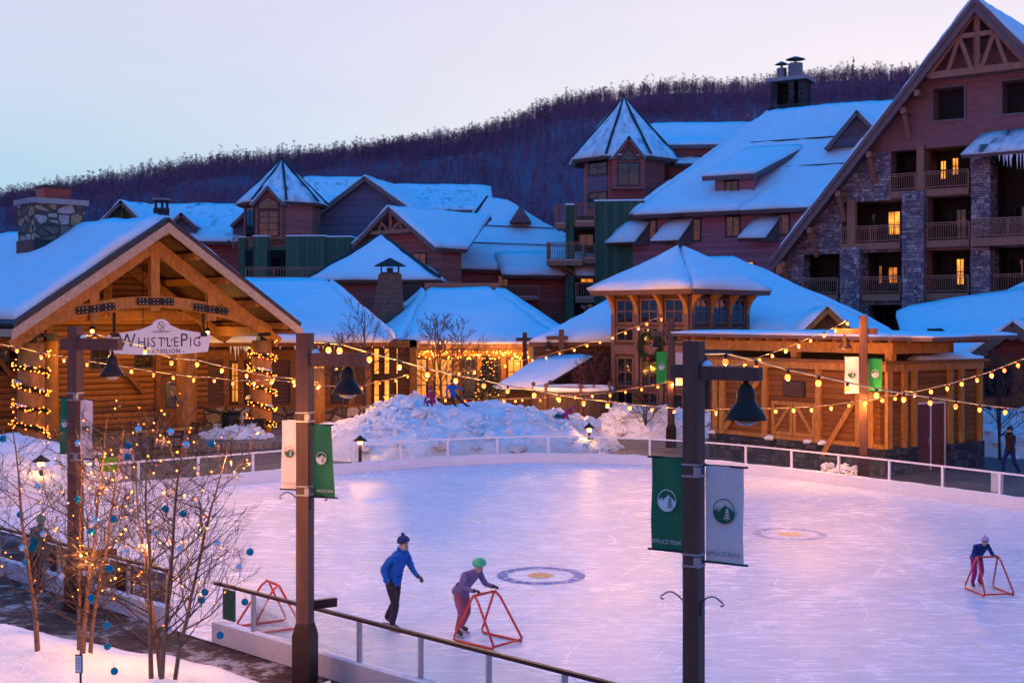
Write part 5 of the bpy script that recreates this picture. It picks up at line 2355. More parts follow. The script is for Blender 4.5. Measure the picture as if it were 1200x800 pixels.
# ------------------------------------------------------------------ central hotel block with long blue roof (H)
HC = Fr((18.2, 105.0), -30)
hc = thing('long_roof_hotel', 'taupe clapboard hotel block under a long blue snow roof with shed dormers', 'hotel', (18.2, 105, 0))
zE = 14.85
uA, uB = HC.U(706), HC.U(985)
w = MB()
wall_sheet(w, HC, [(uA, 0), (uB, 0), (uB, zE), (uA, zE)], [], 0, .3)
w.poly([HC.P(uA, 0, 0), HC.P(uA, 12, 0), HC.P(uA, 12, zE), HC.P(uA, 0, zE)])
w.build('wall', purple_side, hc)
rf = Roof(.45, .25, .10)
zR = 24.0
rL, rR = HC.U(900, 12), HC.U(1062, 12)
e0, e1 = HC.P(HC.U(738, -.9), -.9, zE - .3), HC.P(HC.U(985, -.9), -.9, zE - .3)
zRl = zRr = zR = 24.4
rf.plane(e0, e1, HC.P(rR, 12, zRr), HC.P(rL, 12, zRl))
rf.plane(HC.P(HC.U(690, 9), 14, zE), e0, HC.P(rL, 12, zRl), HC.P(rL, 13, zRl))
roof_c = rf.build(hc, purple_trim, snow_roof)


def roofz(v):
    return zE - .3 + (zR - zE + .3) * (v + .9) / 12.9


# lower eaves run (two shed roofs stepping out) as separate thin roofs
for (px0, px1, pe0, pe1, dv) in ((742, 800, 703, 800, 1.0), (786, 865, 786, 868, .5), (866, 950, 866, 955, .5)):
    rf = Roof(.35, .22, .05)
    a, b2 = HC.U(px0, -1.6), HC.U(px1, -1.6)
    rf.plane(HC.P(a, -1.6, zE + .0 - .45), HC.P(b2, -1.6, zE - .45), HC.P(b2 + 1.2, 2.6, zE + 2.2), HC.P(a + 1.2, 2.6, zE + 2.2))
    rf.build(hc, purple_trim, name='dormer_roof')
for (px0, px1, zz0, zz1) in ((752, 770, 257, 283), (803, 822, 256, 283), (850, 868, 252, 278), (905, 926, 250, 276)):
    pc = (px0 + px1) / 2
    window(HC, HC.U(px0), HC.U(px1), HC.Z(pc, zz1), HC.Z(pc, zz0), 0, hc, 2, 1, fw=.13)
for (px0, px1, zz0, zz1, pm) in ((876, 884, 306, 314, WIN_LIT2), (908, 920, 308, 330, GLASS), (747, 760, 309, 320, GLASS)):
    pc = (px0 + px1) / 2
    window(HC, HC.U(px0), HC.U(px1), HC.Z(pc, zz1), HC.Z(pc, zz0), 0, hc, 1, 1, pane=pm)
# shed roofs on the wall
for (px0, px1, py0, py1) in ((709, 744, 262, 284), (762, 795, 258, 282), (864, 897, 256, 279)):
    rf = Roof(.28, .22, .05)
    pc = (px0 + px1) / 2
    a, b2 = HC.U(px0, -1.5), HC.U(px1, -1.5)
    zl, zh = HC.Z(pc, py1, -1.5), HC.Z(pc, py0, 0)
    rf.plane(HC.P(a, -1.5, zl), HC.P(b2, -1.5, zl), HC.P(b2 + .75, -.01, zh), HC.P(a + .95, -.01, zh))
    rf.build(hc, purple_trim, name='awning_roof')
    w = MB()
    w.prism([HC.P(b2 - .15, -1.4, zl - .25), HC.P(b2 + .7, 0, zl - .25), HC.P(b2 + .7, 0, zh - .3)], HC.u * -.25)
    w.build('awning_bracket', purple_trim, hc)
# upper shed dormer
dv = .9
pa, pb = HC.U(838, dv), HC.U(884, dv)
zd0, zd1 = HC.Z(858, 236, dv), HC.Z(858, 203, dv)
w = MB()
HC.box(w, pa, pb, dv, dv + 5, zd0 - 1.5, zd1)
dm = w.build('dormer_wall', purple_side, hc)
window(HC, HC.U(849, dv), HC.U(866, dv), HC.Z(858, 231, dv), HC.Z(858, 207, dv), dv, dm, 2, 1, fw=.12)
rf = Roof(.4, .22, .05)
rf.plane(HC.P(pa - .8, dv - 1.0, zd1 - .25), HC.P(pb + .4, dv - 1.0, zd1 - .25), HC.P(pb + 2.6, dv + 5.6, zd1 + 2.6), HC.P(pa + .5, dv + 5.6, zd1 + 2.6))
rf.build(hc, purple_trim, name='dormer_roof')
# louvred gable dormer
dv = 5.0
um, zb_ = HC.uz(1006, 170, dv)
zt_ = HC.Z(1006, 130, dv)
g_ = 2.2
w = MB()
w.prism([HC.P(um - g_, dv, zb_), HC.P(um + g_, dv, zb_), HC.P(um, dv, zt_ - .3)], HC.v * 4)
gd = w.build('gable_dormer', slate_side, hc)
w = MB()
for i in range(8):
    z = zb_ + .6 + i * .2
    hh = g_ * (1 - (z - zb_) / (zt_ - zb_)) - .5
    if hh > .1:
        HC.box(w, um - hh, um + hh, dv - .1, dv - .004, z, z + .11)
w.build('louvres', purple_trim, gd)
rf = Roof(.3, .18, .04)
rf.plane(HC.P(um - g_ - .5, dv - .6, zb_ - .2), HC.P(um, dv - .6, zt_), HC.P(um, dv + 5, zt_), HC.P(um - g_ - .5, dv + 2, zb_ - .2), snowy=False)
rf.plane(HC.P(um, dv - .6, zt_), HC.P(um + g_ + .5, dv - .6, zb_ - .2), HC.P(um + g_ + .5, dv + 2, zb_ - .2), HC.P(um, dv + 5, zt_))
rf.build(hc, purple_trim, name='dormer_roof')
# snow guards: dark rails crossing the roof
for v in (3.6, 7.2):
    w = MB()
    w.beam(HC.P(HC.U(850 if v < 5 else 880, v), v, roofz(v) + .32), HC.P(HC.U(1000, v), v, roofz(v) + .32), .1, .12)
    w.build('snow_guard', dk_trim, hc)
# stone chimney with two flues
cx, cy_ = at_px(927, 126)
CH = Fr((cx, cy_), -30)
z0, z1 = 18.0, CAMH + (HZ - 97) * 126 / F
w = MB()
CH.box(w, -1.75, 1.75, -1.3, 1.3, z0, z1 - 2.3)
for (a, b2) in ((-1.65, -1.05), (.1, .65), (1.1, 1.6)):
    CH.box(w, a, b2, -1.2, 1.2, z1 - 2.3, z1)
CH.box(w, -1.65, 1.6, .5, 1.15, z1 - 2.28, z1 - .01)
sc1 = w.build('chimney', stone_d, hc)
w = MB()
CH.box(w, -2.05, 2.05, -1.6, 1.6, z1 + .003, z1 + .35)
w.build('chimney_cap', conc, sc1)
for (u, r, hh) in ((-.95, .5, 1.1), (.45, .72, 1.45)):
    w = MB()
    c = CH.P(u, 0, z1 + .352)
    w.lathe(c, [(r, 0), (r, hh), (r * .85, hh + .05), (.12, hh + .06), (.12, hh + .4), (r * 1.35, hh + .42), (r * .2, hh + .72)], 14)
    w.build('flue', plain('flue_metal', (.16, .17, .20), .45, metal=.6), sc1, smooth=False)

# ------------------------------------------------------------------ tower hotel (H2)


def oct_pts(c, r, z, rot=22.5, n=8):
    return [V((c[0] + r * math.cos(R(rot + 360 / n * k)), c[1] + r * math.sin(R(rot + 360 / n * k)), z)) for k in range(n)]


c0 = at_px(731, 120)
tw = thing('pointed_tower_hotel', 'red-brown hotel tower with a pointed snow roof and a big triangular-topped window', 'hotel', (c0[0], c0[1], 0))
TF = Fr(c0, 0)
zE, zA = CAMH + (HZ - 184) * 116 / F, CAMH + (HZ - 117) * 120 / F
w = MB()
ow = oct_pts(c0, 3.95, 0)
w.prism(ow, V((0, 0, zE)))
w.build('tower_wall', brown_side, tw)
rf = Roof(.4, .2, .06)
oe = oct_pts(c0, 5.3, zE)
ap = V((c0[0], c0[1], zA))
for k in range(8):
    rf.plane(oe[k], oe[(k + 1) % 8], ap, ap)
rf.build(tw, brown_trim, snow_streak, name='tower_roof')
w = MB()
for k in range(8):
    w.tube([oe[k] + V((0, 0, .18)), ap + V((0, 0, .2))], .12, 5)
w.lathe(ap + V((0, 0, .15)), [(.16, 0), (.12, .25), (.03, .5)], 8)
w.build('hip_caps', dk_trim, tw)
# dormer gable on the front face
fy = c0[1] - 3.95 * math.cos(R(22.5))
DF = Fr((c0[0] , fy - 1.25), 0)
gz = CAMH + (HZ - 160) * DF.o.y / F
gh = 1.55
rf = Roof(.25, .14, .03)
rf.plane(DF.P(-gh, -.45, zE - .25), DF.P(0, -.45, gz), DF.P(0, 4, gz), DF.P(-gh, 2.2, zE - .25))
rf.plane(DF.P(0, -.45, gz), DF.P(gh, -.45, zE - .25), DF.P(gh, 2.2, zE - .25), DF.P(0, 4, gz))
rf.build(tw, purple_trim, name='gable_roof')
w = MB()
zz = lambda py: CAMH + (HZ - py) * DF.o.y / F
w.prism([DF.P(-gh + .1, -.02, zz(221)), DF.P(gh - .1, -.02, zz(221)), DF.P(gh - .1, -.02, zE - .35), DF.P(0, -.02, gz - .3), DF.P(-gh + .1, -.02, zE - .35)], V((0, 1.3, 0)))
w.build('gable_wall', brown_side, tw)
zz = lambda py: CAMH + (HZ - py) * DF.o.y / F
window(DF, -1.02, 1.02, zz(218), zz(190), -.03, tw, 2, 2, fw=.12, bars=[zz(199.5)])
w = MB()
w.prism([DF.P(-1.05, -.12, zz(188.5)), DF.P(1.05, -.12, zz(188.5)), DF.P(0, -.12, zz(173))], V((0, .08, 0)))
tri = w.build('window', dk_trim, tw)
w = MB()
w.prism([DF.P(-.8, -.14, zz(187.3)), DF.P(.8, -.14, zz(187.3)), DF.P(0, -.14, zz(175.5))], V((0, .018, 0)))
w.build('pane', GLASS, tri)
# left diagonal face windows
a_, b_ = ow[4], ow[5]
for q in (ow,):
    i0 = min(range(8), key=lambda k: (q[k] + q[(k + 1) % 8]).x * .6 + (q[k] + q[(k + 1) % 8]).y)
best = None
for k in range(8):
    mid = (ow[k] + ow[(k + 1) % 8]) / 2
    d = mid - V((c0[0], c0[1], 0))
    if d.x < -.3 and d.y < -.3:
        best = (ow[k], ow[(k + 1) % 8])
p, q = sorted(best, key=lambda v: v.x)
S1 = Fr((p.x, p.y), math.degrees(math.atan2(q.y - p.y, q.x - p.x)))
ln = (q - p).length
window(S1, .35, ln - .35, zz(202), zz(183), -.02, tw, 2, 2, fw=.11)
w = MB()
S1.box(w, .35, ln - .35, -.06, -.004, zz(221), zz(203))
w.build('blue_panel', slate_side, tw)
window(S1, .35, ln - .35, zz(241), zz(222), -.02, tw, 2, 1, fw=.11)
# wing to the right of the tower
WG = Fr((c0[0] + 3.2, 121.5), -4)
uE = WG.U(925)
w = MB()
WG.box(w, 0, WG.U(880), 0, 9, 0, CAMH + (HZ - 189) * 121 / F)
w.build('wing_wall', brown_side, tw)
rf = Roof(.35, .28, .07)
zb0, zt0_ = CAMH + (HZ - 191) * 120 / F, CAMH + (HZ - 146) * 129 / F
rf.plane(WG.P(-.5, -.9, zb0), WG.P(uE, -.9, zb0), WG.P(uE, 8, zt0_), WG.P(-.5, 8, zt0_))
rf.build(tw, brown_trim)
w = MB()
d0, d1 = WG.U(783, -.3), WG.U(846, -.3)
zdt = CAMH + (HZ - 171) * 121 / F
WG.box(w, d0, d1, -.3, 5, zb0 - 2.2, zdt)
dm = w.build('dormer_wall', brown_side, tw)
window(WG, WG.U(813, -.3), WG.U(828, -.3), zz(196), zz(172.5), -.3, dm, 2, 2, fw=.11, bars=[zz(179)])
rf = Roof(.35, .3, .04)
rf.plane(WG.P(d0 - .3, -1.1, zdt), WG.P(d1 + .3, -1.1, zdt), WG.P(d1 + .3, 6, zdt + 1.7), WG.P(d0 - .3, 6, zdt + 1.7))
rf.build(tw, purple_trim, name='dormer_roof')
rf = Roof(.4, .16, .03)                      # lean-to between tower wing and the long roof
q0 = at(779, 214, 113)
q1 = at(850, 190, 116)
rf.plane(q0, q1, q1 + V((1.6, 7, 0)), q0 + V((1.6, 7, 0)))
rf.build(tw, purple_trim, name='lean_to_roof')
w = MB()
w.prism([at(789, 214, 114), at(850, 192, 116.5), at(850, 250, 116.5), at(789, 250, 114)], V((.3, 6, 0)))
w.build('lean_to_wall', brown_side, tw)
# green stair block with balconies, part of the tower hotel
GB = Fr(at_px(697, 110), -8)
zg = CAMH + (HZ - 236) * 110 / F
w = MB()
GB.box(w, 0, GB.U(755), 0, 6, 0, zg)
gb = w.build('green_block', green_side, tw)
w = MB()
GB.box(w, -.05, GB.U(755) + .05, -.05, 6, zg + .003, zg + .14)
w.build('snow_cap', snow, gb)
u0, u1 = GB.U(663), GB.U(672.5)
w = MB()
GB.box(w, u0, u1, 0, .7, 0, CAMH + (HZ - 240) * 110 / F)
gc = w.build('green_pier', green_side, tw)
w = MB()
GB.box(w, u0 - .03, u1 + .03, -.03, .73, CAMH + (HZ - 240) * 110 / F + .003, CAMH + (HZ - 238) * 110 / F)
w.build('snow_cap', snow, gc)
w = MB()
GB.box(w, GB.U(664, 3), .1, 3, 3.3, 0, zg - 1)
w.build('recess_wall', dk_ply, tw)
za = lambda py: CAMH + (HZ - py) * 110 / F
for (pa, pb, pt, pbt, v0) in ((673, 697, 239, 263, -.3), (640.5, 683, 285, 309, -1.6), (683, 698, 287, 306, -.2), (674, 697, 331, 352, -.3), (650, 663, 240, 265, -.6)):
    a, b2 = GB.U(pa, v0), GB.U(pb, v0)
    zf = za(pbt - 3)
    w = MB()
    GB.box(w, a, b2, v0, 2.9, zf - .42, zf)
    bl = w.build('balcony', red_trim, tw)
    w = MB()
    railing(w, GB.P(a + .05, v0 + .06, zf), GB.P(b2 - .05, v0 + .06, zf), (pbt - 3 - pt) * 110 / F, pitch=.2, bal=.05)
    railing(w, GB.P(a + .05, v0 + .1, zf), GB.P(a + .05, v0 + 2.4, zf), (pbt - 3 - pt) * 110 / F, pitch=.2, bal=.05)
    w.build('railing', red_trim, bl)
    w = MB()
    GB.box(w, a + .1, b2 - .1, v0 + .12, v0 + 1.5, zf + .004, zf + .16)
    w.build('balcony_snow', snow, bl)
for px in (654, 661):
    w = MB()
    u = GB.U(px, -.8)
    w.beam(GB.P(u - .3, -1.3, za(309)), GB.P(u + .9, -.1, za(322)), .18, .2)
    w.build('balcony_bracket', red_trim, tw)
for (pa, pb, pt, pbt, pm) in ((678, 696, 271, 286, GLASS), (680, 696, 318, 331, WIN_LIT), (678, 696, 355, 372, GLASS)):
    window(GB, GB.U(pa, 3), GB.U(pb, 3), za(pbt), za(pt), 2.98, tw, 2, 1, pane=pm)

# ------------------------------------------------------------------ left condo complex (F, G)
c0 = at_px(331, 113)
lt = thing('turret_lodge', 'far lodge with a pointed snowy turret above dark green board balconies', 'lodge', (c0[0], c0[1], 0))
zE, zA = CAMH + (HZ - 237) * 110 / F, CAMH + (HZ - 189) * 113 / F
ow = oct_pts(c0, 3.35, 0, 15)
w = MB()
w.prism(ow, V((0, 0, zE)))
w.build('turret_wall', red_side, lt)
rf = Roof(.35, .16, .05)
oe = oct_pts(c0, 4.05, zE, 15)
ap = V((c0[0], c0[1], zA))
for k in range(8):
    rf.plane(oe[k], oe[(k + 1) % 8], ap, ap)
rf.build(lt, brown_trim, snow_streak, name='turret_roof')
w = MB()
for k in range(8):
    w.tube([oe[k] + V((0, 0, .15)), ap + V((0, 0, .17))], .1, 5)
w.lathe(ap + V((0, 0, .12)), [(.14, 0), (.2, .15), (.1, .3), (.02, .6)], 8)
w.build('hip_caps', dk_trim, lt)
faces = []
for k in range(8):
    p, q = ow[k], ow[(k + 1) % 8]
    mid = (p + q) / 2
    if mid.y < c0[1] - 1.0:
        p, q = sorted((p, q), key=lambda v: v.x)
        faces.append((mid.x, p, q))
faces.sort(key=lambda t: t[0])
yy = lambda py: CAMH + (HZ - py) * 110 / F
for i, (mx_, p, q) in enumerate(faces[:2]):
    S1 = Fr((p.x, p.y), math.degrees(math.atan2(q.y - p.y, q.x - p.x)))
    ln = (q - p).length
    if i == 0:
        window(S1, .5, ln - .45, yy(278), yy(241), -.02, lt, 2, 5, fw=.12)
    else:
        S1 = Fr((S1.o - S1.v * .68)[:2], math.degrees(S1.a))
        window(S1, .35, ln - .35, yy(278), yy(247), -.02, lt, 2, 4, fw=.12)
        m_ = ln / 2
        w = MB()
        sec = [(.35, yy(246)), (ln - .35, yy(246)), (ln - .35, yy(238)), (m_, yy(231)), (.35, yy(238))]
        w.prism([S1.P(u, -.12, z) for u, z in sec], S1.v * .09)
        tri = w.build('window', dk_trim, lt)
        w = MB()
        sec = [(.48, yy(245)), (ln - .48, yy(245)), (ln - .48, yy(238.8)), (m_, yy(232.7)), (.48, yy(238.8))]
        w.prism([S1.P(u, -.14, z) for u, z in sec], S1.v * .018)
        w.build('pane', GLASS, tri)
        rf = Roof(.22, .1, .02)
        gz = yy(219)
        rf.plane(S1.P(-.2, -.4, zE - .3), S1.P(m_, -.4, gz), S1.P(m_, 3.0, gz), S1.P(-.2, 1.6, zE - .3))
        rf.plane(S1.P(m_, -.4, gz), S1.P(ln + .2, -.4, zE - .3), S1.P(ln + .2, 1.6, zE - .3), S1.P(m_, 3.0, gz))
        rf.build(lt, purple_trim, name='gable_roof')
        w = MB()
        w.prism([S1.P(.1, -.0, yy(281)), S1.P(ln - .1, -.0, yy(281)), S1.P(ln - .1, -.0, zE - .4), S1.P(m_, -.0, gz - .25), S1.P(.1, -.0, zE - .4)], S1.v * .75)
        w.build('gable_wall', red_side, lt)
# green balcony block
GL = Fr(at_px(335, 106), -6)
g = lambda py: CAMH + (HZ - py) * 106 / F
w = MB()
GL.box(w, 0, GL.U(381), 0, 4, 0, g(277))
GL.box(w, GL.U(381) + .003, GL.U(410), .25, 4, 0, g(278))
GL.box(w, GL.U(280), 0, .3, .9, g(293), g(289) + .01)
gl = w.build('green_block', green_side, lt)
w = MB()
GL.box(w, 0, GL.U(381), -.04, 4, g(277) + .003, g(275.5))
GL.box(w, GL.U(381) + .005, GL.U(410) + .04, .2, 4, g(278) + .003, g(276.5))
w.build('snow_cap', snow, gl)
for (pa, pb, pt) in ((280, 287, 278), (297, 313, 277)):
    w = MB()
    GL.box(w, GL.U(pa), GL.U(pb), -.1, 1.0, 0, g(pt))
    gp = w.build('green_pier', green_side, lt)
    w = MB()
    GL.box(w, GL.U(pa) - .03, GL.U(pb) + .03, -.13, 1.03, g(pt) + .003, g(pt - 1.5))
    w.build('snow_cap', snow, gp)
w = MB()
GL.box(w, GL.U(281), .02, 2.2, 2.5, 0, g(290))
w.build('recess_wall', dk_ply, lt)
window(GL, GL.U(318, 2.2), GL.U(331, 2.2), g(314), g(299), 2.2, lt, 2, 1, pane=GLASS)
for (pa, pb) in ((272, 281), (287, 297), (313, 335)):
    w = MB()
    railing(w, GL.P(GL.U(pa), .3, g(290)), GL.P(GL.U(pb), .3, g(290)), .9, pitch=.2, bal=.05)
    w.build('railing', red_trim, lt)
w = MB()
DK = Fr(at_px(288, 99), 0)
DK.box(w, 0, DK.U(386), 0, 5, CAMH + (HZ - 330) * 99 / F, CAMH + (HZ - 326) * 99 / F)
dk = w.build('deck', red_trim, lt)
w = MB()
railing(w, DK.P(0, .05, CAMH + (HZ - 326) * 99 / F), DK.P(DK.U(386), .05, CAMH + (HZ - 326) * 99 / F), .85, pitch=.22, bal=.05)
w.build('railing', red_trim, dk)
w = MB()
DK.box(w, .05, DK.U(386) - .05, .2, 3, CAMH + (HZ - 326) * 99 / F + .004, CAMH + (HZ - 324) * 99 / F)
w.build('deck_snow', snow, dk)

# slate gabled block and the roofs behind it
c0 = at_px(430, 117)
sg_ = thing('slate_gable_block', 'plain slate-purple gabled block between the turret and the trussed gable', 'building', (c0[0], c0[1], 0))
SG = Fr(c0, -14)
g = lambda py: CAMH + (HZ - py) * 117 / F
uu0, uu1 = SG.U(371), SG.U(486)
w = MB()
w.prism([SG.P(uu0, 0, 0), SG.P(uu1, 0, 0), SG.P(uu1, 0, g(246)), SG.P(0, 0, g(211)), SG.P(uu0, 0, g(252))], SG.v * .3)
w.build('wall', slate_side, sg_)
rf = Roof(.4, .25, .06)
za_, sl = g(207), (g(207) - g(251)) / (-uu0)
rf.plane(SG.P(uu0 - .6, -.7, za_ - sl * (-uu0 + .6)), SG.P(0, -.7, za_), SG.P(0, 14, za_), SG.P(uu0 - .6, 14, za_ - sl * (-uu0 + .6)))
rf.plane(SG.P(0, -.7, za_), SG.P(uu1 + .3, -.7, za_ - sl * (uu1 + .3)), SG.P(uu1 + .3, 14, za_ - sl * (uu1 + .3)), SG.P(0, 14, za_))
B2 = Fr(at_px(400, 124), 0)
g2 = lambda py, v: CAMH + (HZ - py) * (124 + v) / F
rf.plane(B2.P(B2.U(340, -2), -2, g2(256, -2)), B2.P(B2.U(430, -2), -2, g2(256, -2)), B2.P(B2.U(432, 6), 6, g2(209, 6)), B2.P(B2.U(355, 6), 6, g2(209, 6)))
rf.plane(B2.P(B2.U(455, -2), -2, g2(246, -2)), B2.P(B2.U(580, -2), -2, g2(246, -2)), B2.P(B2.U(575, 6), 6, g2(219, 6)), B2.P(B2.U(450, 6), 6, g2(219, 6)))
rf.build(sg_, purple_trim, snow_streak2)

# trussed gable and big hip roof
c0 = (at_px(467, 104))
tg = thing('trussed_gable_lodge', 'russet lodge with a timber-trussed gable running into a huge hipped snow roof', 'lodge', (c0[0], c0[1], 0))
TG = Fr(c0, -40)
s = 5.1
zA, zB = TG.Z(467, 243), TG.Z(520, 291)
w = MB()
w.prism([TG.P(-s + .4, 0, 0), TG.P(s - .4, 0, 0), TG.P(s - .4, 0, zB - .1), TG.P(0, 0, zA - .5), TG.P(-s + .4, 0, zB - .1)], TG.v * 2.4)
w.build('wall', red_side, tg)
rf = Roof(.35, .28, .09)
rf.plane(TG.P(-s, -1.2, zB), TG.P(0, -1.2, zA), TG.P(0, 11.4, zA), TG.P(-s, 11.4, zB))
rf.plane(TG.P(0, -1.2, zA), TG.P(s + .2, -1.2, zB), TG.P(s + .2, 2.5, zB), TG.P(0, 11.4, zA))
HP = Fr(at_px(590, 112), 0)
ze_ = CAMH + (HZ - 314) * 112 / F
zr_ = CAMH + (HZ - 234) * 123 / F
pA, pB = HP.P(HP.U(512), 0, ze_), HP.P(HP.U(740), 0, ze_ - .5)
rA, rB = HP.P(HP.U(571, 11), 11, zr_), HP.P(HP.U(590, 11), 11, zr_ - .2)
rf.plane(pA, pB, rB, rA)
rf.plane(HP.P(HP.U(512) - 1.5, 13, ze_ + 1), pA, rA, rA)
rf.plane(pB, HP.P(HP.U(740), 14, ze_), rB, rB)
rf.plane(HP.P(HP.U(588, -1.2), -1.2, ze_ + .1 - .75), HP.P(HP.U(740, -1.2), -1.2, ze_ - .75), HP.P(HP.U(740, 1.4), 1.4, ze_ + 1.3), HP.P(HP.U(580, 1.4), 1.4, ze_ + 1.3))
rf.build(tg, purple_trim)
w = MB()
w.tube([pA + V((0, 0, .35)), rA + V((0, 0, .3))], .12, 5)
for t in (.3, .55):
    a, b2 = pA.lerp(rA, t), pB.lerp(rB, t)
    a = a.lerp(b2, .03)
    w.beam(a + V((0, -.1, .38)), b2 + V((0, -.1, .38)), .09, .09)
w.build('snow_guards', dk_trim, tg)
w = MB()
HP.box(w, HP.U(515), HP.U(665), .6, 5, 0, ze_ - .3)
w.build('rear_wall', brown_side, tg)
g = lambda py: CAMH + (HZ - py) * 112.5 / F
window(HP, HP.U(583, .6), HP.U(596, .6), g(341), g(322), .6, tg, 2, 1)
w = MB()
HP.box(w, HP.U(580, -1), HP.U(632, -1), -1, .59, g(352), g(348.5))
bl = w.build('balcony', red_trim, tg)
w = MB()
railing(w, HP.P(HP.U(580, -1), -.95, g(348.5)), HP.P(HP.U(632, -1), -.95, g(348.5)), 1.0, pitch=.18)
w.build('railing', red_trim, bl)
w = MB()
HP.box(w, HP.U(582, -1), HP.U(630, -1), -.8, .3, g(348.5) + .004, g(346.5))
w.build('balcony_snow', snow, bl)
# louvred roof dormer
um = HP.U(610, 5)
zb_, zt_ = CAMH + (HZ - 260) * 117 / F, CAMH + (HZ - 240.5) * 117 / F
w = MB()
w.prism([HP.P(um - 1.0, 5, zb_), HP.P(um + 1.0, 5, zb_), HP.P(um, 5, zt_)], V((0, 4, 0)))
gd = w.build('gable_dormer', purple_trim, tg)
w = MB()
for i in range(4):
    z = zb_ + .18 + i * .2
    hh = 1.0 * (1 - (z - zb_) / (zt_ - zb_)) - .22
    HP.box(w, um - hh, um + hh, 4.93, 4.997, z, z + .1)
w.build('louvres', slate_side, gd)
# truss ornament and window of the gable
w = MB()
zt = TG.Z(467, 271, -1)
hw = (zA - .5 - zt) / ((zA - zB) / s)
w.beam(TG.P(-hw, -.9, zt), TG.P(hw, -.9, zt), .25, .3)
w.beam(TG.P(0, -.92, zt), TG.P(0, -.92, zA - .5), .2, .2)
for k in (-1, 1):
    w.beam(TG.P(k * .1, -.88, zt), TG.P(k * hw * .5, -.88, zt + (zA - zt) * .42), .18, .18)
    w.beam(TG.P(k * hw * .62, -.86, zt), TG.P(k * hw * .45, -.86, zt + (zA - zt) * .42), .18, .18)
w.build('gable_truss', red_trim, tg)
window(TG, TG.U(484), TG.U(500), TG.Z(492, 312), TG.Z(492, 296), 0, tg, 2, 2)
window(TG, TG.U(452), TG.U(465), TG.Z(458, 312), TG.Z(458, 294), 0, tg, 2, 2)
w = MB()
TG.box(w, TG.U(476, -1), TG.U(512, -1), -1.4, -.003, 0, TG.Z(492, 328))
w.build('green_block', green_side, tg)

# far-left condo roofs
c0 = at_px(215, 118)
fl_ = thing('long_dormered_lodge', 'distant lodge with a long low snow roof, small dormers and a stone chimney', 'lodge', (c0[0], c0[1], 0))
FLF = Fr(c0, 0)
g = lambda py, v=0: CAMH + (HZ - py) * (118 + v) / F
w = MB()
FLF.box(w, FLF.U(105), FLF.U(300), 0, 8, 0, g(283))
w.build('wall', brown_side, fl_)
rf = Roof(.35, .25, .09)
rf.plane(FLF.P(FLF.U(168, -1), -1, g(283, -1)), FLF.P(FLF.U(283, -1), -1, g(283, -1)), FLF.P(FLF.U(300, 7), 7, g(241, 7)), FLF.P(FLF.U(176, 7), 7, g(241, 7)))
rf.plane(FLF.P(FLF.U(150, -3), -3, g(262, -3)), FLF.P(FLF.U(188, -3), -3, g(262, -3)), FLF.P(FLF.U(176, 2), 2, g(241, 2)), FLF.P(FLF.U(145, 2), 2, g(239, 2)))
rf.build(fl_, purple_trim, snow_streak2)
for (px, hw_, pt, pb, v) in ((144, 30, 239, 268, -3.2), (214.5, 18, 250, 265, -.2), (288, 17, 249, 264, -.2)):
    um = FLF.U(px, v)
    hwm = hw_ * 116 / F
    w = MB()
    w.prism([FLF.P(um - hwm * .9, v, g(pb + 12)), FLF.P(um + hwm * .9, v, g(pb + 12)), FLF.P(um + hwm * .9, v, g(pb)), FLF.P(um, v, g(pt) - .3), FLF.P(um - hwm * .9, v, g(pb))], V((0, 3, 0)))
    gd = w.build('gable_dormer', slate_side if hw_ < 20 else green_side, fl_)
    rf = Roof(.28, .16, .04)
    rf.plane(FLF.P(um - hwm, v - .7, g(pb) - .1), FLF.P(um, v - .7, g(pt)), FLF.P(um, v + 5, g(pt)), FLF.P(um - hwm, v + 3, g(pb) - .1))
    rf.plane(FLF.P(um, v - .7, g(pt)), FLF.P(um + hwm, v - .7, g(pb) - .1), FLF.P(um + hwm, v + 3, g(pb) - .1), FLF.P(um, v + 5, g(pt)))
    rf.build(fl_, purple_trim, name='dormer_roof')
    if hw_ > 20:
        w = MB()
        w.beam(FLF.P(um, v - .2, g(pb)), FLF.P(um, v - .2, g(pt) - .4), .15, .15)
        for k in (-1, 1):
            w.beam(FLF.P(um + k * .2, v - .2, g(pb) - .1), FLF.P(um + k * hwm * .45, v - .2, g(pb) + 1.0), .13, .13)
        w.build('gable_truss', brown_trim, gd)
c1 = at_px(189, 108)
w = MB()
cF = Fr(c1, 20)
zc0, zc1 = CAMH + (HZ - 275) * 108 / F, CAMH + (HZ - 244) * 108 / F
cF.box(w, -.62, .62, -.5, .5, zc0 - 2, zc1)
for u in (-.52, .0, .4):
    cF.box(w, u, u + .16, -.45, .45, zc1, zc1 + .65)
sc2 = w.build('chimney', stone_d, fl_)
w = MB()
cF.box(w, -.72, .72, -.6, .6, zc1 + .653, zc1 + .8)
w.build('chimney_cap', conc, sc2)
# ------------------------------------------------------------------ lamp posts, banners, string lights


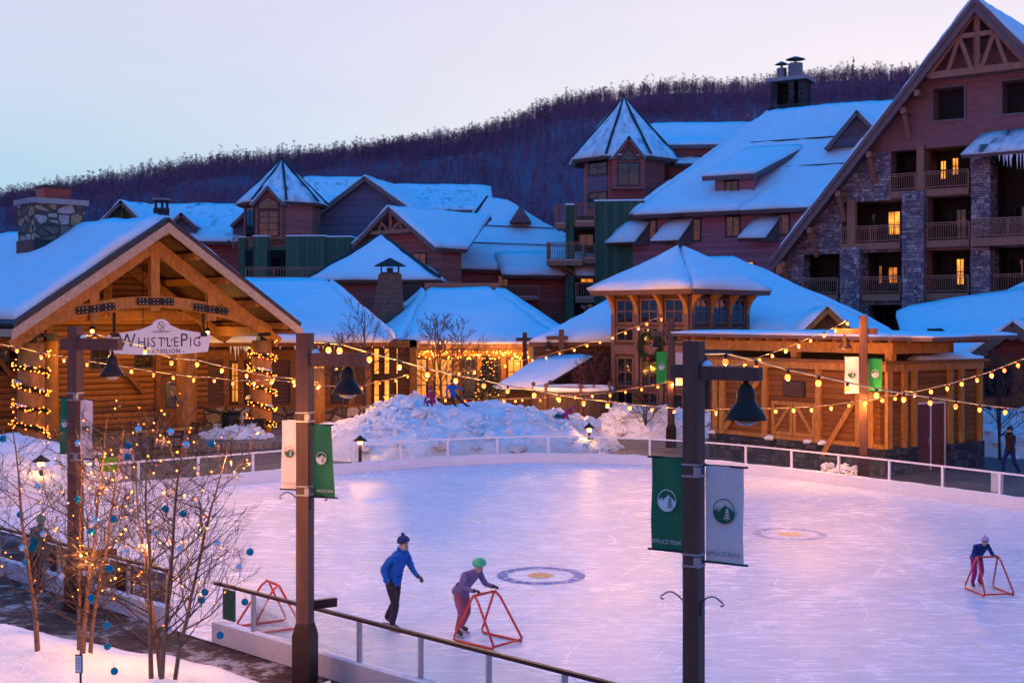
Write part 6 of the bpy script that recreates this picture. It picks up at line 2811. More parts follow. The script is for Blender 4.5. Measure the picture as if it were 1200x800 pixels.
def emblem(mb, o, ux, uy, r, fwd, m0, m1):
    """round mountain and tree emblem, r = radius; m0 = ink, m1 = cloth colour drawn over it"""
    def pt(x, y, k):
        return o + ux * (x * r) + uy * (y * r * 1.08) + fwd * (.002 * k)
    n = 36
    for k in range(n):                         # ring
        a, b2 = 2 * math.pi * k / n, 2 * math.pi * (k + 1) / n
        mb.poly([pt(math.cos(a), math.sin(a), 1), pt(math.cos(b2), math.sin(b2), 1), pt(.92 * math.cos(b2), .92 * math.sin(b2), 1), pt(.92 * math.cos(a), .92 * math.sin(a), 1)], m0)
    prof = [(-.97, -.02), (-.55, .30), (-.35, .12), (-.2, .2), (.18, .52), (.34, .36), (.5, .3), (.95, -.02)]
    bot = [(math.cos(t), math.sin(t)) for t in [(-.03 - i / 20 * (math.pi - .06)) for i in range(21)]]
    mb.poly([pt(x * .93, y * .93 if y < 0 else y, 2) for x, y in prof + bot], m0)
    for (a, b2) in (((-.55, .28), (-.3, .02)), ((-.6, .16), (-.45, -.05))):
        mb.beam(pt(*a, 3), pt(*b2, 3), r * .06, .0016, up=fwd, mi=m1)
    mb.beam(pt(.32, -.75, 3), pt(.32, .28, 3), r * .07, .0016, up=fwd, mi=m1)
    for y in (.22, .0, -.24, -.46):
        w = .14 + (.22 - y) * .28
        for s in (-1, 1):
            mb.beam(pt(.32, y, 3.2), pt(.32 + s * w, y - .17, 3.2), r * .07, .0016, up=fwd, mi=m1)


def banner(p_in, dirv, w, h, green, label, bright=False, bend=0.0, text=True, group=None):
    """cloth banner hanging from an arm; p_in = inner top corner, dirv points away from the post"""
    dirv = V(dirv).normalized()
    fwd = V((dirv.y, -dirv.x, 0))
    if fwd.y > 0:
        fwd = -fwd
    root = thing('banner', label, 'banner', p_in, group)
    cloth = (green_lit if bright else green_cloth) if green else lilac_cloth  # bright picks the green with the light painted in
    ux = dirv if dirv.x > 0 else -dirv
    mb = MB()

    def fn(s, t):
        bow = bend * math.sin(t * math.pi * .5) ** 2
        rip = .012 * math.sin(s * 5 + t * 3.5) + .008 * math.sin(t * 9 + s * 2)
        return V(p_in) + dirv * (w * s + bow * s) + V((0, 0, -h * t)) + fwd * (rip + abs(bend) * .4 * t * (s - .5))
    mb.grid(fn, 10, 22)
    n = len(mb.v)
    back = [tuple(V(p) - fwd * .004) for p in mb.v]
    mb.add(back, [f[::-1] for f in list(mb.f)])
    mb.build('cloth', cloth, root, smooth=True)
    for t in (0.0, 1.0):
        mb = MB()
        a, b2 = fn(-.08, t), fn(1.12, t)
        mb.tube([a, b2], .013, 6)
        mb.build('rod', blackm, root)
    mb = MB()
    c = V(p_in) + dirv * (w * .5) - V((0, 0, h * .46)) + fwd * .022
    emblem(mb, c, ux, V((0, 0, 1)), w * .29, fwd, 0, 1)
    mb.build('emblem', [ink_white if green else ink_green, cloth], root)
    if text:
        mb = MB()
        c = V(p_in) + dirv * (w * .5 + bend * .9) - V((0, 0, h * .925)) + fwd * .03
        put_text(mb, 'SPRUCE PEAK', .07 * w / .42, c, ux, V((0, 0, 1)), .88, 1.02)
        mb.build('lettering', ink_white if green else ink_grey, root)
    return root


def bell(o, parent, r=.235):
    """dark bell shaped lamp shade hanging with its rim at z = o.z"""
    mb = MB()
    prof = [(r, 0), (r * 1.0, .02), (r * .80, .10), (r * .58, .165), (r * .47, .20), (r * .46, .27), (r * .40, .33), (r * .28, .38), (r * .14, .40), (r * .12, .46), (.02, .47)]
    n = 24
    vs, fs = [], []
    mb.lathe(o, prof, n)
    s = mb.build('lamp_shade', bronze, parent, smooth=True)
    mb = MB()
    mb.lathe(o + V((0, 0, -.004)), [(r * .55, 0), (r * .5, -.03), (r * .2, -.06)], 12)
    mb.build('lens', plain('frosted_lens', (.5, .42, .34), .4), s, smooth=True)
    mb = MB()
    mb.tube([o + V((0, 0, .46)), o + V((0, 0, .60))], .018, 6)
    mb.build('stem', blackm, s)


def lamp_post(c, top, ang, w, label, arms, arm_z, bell_at=None, boot=True, z0=0.0, hooks=True, snowcap=True, bands=None):
    c = V((c[0], c[1], 0))
    a = R(ang)
    u, v = V((math.cos(a), math.sin(a), 0)), V((-math.sin(a), math.cos(a), 0))
    root = thing('lamp_post', label, 'lamp post', c + V((0, 0, z0)), 'timber lamp posts round the rink')
    mb = MB()
    mb.box(c + V((0, 0, (top + z0) / 2)), (w, w, top - z0), a)
    mb.build('post', dk_timber, root)
    if boot:
        mb = MB()
        b_ = w * 1.45
        q = []
        for (hw, z) in ((b_ / 2, z0), (b_ / 2, z0 + .80), (w / 2 + .004, z0 + .98)):
            q.append([c + u * (sx_ * hw) + v * (sy_ * hw) + V((0, 0, z)) for sx_, sy_ in ((-1, -1), (1, -1), (1, 1), (-1, 1))])
        for i in range(2):
            for k in range(4):
                k2 = (k + 1) % 4
                mb.poly([q[i][k], q[i][k2], q[i + 1][k2], q[i + 1][k]])
        mb.poly(q[2])
        mb.box(c + V((0, 0, z0 + .03)), (b_ * 1.12, b_ * 1.12, .06), a)
        mb.build('boot', bronze, root)
    for (d0, d1, axis, zz, hh) in arms:
        ax = u if axis == 'u' else v
        mb = MB()
        mb.beam(c + ax * d0 + V((0, 0, zz)), c + ax * d1 + V((0, 0, zz)), w * .72, hh)
        mb.build('arm', dk_timber, root)
    if snowcap:
        mb = MB()
        zz, hh = arms[0][3], arms[0][4]
        mb.lathe(c + u * (w * .5 + .07) + V((0, 0, zz + hh / 2 + .003)), [(.07, 0), (.055, .03), (.02, .065)], 8)
        mb.build('snow_tuft', snow, root, smooth=True)
    if bell_at is not None:
        ax, d, zr_ = bell_at
        bell(c + (u if ax == 'u' else v) * d + V((0, 0, zr_)), root, .235)
    if bands:
        for zb_ in bands:
            mb = MB()
            for dz in (0, .13):
                mb.box(c + V((0, 0, zb_ + dz)), (w + .02, w + .02, .022), a)
            mb.box(c + u * (w / 2 + .0) - v * (w / 2 + .02) + V((0, 0, zb_ + .065)), (.07, .06, .09), a)
            mb.build('band', silver, root)
    if hooks:
        for s_ in (-1, 1):
            pts = []
            for i in range(9):
                t = i / 8
                pts.append(c + u * (s_ * (w / 2 + .02 + .25 * t)) - v * .06 + V((0, 0, hooks + .09 * math.sin(t * 2.6) - .02 * t)))
            e = pts[-1]
            for i in range(1, 6):
                th = i * .8
                pts.append(e + u * (s_ * .022 * math.sin(th)) + V((0, 0, -.022 * (1 - math.cos(th)))))
            mb = MB()
            mb.tube(pts, .009, 6)
            if s_ > 0:
                mb.tube([pts[0], c + u * (w / 2 + .012) - v * .05 + V((0, 0, hooks - .16))], .009, 6)
            mb.build('hook', blackm, root)
    return root, c, u, v


# nearest post
P3, c3, u3, v3 = lamp_post(at_px(813, 14.6), 5.27, -32, .19, 'tall dark timber lamp post in front, its bell lamp over the ice', [(-.10, .80, 'u', 4.91, .15), (-.26, -.10, 'u', 4.925, .15)], 4.91, ('u', .63, 4.40), hooks=2.32, bands=[3.74, 2.72])
z = lambda py: CAMH + (HZ - py) * 14.5 / F
banner(c3 - u3 * .12 + V((0, 0, z(539))), -u3, .41, 1.07, True, 'green banner with pale mountain emblem on the frontmost lamp post', group=None)
banner(c3 + u3 * .15 + V((0, 0, z(545))), u3, .45, 1.09, False, 'off-white banner with green mountain emblem on the frontmost lamp post')
# second post
P2, c2, u2, v2 = lamp_post(at_px(357.5, 19.2), 5.32, -18, .20, 'dark timber lamp post beside the bronze fence, tree ornaments to its side', [(-.12, .98, 'u', 4.92, .19)], 4.92, ('u', .70, 4.42), hooks=2.9 - .05, bands=[4.05 - .05, 2.72 + .18])
z = lambda py: CAMH + (HZ - py) * 19.2 / F
banner(c2 - u2 * .12 + V((0, 0, z(492))), -u2, .27, 1.05, False, 'off-white banner facing the pavilion on the post beside the bronze fence')
banner(c2 + u2 * .13 + V((0, 0, z(497))), u2, .30, 1.08, True, 'green wind-bowed banner on the post beside the bronze fence', bend=.07)
mb = MB()
mb.beam(c2 + V((.05, .1, 1.22)), c2 + V((.40, .42, 1.20)), .09, .13)
mb.build('rail_bracket', bronze, P2)
# third post by the gate
P1, c1, u1, v1 = lamp_post(at_px(88.5, 24.4), 5.40, -20, .21, 'dark timber lamp post standing between the lit birches and the gate', [(-.30, 1.02, 'u', 5.06, .22)], 5.06, ('u', .84, 4.46), hooks=False, bands=[4.0, 2.86])
z = lambda py: CAMH + (HZ - py) * 24.4 / F
banner(c1 - u1 * .12 + V((0, 0, z(466))), -u1, .24, 1.07, True, 'green banner seen nearly edge-on on the post behind the birches', text=False)
banner(c1 + u1 * .12 + V((0, 0, z(468))), u1, .27, 1.12, False, 'off-white banner on the post behind the birches', text=False)
mb = MB()
mb.beam(c1 + V((.05, .1, 1.02)), c1 + V((.60, .55, 1.0)), .1, .14)
mb.build('rail_bracket', bronze, P1)
# posts on the far side of the ice
P4, c4, u4, v4 = lamp_post(at_px(786.5, 56.0), 5.6, -20, .26, 'far lamp post in front of the lookout tower, with a green banner', [(-.9, .35, 'u', 4.95, .22)], 4.95, ('u', -.72, 4.35), hooks=False, boot=True, snowcap=False)
z = lambda py: CAMH + (HZ - py) * 56 / F
banner(c4 - u4 * .18 + V((0, 0, z(412))), -u4, .48, 1.42, True, 'brightly lit green banner on the far post before the lookout tower', bright=True, text=False)
banner(c4 + u4 * .18 + V((0, 0, z(413))), u4, .48, 1.45, False, 'pale banner on the far post before the lookout tower, half hidden', text=False)
P6, c6, u6, v6 = lamp_post(at_px(1012, 43.6), 5.68, -20, .26, 'lamp post standing at the corner of the barn-sided shed', [(-.95, .45, 'u', 5.15, .2)], 5.15, ('u', -.62, 4.58), hooks=False, snowcap=False)
z = lambda py: CAMH + (HZ - py) * 43.6 / F
banner(c6 - u6 * .16 + V((0, 0, z(418))), -u6, .46, 1.27, False, 'pale banner with green emblem on the post at the shed corner', text=False)
banner(c6 + u6 * .16 + V((0, 0, z(420))), u6, .44, 1.12, True, 'brightly lit green banner on the post at the shed corner', bright=True, text=False)
P5, c5, u5, v5 = lamp_post(at_px(658, 68.0), 5.05, 0, .27, 'slim far lamp post rising beside the tilted kiosk roof', [(-.8, .35, 'u', 4.6, .2)], 4.6, ('u', -.7, 4.0), hooks=False, boot=False, snowcap=False)
P7, c7, u7, v7 = lamp_post(at_px(615, 73.0), 4.85, 0, .26, 'farthest lamp post, a small timber cross against the lit lodge eave', [(-.5, .5, 'u', 4.45, .2)], 4.45, None, hooks=False, boot=False, snowcap=False)


# ------------------------------------------------------------------ string lights
BULB_W = 52.0

def string(label, pts, d0, d1, bulbs=None, spacing=None, end0=None, end1=None, r=.054, watt=1.0):
    """cable through the sampled points (photo px, px) with depth running from d0 to d1; one bulb at every listed point"""
    n = len(pts)
    x0, x1 = pts[0][0], pts[-1][0]
    P_ = []
    for (px, py) in pts:
        t = (px - x0) / (x1 - x0)
        # depth is linear in 1/d along a straight horizontal run
        d = 1 / ((1 - t) / d0 + t / d1)
        P_.append(at(px, py, d))
    root = thing('string_lights', label, 'string lights', P_[0])
    cable = ([V(end0)] if end0 is not None else []) + [p + V((0, 0, .11)) for p in P_] + ([V(end1)] if end1 is not None else [])
    mb = MB()
    mb.tube(cable, .014, 5)
    mb.build('cable', wire_m, root)
    for i, p in enumerate(P_):
        if bulbs and i not in bulbs:
            continue
        rr = r * (.62 + .38 * min(1, p.y / 45)) * random.uniform(.9, 1.1)
        mb = MB()
        mb.sphere(p, rr, 10, 7, sc=(1, 1, 1.15))
        bb = mb.build('bulb', random.choice(BULBS), root, smooth=True)
        mb = MB()
        mb.tube([p + V((0, 0, rr * 1.05)), p + V((0, 0, .12))], .025, 6)
        mb.build('socket', blackm, bb)
        ld = bpy.data.lights.new('bulb_light', 'POINT')
        ld.energy = BULB_W * watt
        ld.color = (1.0, .40, .06)
        ld.shadow_soft_size = 0.0
        lo_ = bpy.data.objects.new('bulb_light', ld)
        lo_.location = p - V((0, 0, rr * 1.15 + .03)) - wloc(bb)
        lo_.parent = bb
        COL.objects.link(lo_)
    return root


string('festoon string crossing in front of the pavilion from the frame edge', [(-30, 403), (20, 411), (48, 418), (75, 422), (102, 427), (128, 431), (154, 435), (180, 439), (203, 442), (227, 445), (251, 446), (273, 449), (298, 449), (318, 448), (345, 451), (372, 454), (398, 456), (424, 455), (445, 449), (464, 446), (478, 441)], 34, 62, watt=1.5)
string('festoon string falling from the gate post past the pavilion sign', [(111, 398), (170, 412), (201, 425), (231, 427), (260, 434), (289, 440), (319, 446), (344, 447), (374, 452)], 25, 44, watt=1.2, end0=c1 + V((0, 0, 5.2)))
string('long festoon string swooping from the fence post across the snow hill', [(385, 410), (398, 411), (433, 421), (468, 430), (501, 439), (534, 446), (567, 452), (595, 458), (626, 463), (655, 468), (684, 472), (712, 475), (738, 478), (764, 480), (790, 482), (839, 484)], 20, 47, watt=1.25, end0=c2 + V((0, 0, 5.2)))
string('short festoon run above the snow hill in front of the lit eave', [(451, 465), (474, 466), (502, 468), (522, 469), (545, 470), (568, 470), (591, 470), (612, 469), (633, 469)], 58, 62, watt=.7)
string('festoon string climbing to the far post before the lookout tower', [(500, 445), (516, 440), (538, 438), (556, 436), (575, 432), (592, 429), (607, 426), (624, 422), (640, 419), (656, 414), (673, 410), (688, 405), (703, 401), (718, 396), (733, 390), (748, 385), (758, 380), (775, 374)], 64, 56.5, watt=.75)
string('lower festoon string reaching the far post below its green banner', [(575, 471), (604, 470), (633, 469), (653, 467), (674, 465), (694, 464), (715, 463), (733, 459), (752, 456), (771, 453), (788, 449)], 60, 55.8, watt=.8)
string('festoon string rising along the shed canopy to the corner post', [(855, 433), (873, 428), (890, 422), (905, 417), (921, 411), (936, 405), (950, 399), (966, 393), (979, 386), (993, 379)], 42, 43.4)
string('festoon string running from the frontmost post over the barn doors', [(850, 424), (886, 432), (923, 442), (959, 449), (993, 456), (1027, 463), (1059, 468), (1090, 472), (1120, 476), (1148, 480), (1178, 483), (1215, 487)], 16.5, 34, watt=.42, end0=c3 + V((0, 0, 5.12)))
string('festoon string climbing from the shed to the far frame edge', [(1049, 467), (1059, 462), (1072, 463), (1091, 459), (1110, 455), (1127, 450), (1145, 445), (1162, 440), (1177, 434), (1193, 428), (1212, 421)], 43, 30, watt=.7, end0=c6 + V((0, 0, 2.9)))
string('nearly level festoon string across the barn doors', [(839, 483), (909, 482), (930, 481), (951, 480), (974, 478), (995, 475), (1014, 472), (1034, 469)], 43, 43.2, end1=c6 + V((0, 0, 2.75)))

# ------------------------------------------------------------------ mushroom path lamps


def path_lamp(px, py, d, label, zground, hh=.75, s=1.0, power=24):
    X = (px - CX) * d / F
    zz = CAMH + (HZ - py) * d / F
    c = V((X, d, zz))
    root = thing('path_lamp', label, 'path lamp', V((X, d, zz - hh)), 'mushroom path lamps')
    mb = MB()
    mb.tube([c - V((0, 0, hh + .3)), c - V((0, 0, .16))], .055 * s, 8)
    mb.build('stem', blackm, root)
    mb = MB()
    mb.lathe(c - V((0, 0, .16)), [(.085 * s, 0), (.085 * s, .15)], 10)
    mb.build('lens', LANTERN, root)
    mb = MB()
    mb.lathe(c, [(.24 * s, -.015), (.22 * s, .03), (.10 * s, .12), (.03 * s, .20), (.0, .21)], 14)
    mb.build('cap', bronze, root, smooth=True)
    ld = bpy.data.lights.new('path_light', 'POINT')
    ld.energy = power
    ld.color = (1, .50, .14)
    ld.shadow_soft_size = 0
    lo_ = bpy.data.objects.new('path_light', ld)
    lo_.location = c - V((0, .12, .14)) - wloc(root)
    lo_.parent = root
    COL.objects.link(lo_)
    return root


path_lamp(422, 516, 49.6, 'mushroom path lamp glowing low against the front of the snow hill', 0, .95, 1.15)
path_lamp(690.5, 501, 53.0, 'mushroom path lamp at the sloping end of the snow hill', 0, .9)
path_lamp(485.5, 475, 58.5, 'mushroom path lamp on top of the snow hill behind the slope', 0, .5)
best_d = min([39.2 + i * .05 for i in range(90)], key=lambda d: abs(CAMH + (HZ - 540) * d / F - .42 - left_pile.z((48 - CX) * d / F, d)))
path_lamp(48, 540, best_d, 'mushroom path lamp in the snow bank beside the pavilion', 0, .6, 1.2)
path_lamp(670.5, 488, 60.5, 'tiny mushroom path lamp beside the round slatted enclosure', 0, .8, .8)
# ------------------------------------------------------------------ trees


def grow(mb, rnd, p, d, ln, rad, depth, ends, nseg=5, wob=.12, up=.06, kids=(3, 5), spread=(.45, .95), ratio=(.42, .68), minr=.0035, sides=5, start=.25):
    pts, rr = [p], [rad]
    dd = d.normalized()
    for i in range(nseg):
        dd = (dd + V((rnd.gauss(0, wob), rnd.gauss(0, wob), rnd.gauss(0, wob * .6) + up))).normalized()
        p = p + dd * (ln / nseg)
        pts.append(p)
        rr.append(max(minr, rad * (1 - .78 * (i + 1) / nseg)))
    mb.tube(pts, rr, sides if depth > 0 else 3, cap=False)
    ends.append((pts, depth))
    if depth <= 0:
        return
    nk = rnd.randint(*kids)
    for k in range(nk):
        t = start + (1 - start) * (k + rnd.random()) / nk
        i = min(nseg - 1, int(t * nseg))
        f = t * nseg - i
        q = pts[i].lerp(pts[i + 1], min(1, f))
        tang = (pts[i + 1] - pts[i]).normalized()
        perp = tang.cross(V((rnd.gauss(0, 1), rnd.gauss(0, 1), rnd.gauss(0, .4)))).normalized()
        a = rnd.uniform(*spread)
        nd = tang * math.cos(a) + perp * math.sin(a)
        l2 = ln * rnd.uniform(*ratio) * (1.15 - .5 * t)
        grow(mb, rnd, q, nd, l2, max(minr, rad * (1 - .7 * t) * .55), depth - 1, ends, max(3, nseg - 1), wob, up, kids, spread, ratio, minr, max(3, sides - 1))


def lit_birch(label, base, stems, seed, nb, teal, silver_n, tag_word, hmax, spread_z=(0.9, 4.2), bdesc=''):
    rnd = random.Random(seed)
    root = thing('birch_sapling', label, 'tree', base)
    allends = []
    for (dx, dy, h, lx, ly, r) in stems:
        mb = MB()
        ends = []
        p = V(base) + V((dx, dy, -.25))
        top = V((lx, ly, h))
        pts, rr = [p], [r]
        n = 9
        for i in range(1, n + 1):
            t = i / n
            pts.append(V(base) + V((dx, dy, 0)) + V((lx * t + .05 * nz((t * 4, seed + dx, 0), 1), ly * t + .05 * nz((t * 4, seed, dx), 1), h * t)))
            rr.append(max(.006, r * (1 - .86 * t)))
        mb.tube(pts, rr, 7, cap=False)
        mb.build('trunk', bark_birch, root, smooth=True)
        mb = MB()
        nb_ = 27
        for k in range(nb_):
            t = .10 + .86 * (k + rnd.random()) / nb_
            i = min(n - 1, int(t * n))
            q = pts[i].lerp(pts[i + 1], t * n - i)
            a = rnd.uniform(0, 6.283)
            el = rnd.uniform(.35, .9)
            d = V((math.cos(a), math.sin(a), el))
            ln = (1.35 - t * .85) * rnd.uniform(.7, 1.25)
            grow(mb, rnd, q, d, ln, max(.0055, r * (1 - .85 * t) * .45), 2, ends, 5, .10, .035, (3, 5), (.3, .75), (.4, .68), .0026, 4)
        mb.build('branches', bark_dk, root)
        allends += ends
    return root, allends, rnd


def ordinal(i, n):
    names = ['highest', 'second highest', 'third highest', 'fourth highest', 'fifth highest', 'sixth highest', 'seventh highest', 'eighth highest', 'ninth highest', 'tenth highest']
    if i == n - 1 and n > 1:
        return 'lowest'
    if i == n - 2 and n > 4:
        return 'second lowest'
    return names[i] if i < len(names) else str(i + 1) + 'th highest'


def fairy(label, ends, rnd, n, base, r=.0125):
    root = thing('fairy_lights', label, 'fairy lights', base)
    cand = [e for e in ends if e[1] >= 1 and e[0][0].z > .3]
    rnd.shuffle(cand)
    pts_all = []
    for (pts, dep) in cand[:n]:
        mb = MB()
        off = [p + V((rnd.gauss(0, .012), rnd.gauss(0, .012), -.012)) for p in pts]
        mb.tube(off, .003, 3, cap=False)
        i = rnd.randrange(len(off) - 1)
        pts_all.append(off[i].lerp(off[i + 1], rnd.random()))
        mb.build('wire', blackm, root)
    for k, p in enumerate(pts_all[:n]):
        b_ = MB()
        rr = r * rnd.choice((.6, .8, 1, 1, 1.35))
        b_.sphere(p, rr, 6, 4)
        bb = b_.build('bulb', TINY, root)
        if k % 6 == 0:
            ld = bpy.data.lights.new('fairy_light', 'POINT')
            ld.energy = 15
            ld.color = (1, .42, .10)
            ld.shadow_soft_size = 0
            lo_ = bpy.data.objects.new('fairy_light', ld)
            lo_.location = p - V((0, 0, rr + .02)) - wloc(bb)
            lo_.parent = bb
            COL.objects.link(lo_)
    return root


def bauble(p, r, teal, label):
    root = thing('bauble', label, 'bauble', p, ('teal' if teal else 'silver') + ' baubles hanging in the birches')
    mb = MB()
    mb.sphere(p, r, 16, 11)
    mb.build('ball', bauble_t if teal else bauble_s, root, smooth=True)
    mb = MB()
    mb.lathe(p + V((0, 0, r * .96)), [(r * .2, 0), (r * .2, r * .2), (r * .08, r * .28)], 8)
    mb.tube([p + V((0, 0, r * 1.2)), p + V((0, 0, r * 2.6))], .003, 4)
    mb.build('cap', silver, root)
    return root


bz = bank.z
Rp = at(188, 800, 17.6)
RB = V((Rp.x, Rp.y, bz(Rp.x, Rp.y)))
Lp = at(72, 768, 18.6)
LB = V((Lp.x, Lp.y, bz(Lp.x, Lp.y)))
rt, re_, rr_ = lit_birch('multi-stemmed bare birch hung with baubles nearest the gate fence', RB, [(-.12, .0, 3.6, -.15, .2, .036), (.02, -.05, 3.9, .35, 0, .040), (.16, .05, 3.4, .75, .15, .033), (-.02, .14, 3.3, -.55, .3, .03)], 11, 0, 0, 0, '', 4)
lt_, le_, lr_2 = lit_birch('multi-stemmed bare birch with two leaning trunks at the frame corner', LB, [(-.33, .0, 3.3, -.45, .1, .042), (.30, .0, 3.4, .35, .1, .043), (.38, .08, 3.2, .55, -.1, .034), (.22, .1, 2.9, -.05, .3, .03)], 23, 0, 0, 0, '', 4)
F0 = V((-8.9, 19.6, 0))
F0.z = bz(F0.x, F0.y)
ft, fe_, fr2 = lit_birch('bare birch cut by the frame edge with lights in its twigs', F0, [(.0, .0, 3.3, .2, .1, .038), (.12, .1, 3.0, .5, .0, .03)], 37, 0, 0, 0, '', 4)
fairy('warm fairy lights wound through the birch nearest the gate fence', re_, rr_, 98, RB)
fairy('warm fairy lights wound through the birch with two leaning trunks', le_, lr_2, 80, LB)
fairy('warm fairy lights in the birch cut by the frame edge', fe_, fr2, 40, F0)
# baubles, each hung where the photograph shows one
tl = [(301, 522 - 0, 0), (4, 514, 2), (183, 585, 0), (47, 603, 1), (389, 596 - 0, 0), (215, 622, 0), (431, 601, 0), (257, 666, 0), (588, 647, 0), (60, 659, 1), (295, 644, 0)]
teal_px = [(3.5, 514, 'L'), (150, 522, 'R'), (149.5, 535, 'R'), (91, 585, 'L'), (23.5, 602.5, 'L'), (194, 596, 'R'), (215, 601.5, 'R'), (107.5, 622.5, 'R'), (133, 608, 'R'), (30, 658, 'L'), (128, 666, 'R'), (293, 646.5, 'R'), (107, 700.5, 'R'), (240, 693.5, 'R'), (236.5, 703, 'R'), (287, 705, 'R'), (125.5, 732.5, 'R'), (126, 757, 'R'), (134, 786, 'R'), (258, 744, 'R'), (248, 520, 'R')]
silv_px = [(91.5, 519.5, 'L'), (162, 503, 'R'), (200, 506, 'R'), (218, 521, 'R'), (51, 625.5, 'L'), (26, 641.5, 'L'), (148.5, 646.5, 'R'), (211, 643, 'R'), (181, 626, 'R'), (280, 665, 'R'), (72, 675, 'L'), (100, 671, 'L'), (198, 738, 'R'), (112, 610, 'R'), (44, 570, 'L'), (255, 637, 'R')]
for lst, teal in ((teal_px, True), (silv_px, False)):
    for tr, nm in (('L', 'birch with two leaning trunks'), ('R', 'birch nearest the gate fence')):
        sel = sorted([q for q in lst if q[2] == tr], key=lambda q: q[1])
        rnd = random.Random(99 + teal)
        for i, (px, py, _) in enumerate(sel):
            d = (17.2 if tr == 'R' else 18.3) + rnd.uniform(-.5, .7)
            p = at(px, py, d)
            r = .050 if teal else .046
            bauble(p, r, teal, '%s %s bauble hanging in the %s' % (ordinal(i, len(sel)), 'shiny teal' if teal else 'mirrored silver', nm))


def bare_tree(label, c, h, seed, r=.06, n=1, spread=.5, mat=None, dens=15):
    rnd = random.Random(seed)
    root = thing('bare_tree', label, 'tree', c)
    for k in range(n):
        mb = MB()
        lean = V((rnd.uniform(-.12, .12) * h * (n > 1), rnd.uniform(-.1, .1) * h * (n > 1), h))
        pts = [V(c) + V((0, 0, -.2))] + [V(c) + lean * (i / 7) + V((nz((i, seed, k), .7) * .08, nz((i, k, seed), .7) * .08, 0)) * h * .2 for i in range(1, 8)]
        rr = [r * (1 - .8 * i / 7) for i in range(8)]
        mb.tube(pts, rr, 6, cap=False)
        mb.build('trunk', bark_dk, root, smooth=True)
        ends = []
        mb = MB()
        for j in range(dens):
            t = .22 + .75 * (j + rnd.random()) / dens
            i = min(6, int(t * 7))
            q = pts[i].lerp(pts[i + 1], t * 7 - i)
            a = rnd.uniform(0, 6.283)
            d = V((math.cos(a) * spread * 1.6, math.sin(a) * spread * 1.6, rnd.uniform(.6, 1.2)))
            grow(mb, rnd, q, d, h * (.55 - .4 * t) * rnd.uniform(.8, 1.2), max(.012, r * (1 - .8 * t) * .5), 2, ends, 4, .12, .05, (3, 4), (.3, .7), (.4, .65), .011, 4)
        mb.build('branches', mat or bark_dk, root)
    return root


bare_tree('tall slim bare tree rising over the stone-base lodge roof', V((at_px(427, 63)[0], 63, .2)), 5.9, 3, .09)
bare_tree('bushy bare sapling in front of the icicle-lit lodge, taller of the pair', V((at_px(520, 63)[0], 63, .4)), 5.0, 4, .07, 2)
bare_tree('bushy bare sapling close to the lit spruce', V((at_px(541, 64)[0], 64, .3)), 4.9, 5, .07, 1)
bare_tree('bare sapling by the tall lit windows of the lodge', V((at_px(402, 61)[0], 61, .2)), 4.4, 6, .06)
red_twig = plain('reddish_twigs', (.12, .035, .03), .8, var=.3)
bare_tree('reddish bare shrub behind the round slatted enclosure', V((at_px(694, 65)[0], 65, .0)), 3.6, 7, .05, 4, .7, red_twig, 9)
bare_tree('bare shrub at the foot of the lookout tower', V((at_px(757, 60)[0], 60, .0)), 2.4, 8, .04, 3, .7, bark_dk, 8)
bare_tree('bare tree with fine twigs in front of the frame-edge gable', V((at_px(1172, 51)[0], 51, .0)), 4.0, 9, .06, 2, .6, red_twig, 12)


def conifer(label, c, h, r, seed, lay=22, mat=None, per=9, nd=26, nw=.02, far=False):
    rnd = random.Random(seed)
    root = thing('spruce_tree', label, 'tree', c)
    mb = MB()
    mb.tube([V(c) + V((0, 0, -.3)), V(c) + V((0, 0, h * .97))], [h * .018 + .02, .01], 6)
    mb.build('trunk', bark_dk, root)
    mb = MB()
    tips = []
    for i in range(lay):
        t = (i + rnd.random() * .5) / lay
        z = h * (.06 + .93 * t)
        ln0 = r * (1 - t) ** .85 + .04 * r
        for k in range(max(3, int(per * (1 - t * .6)))):
            a = rnd.uniform(0, 6.283)
            ln = ln0 * rnd.uniform(.65, 1.12)
            d = V((math.cos(a), math.sin(a), -.18 - .2 * (1 - t) + rnd.uniform(-.1, .15)))
            p0 = V(c) + V((0, 0, z))
            tip = p0 + d * ln
            tips.append(tip)
            for j in range(nd):
                s = rnd.uniform(.12, 1.0)
                q = p0.lerp(tip, s)
                q.z += .05 * r * math.sin(s * 3)
                w = V((rnd.gauss(0, 1), rnd.gauss(0, 1), rnd.gauss(0, .5) - .25)).normalized() + d.normalized() * .7
                w = w.normalized() * (r * .22 * rnd.uniform(.5, 1.1) * (1.1 - .5 * s))
                sd = w.cross(V((rnd.random(), rnd.random(), rnd.random()))).normalized() * (r * nw)
                mb.poly([q - sd, q + sd, q + w])
    mb.build('crown', mat or needle_m, root)
    return root, tips, rnd


ctree = V((at_px(571, 60.5)[0], 60.5, .3))
ct, tips, rnd_ = conifer('lit evergreen spruce standing behind the snow hill', ctree, 3.65, 1.35, 5, nd=30)
fl2 = thing('fairy_lights', 'warm fairy lights dotted over the spruce behind the snow hill', 'fairy lights', ctree)
rnd_.shuffle(tips)
tips = sorted(tips, key=lambda p: p.y)[:130]
rnd_.shuffle(tips)
mb = MB()
for a, b2 in zip(tips[:40], tips[1:41]):
    if (a - b2).length < 1.2:
        mb.tube([a, b2], .006, 3)
mb.build('wire', blackm, fl2)
for p in tips[:88]:
    b_ = MB()
    q = p.lerp(V((ctree.x, ctree.y, p.z)), rnd_.uniform(-.05, .25))
    b_.sphere(q + V((0, -.05, 0)), .021, 6, 4)
    b_.build('bulb', TINY, fl2)

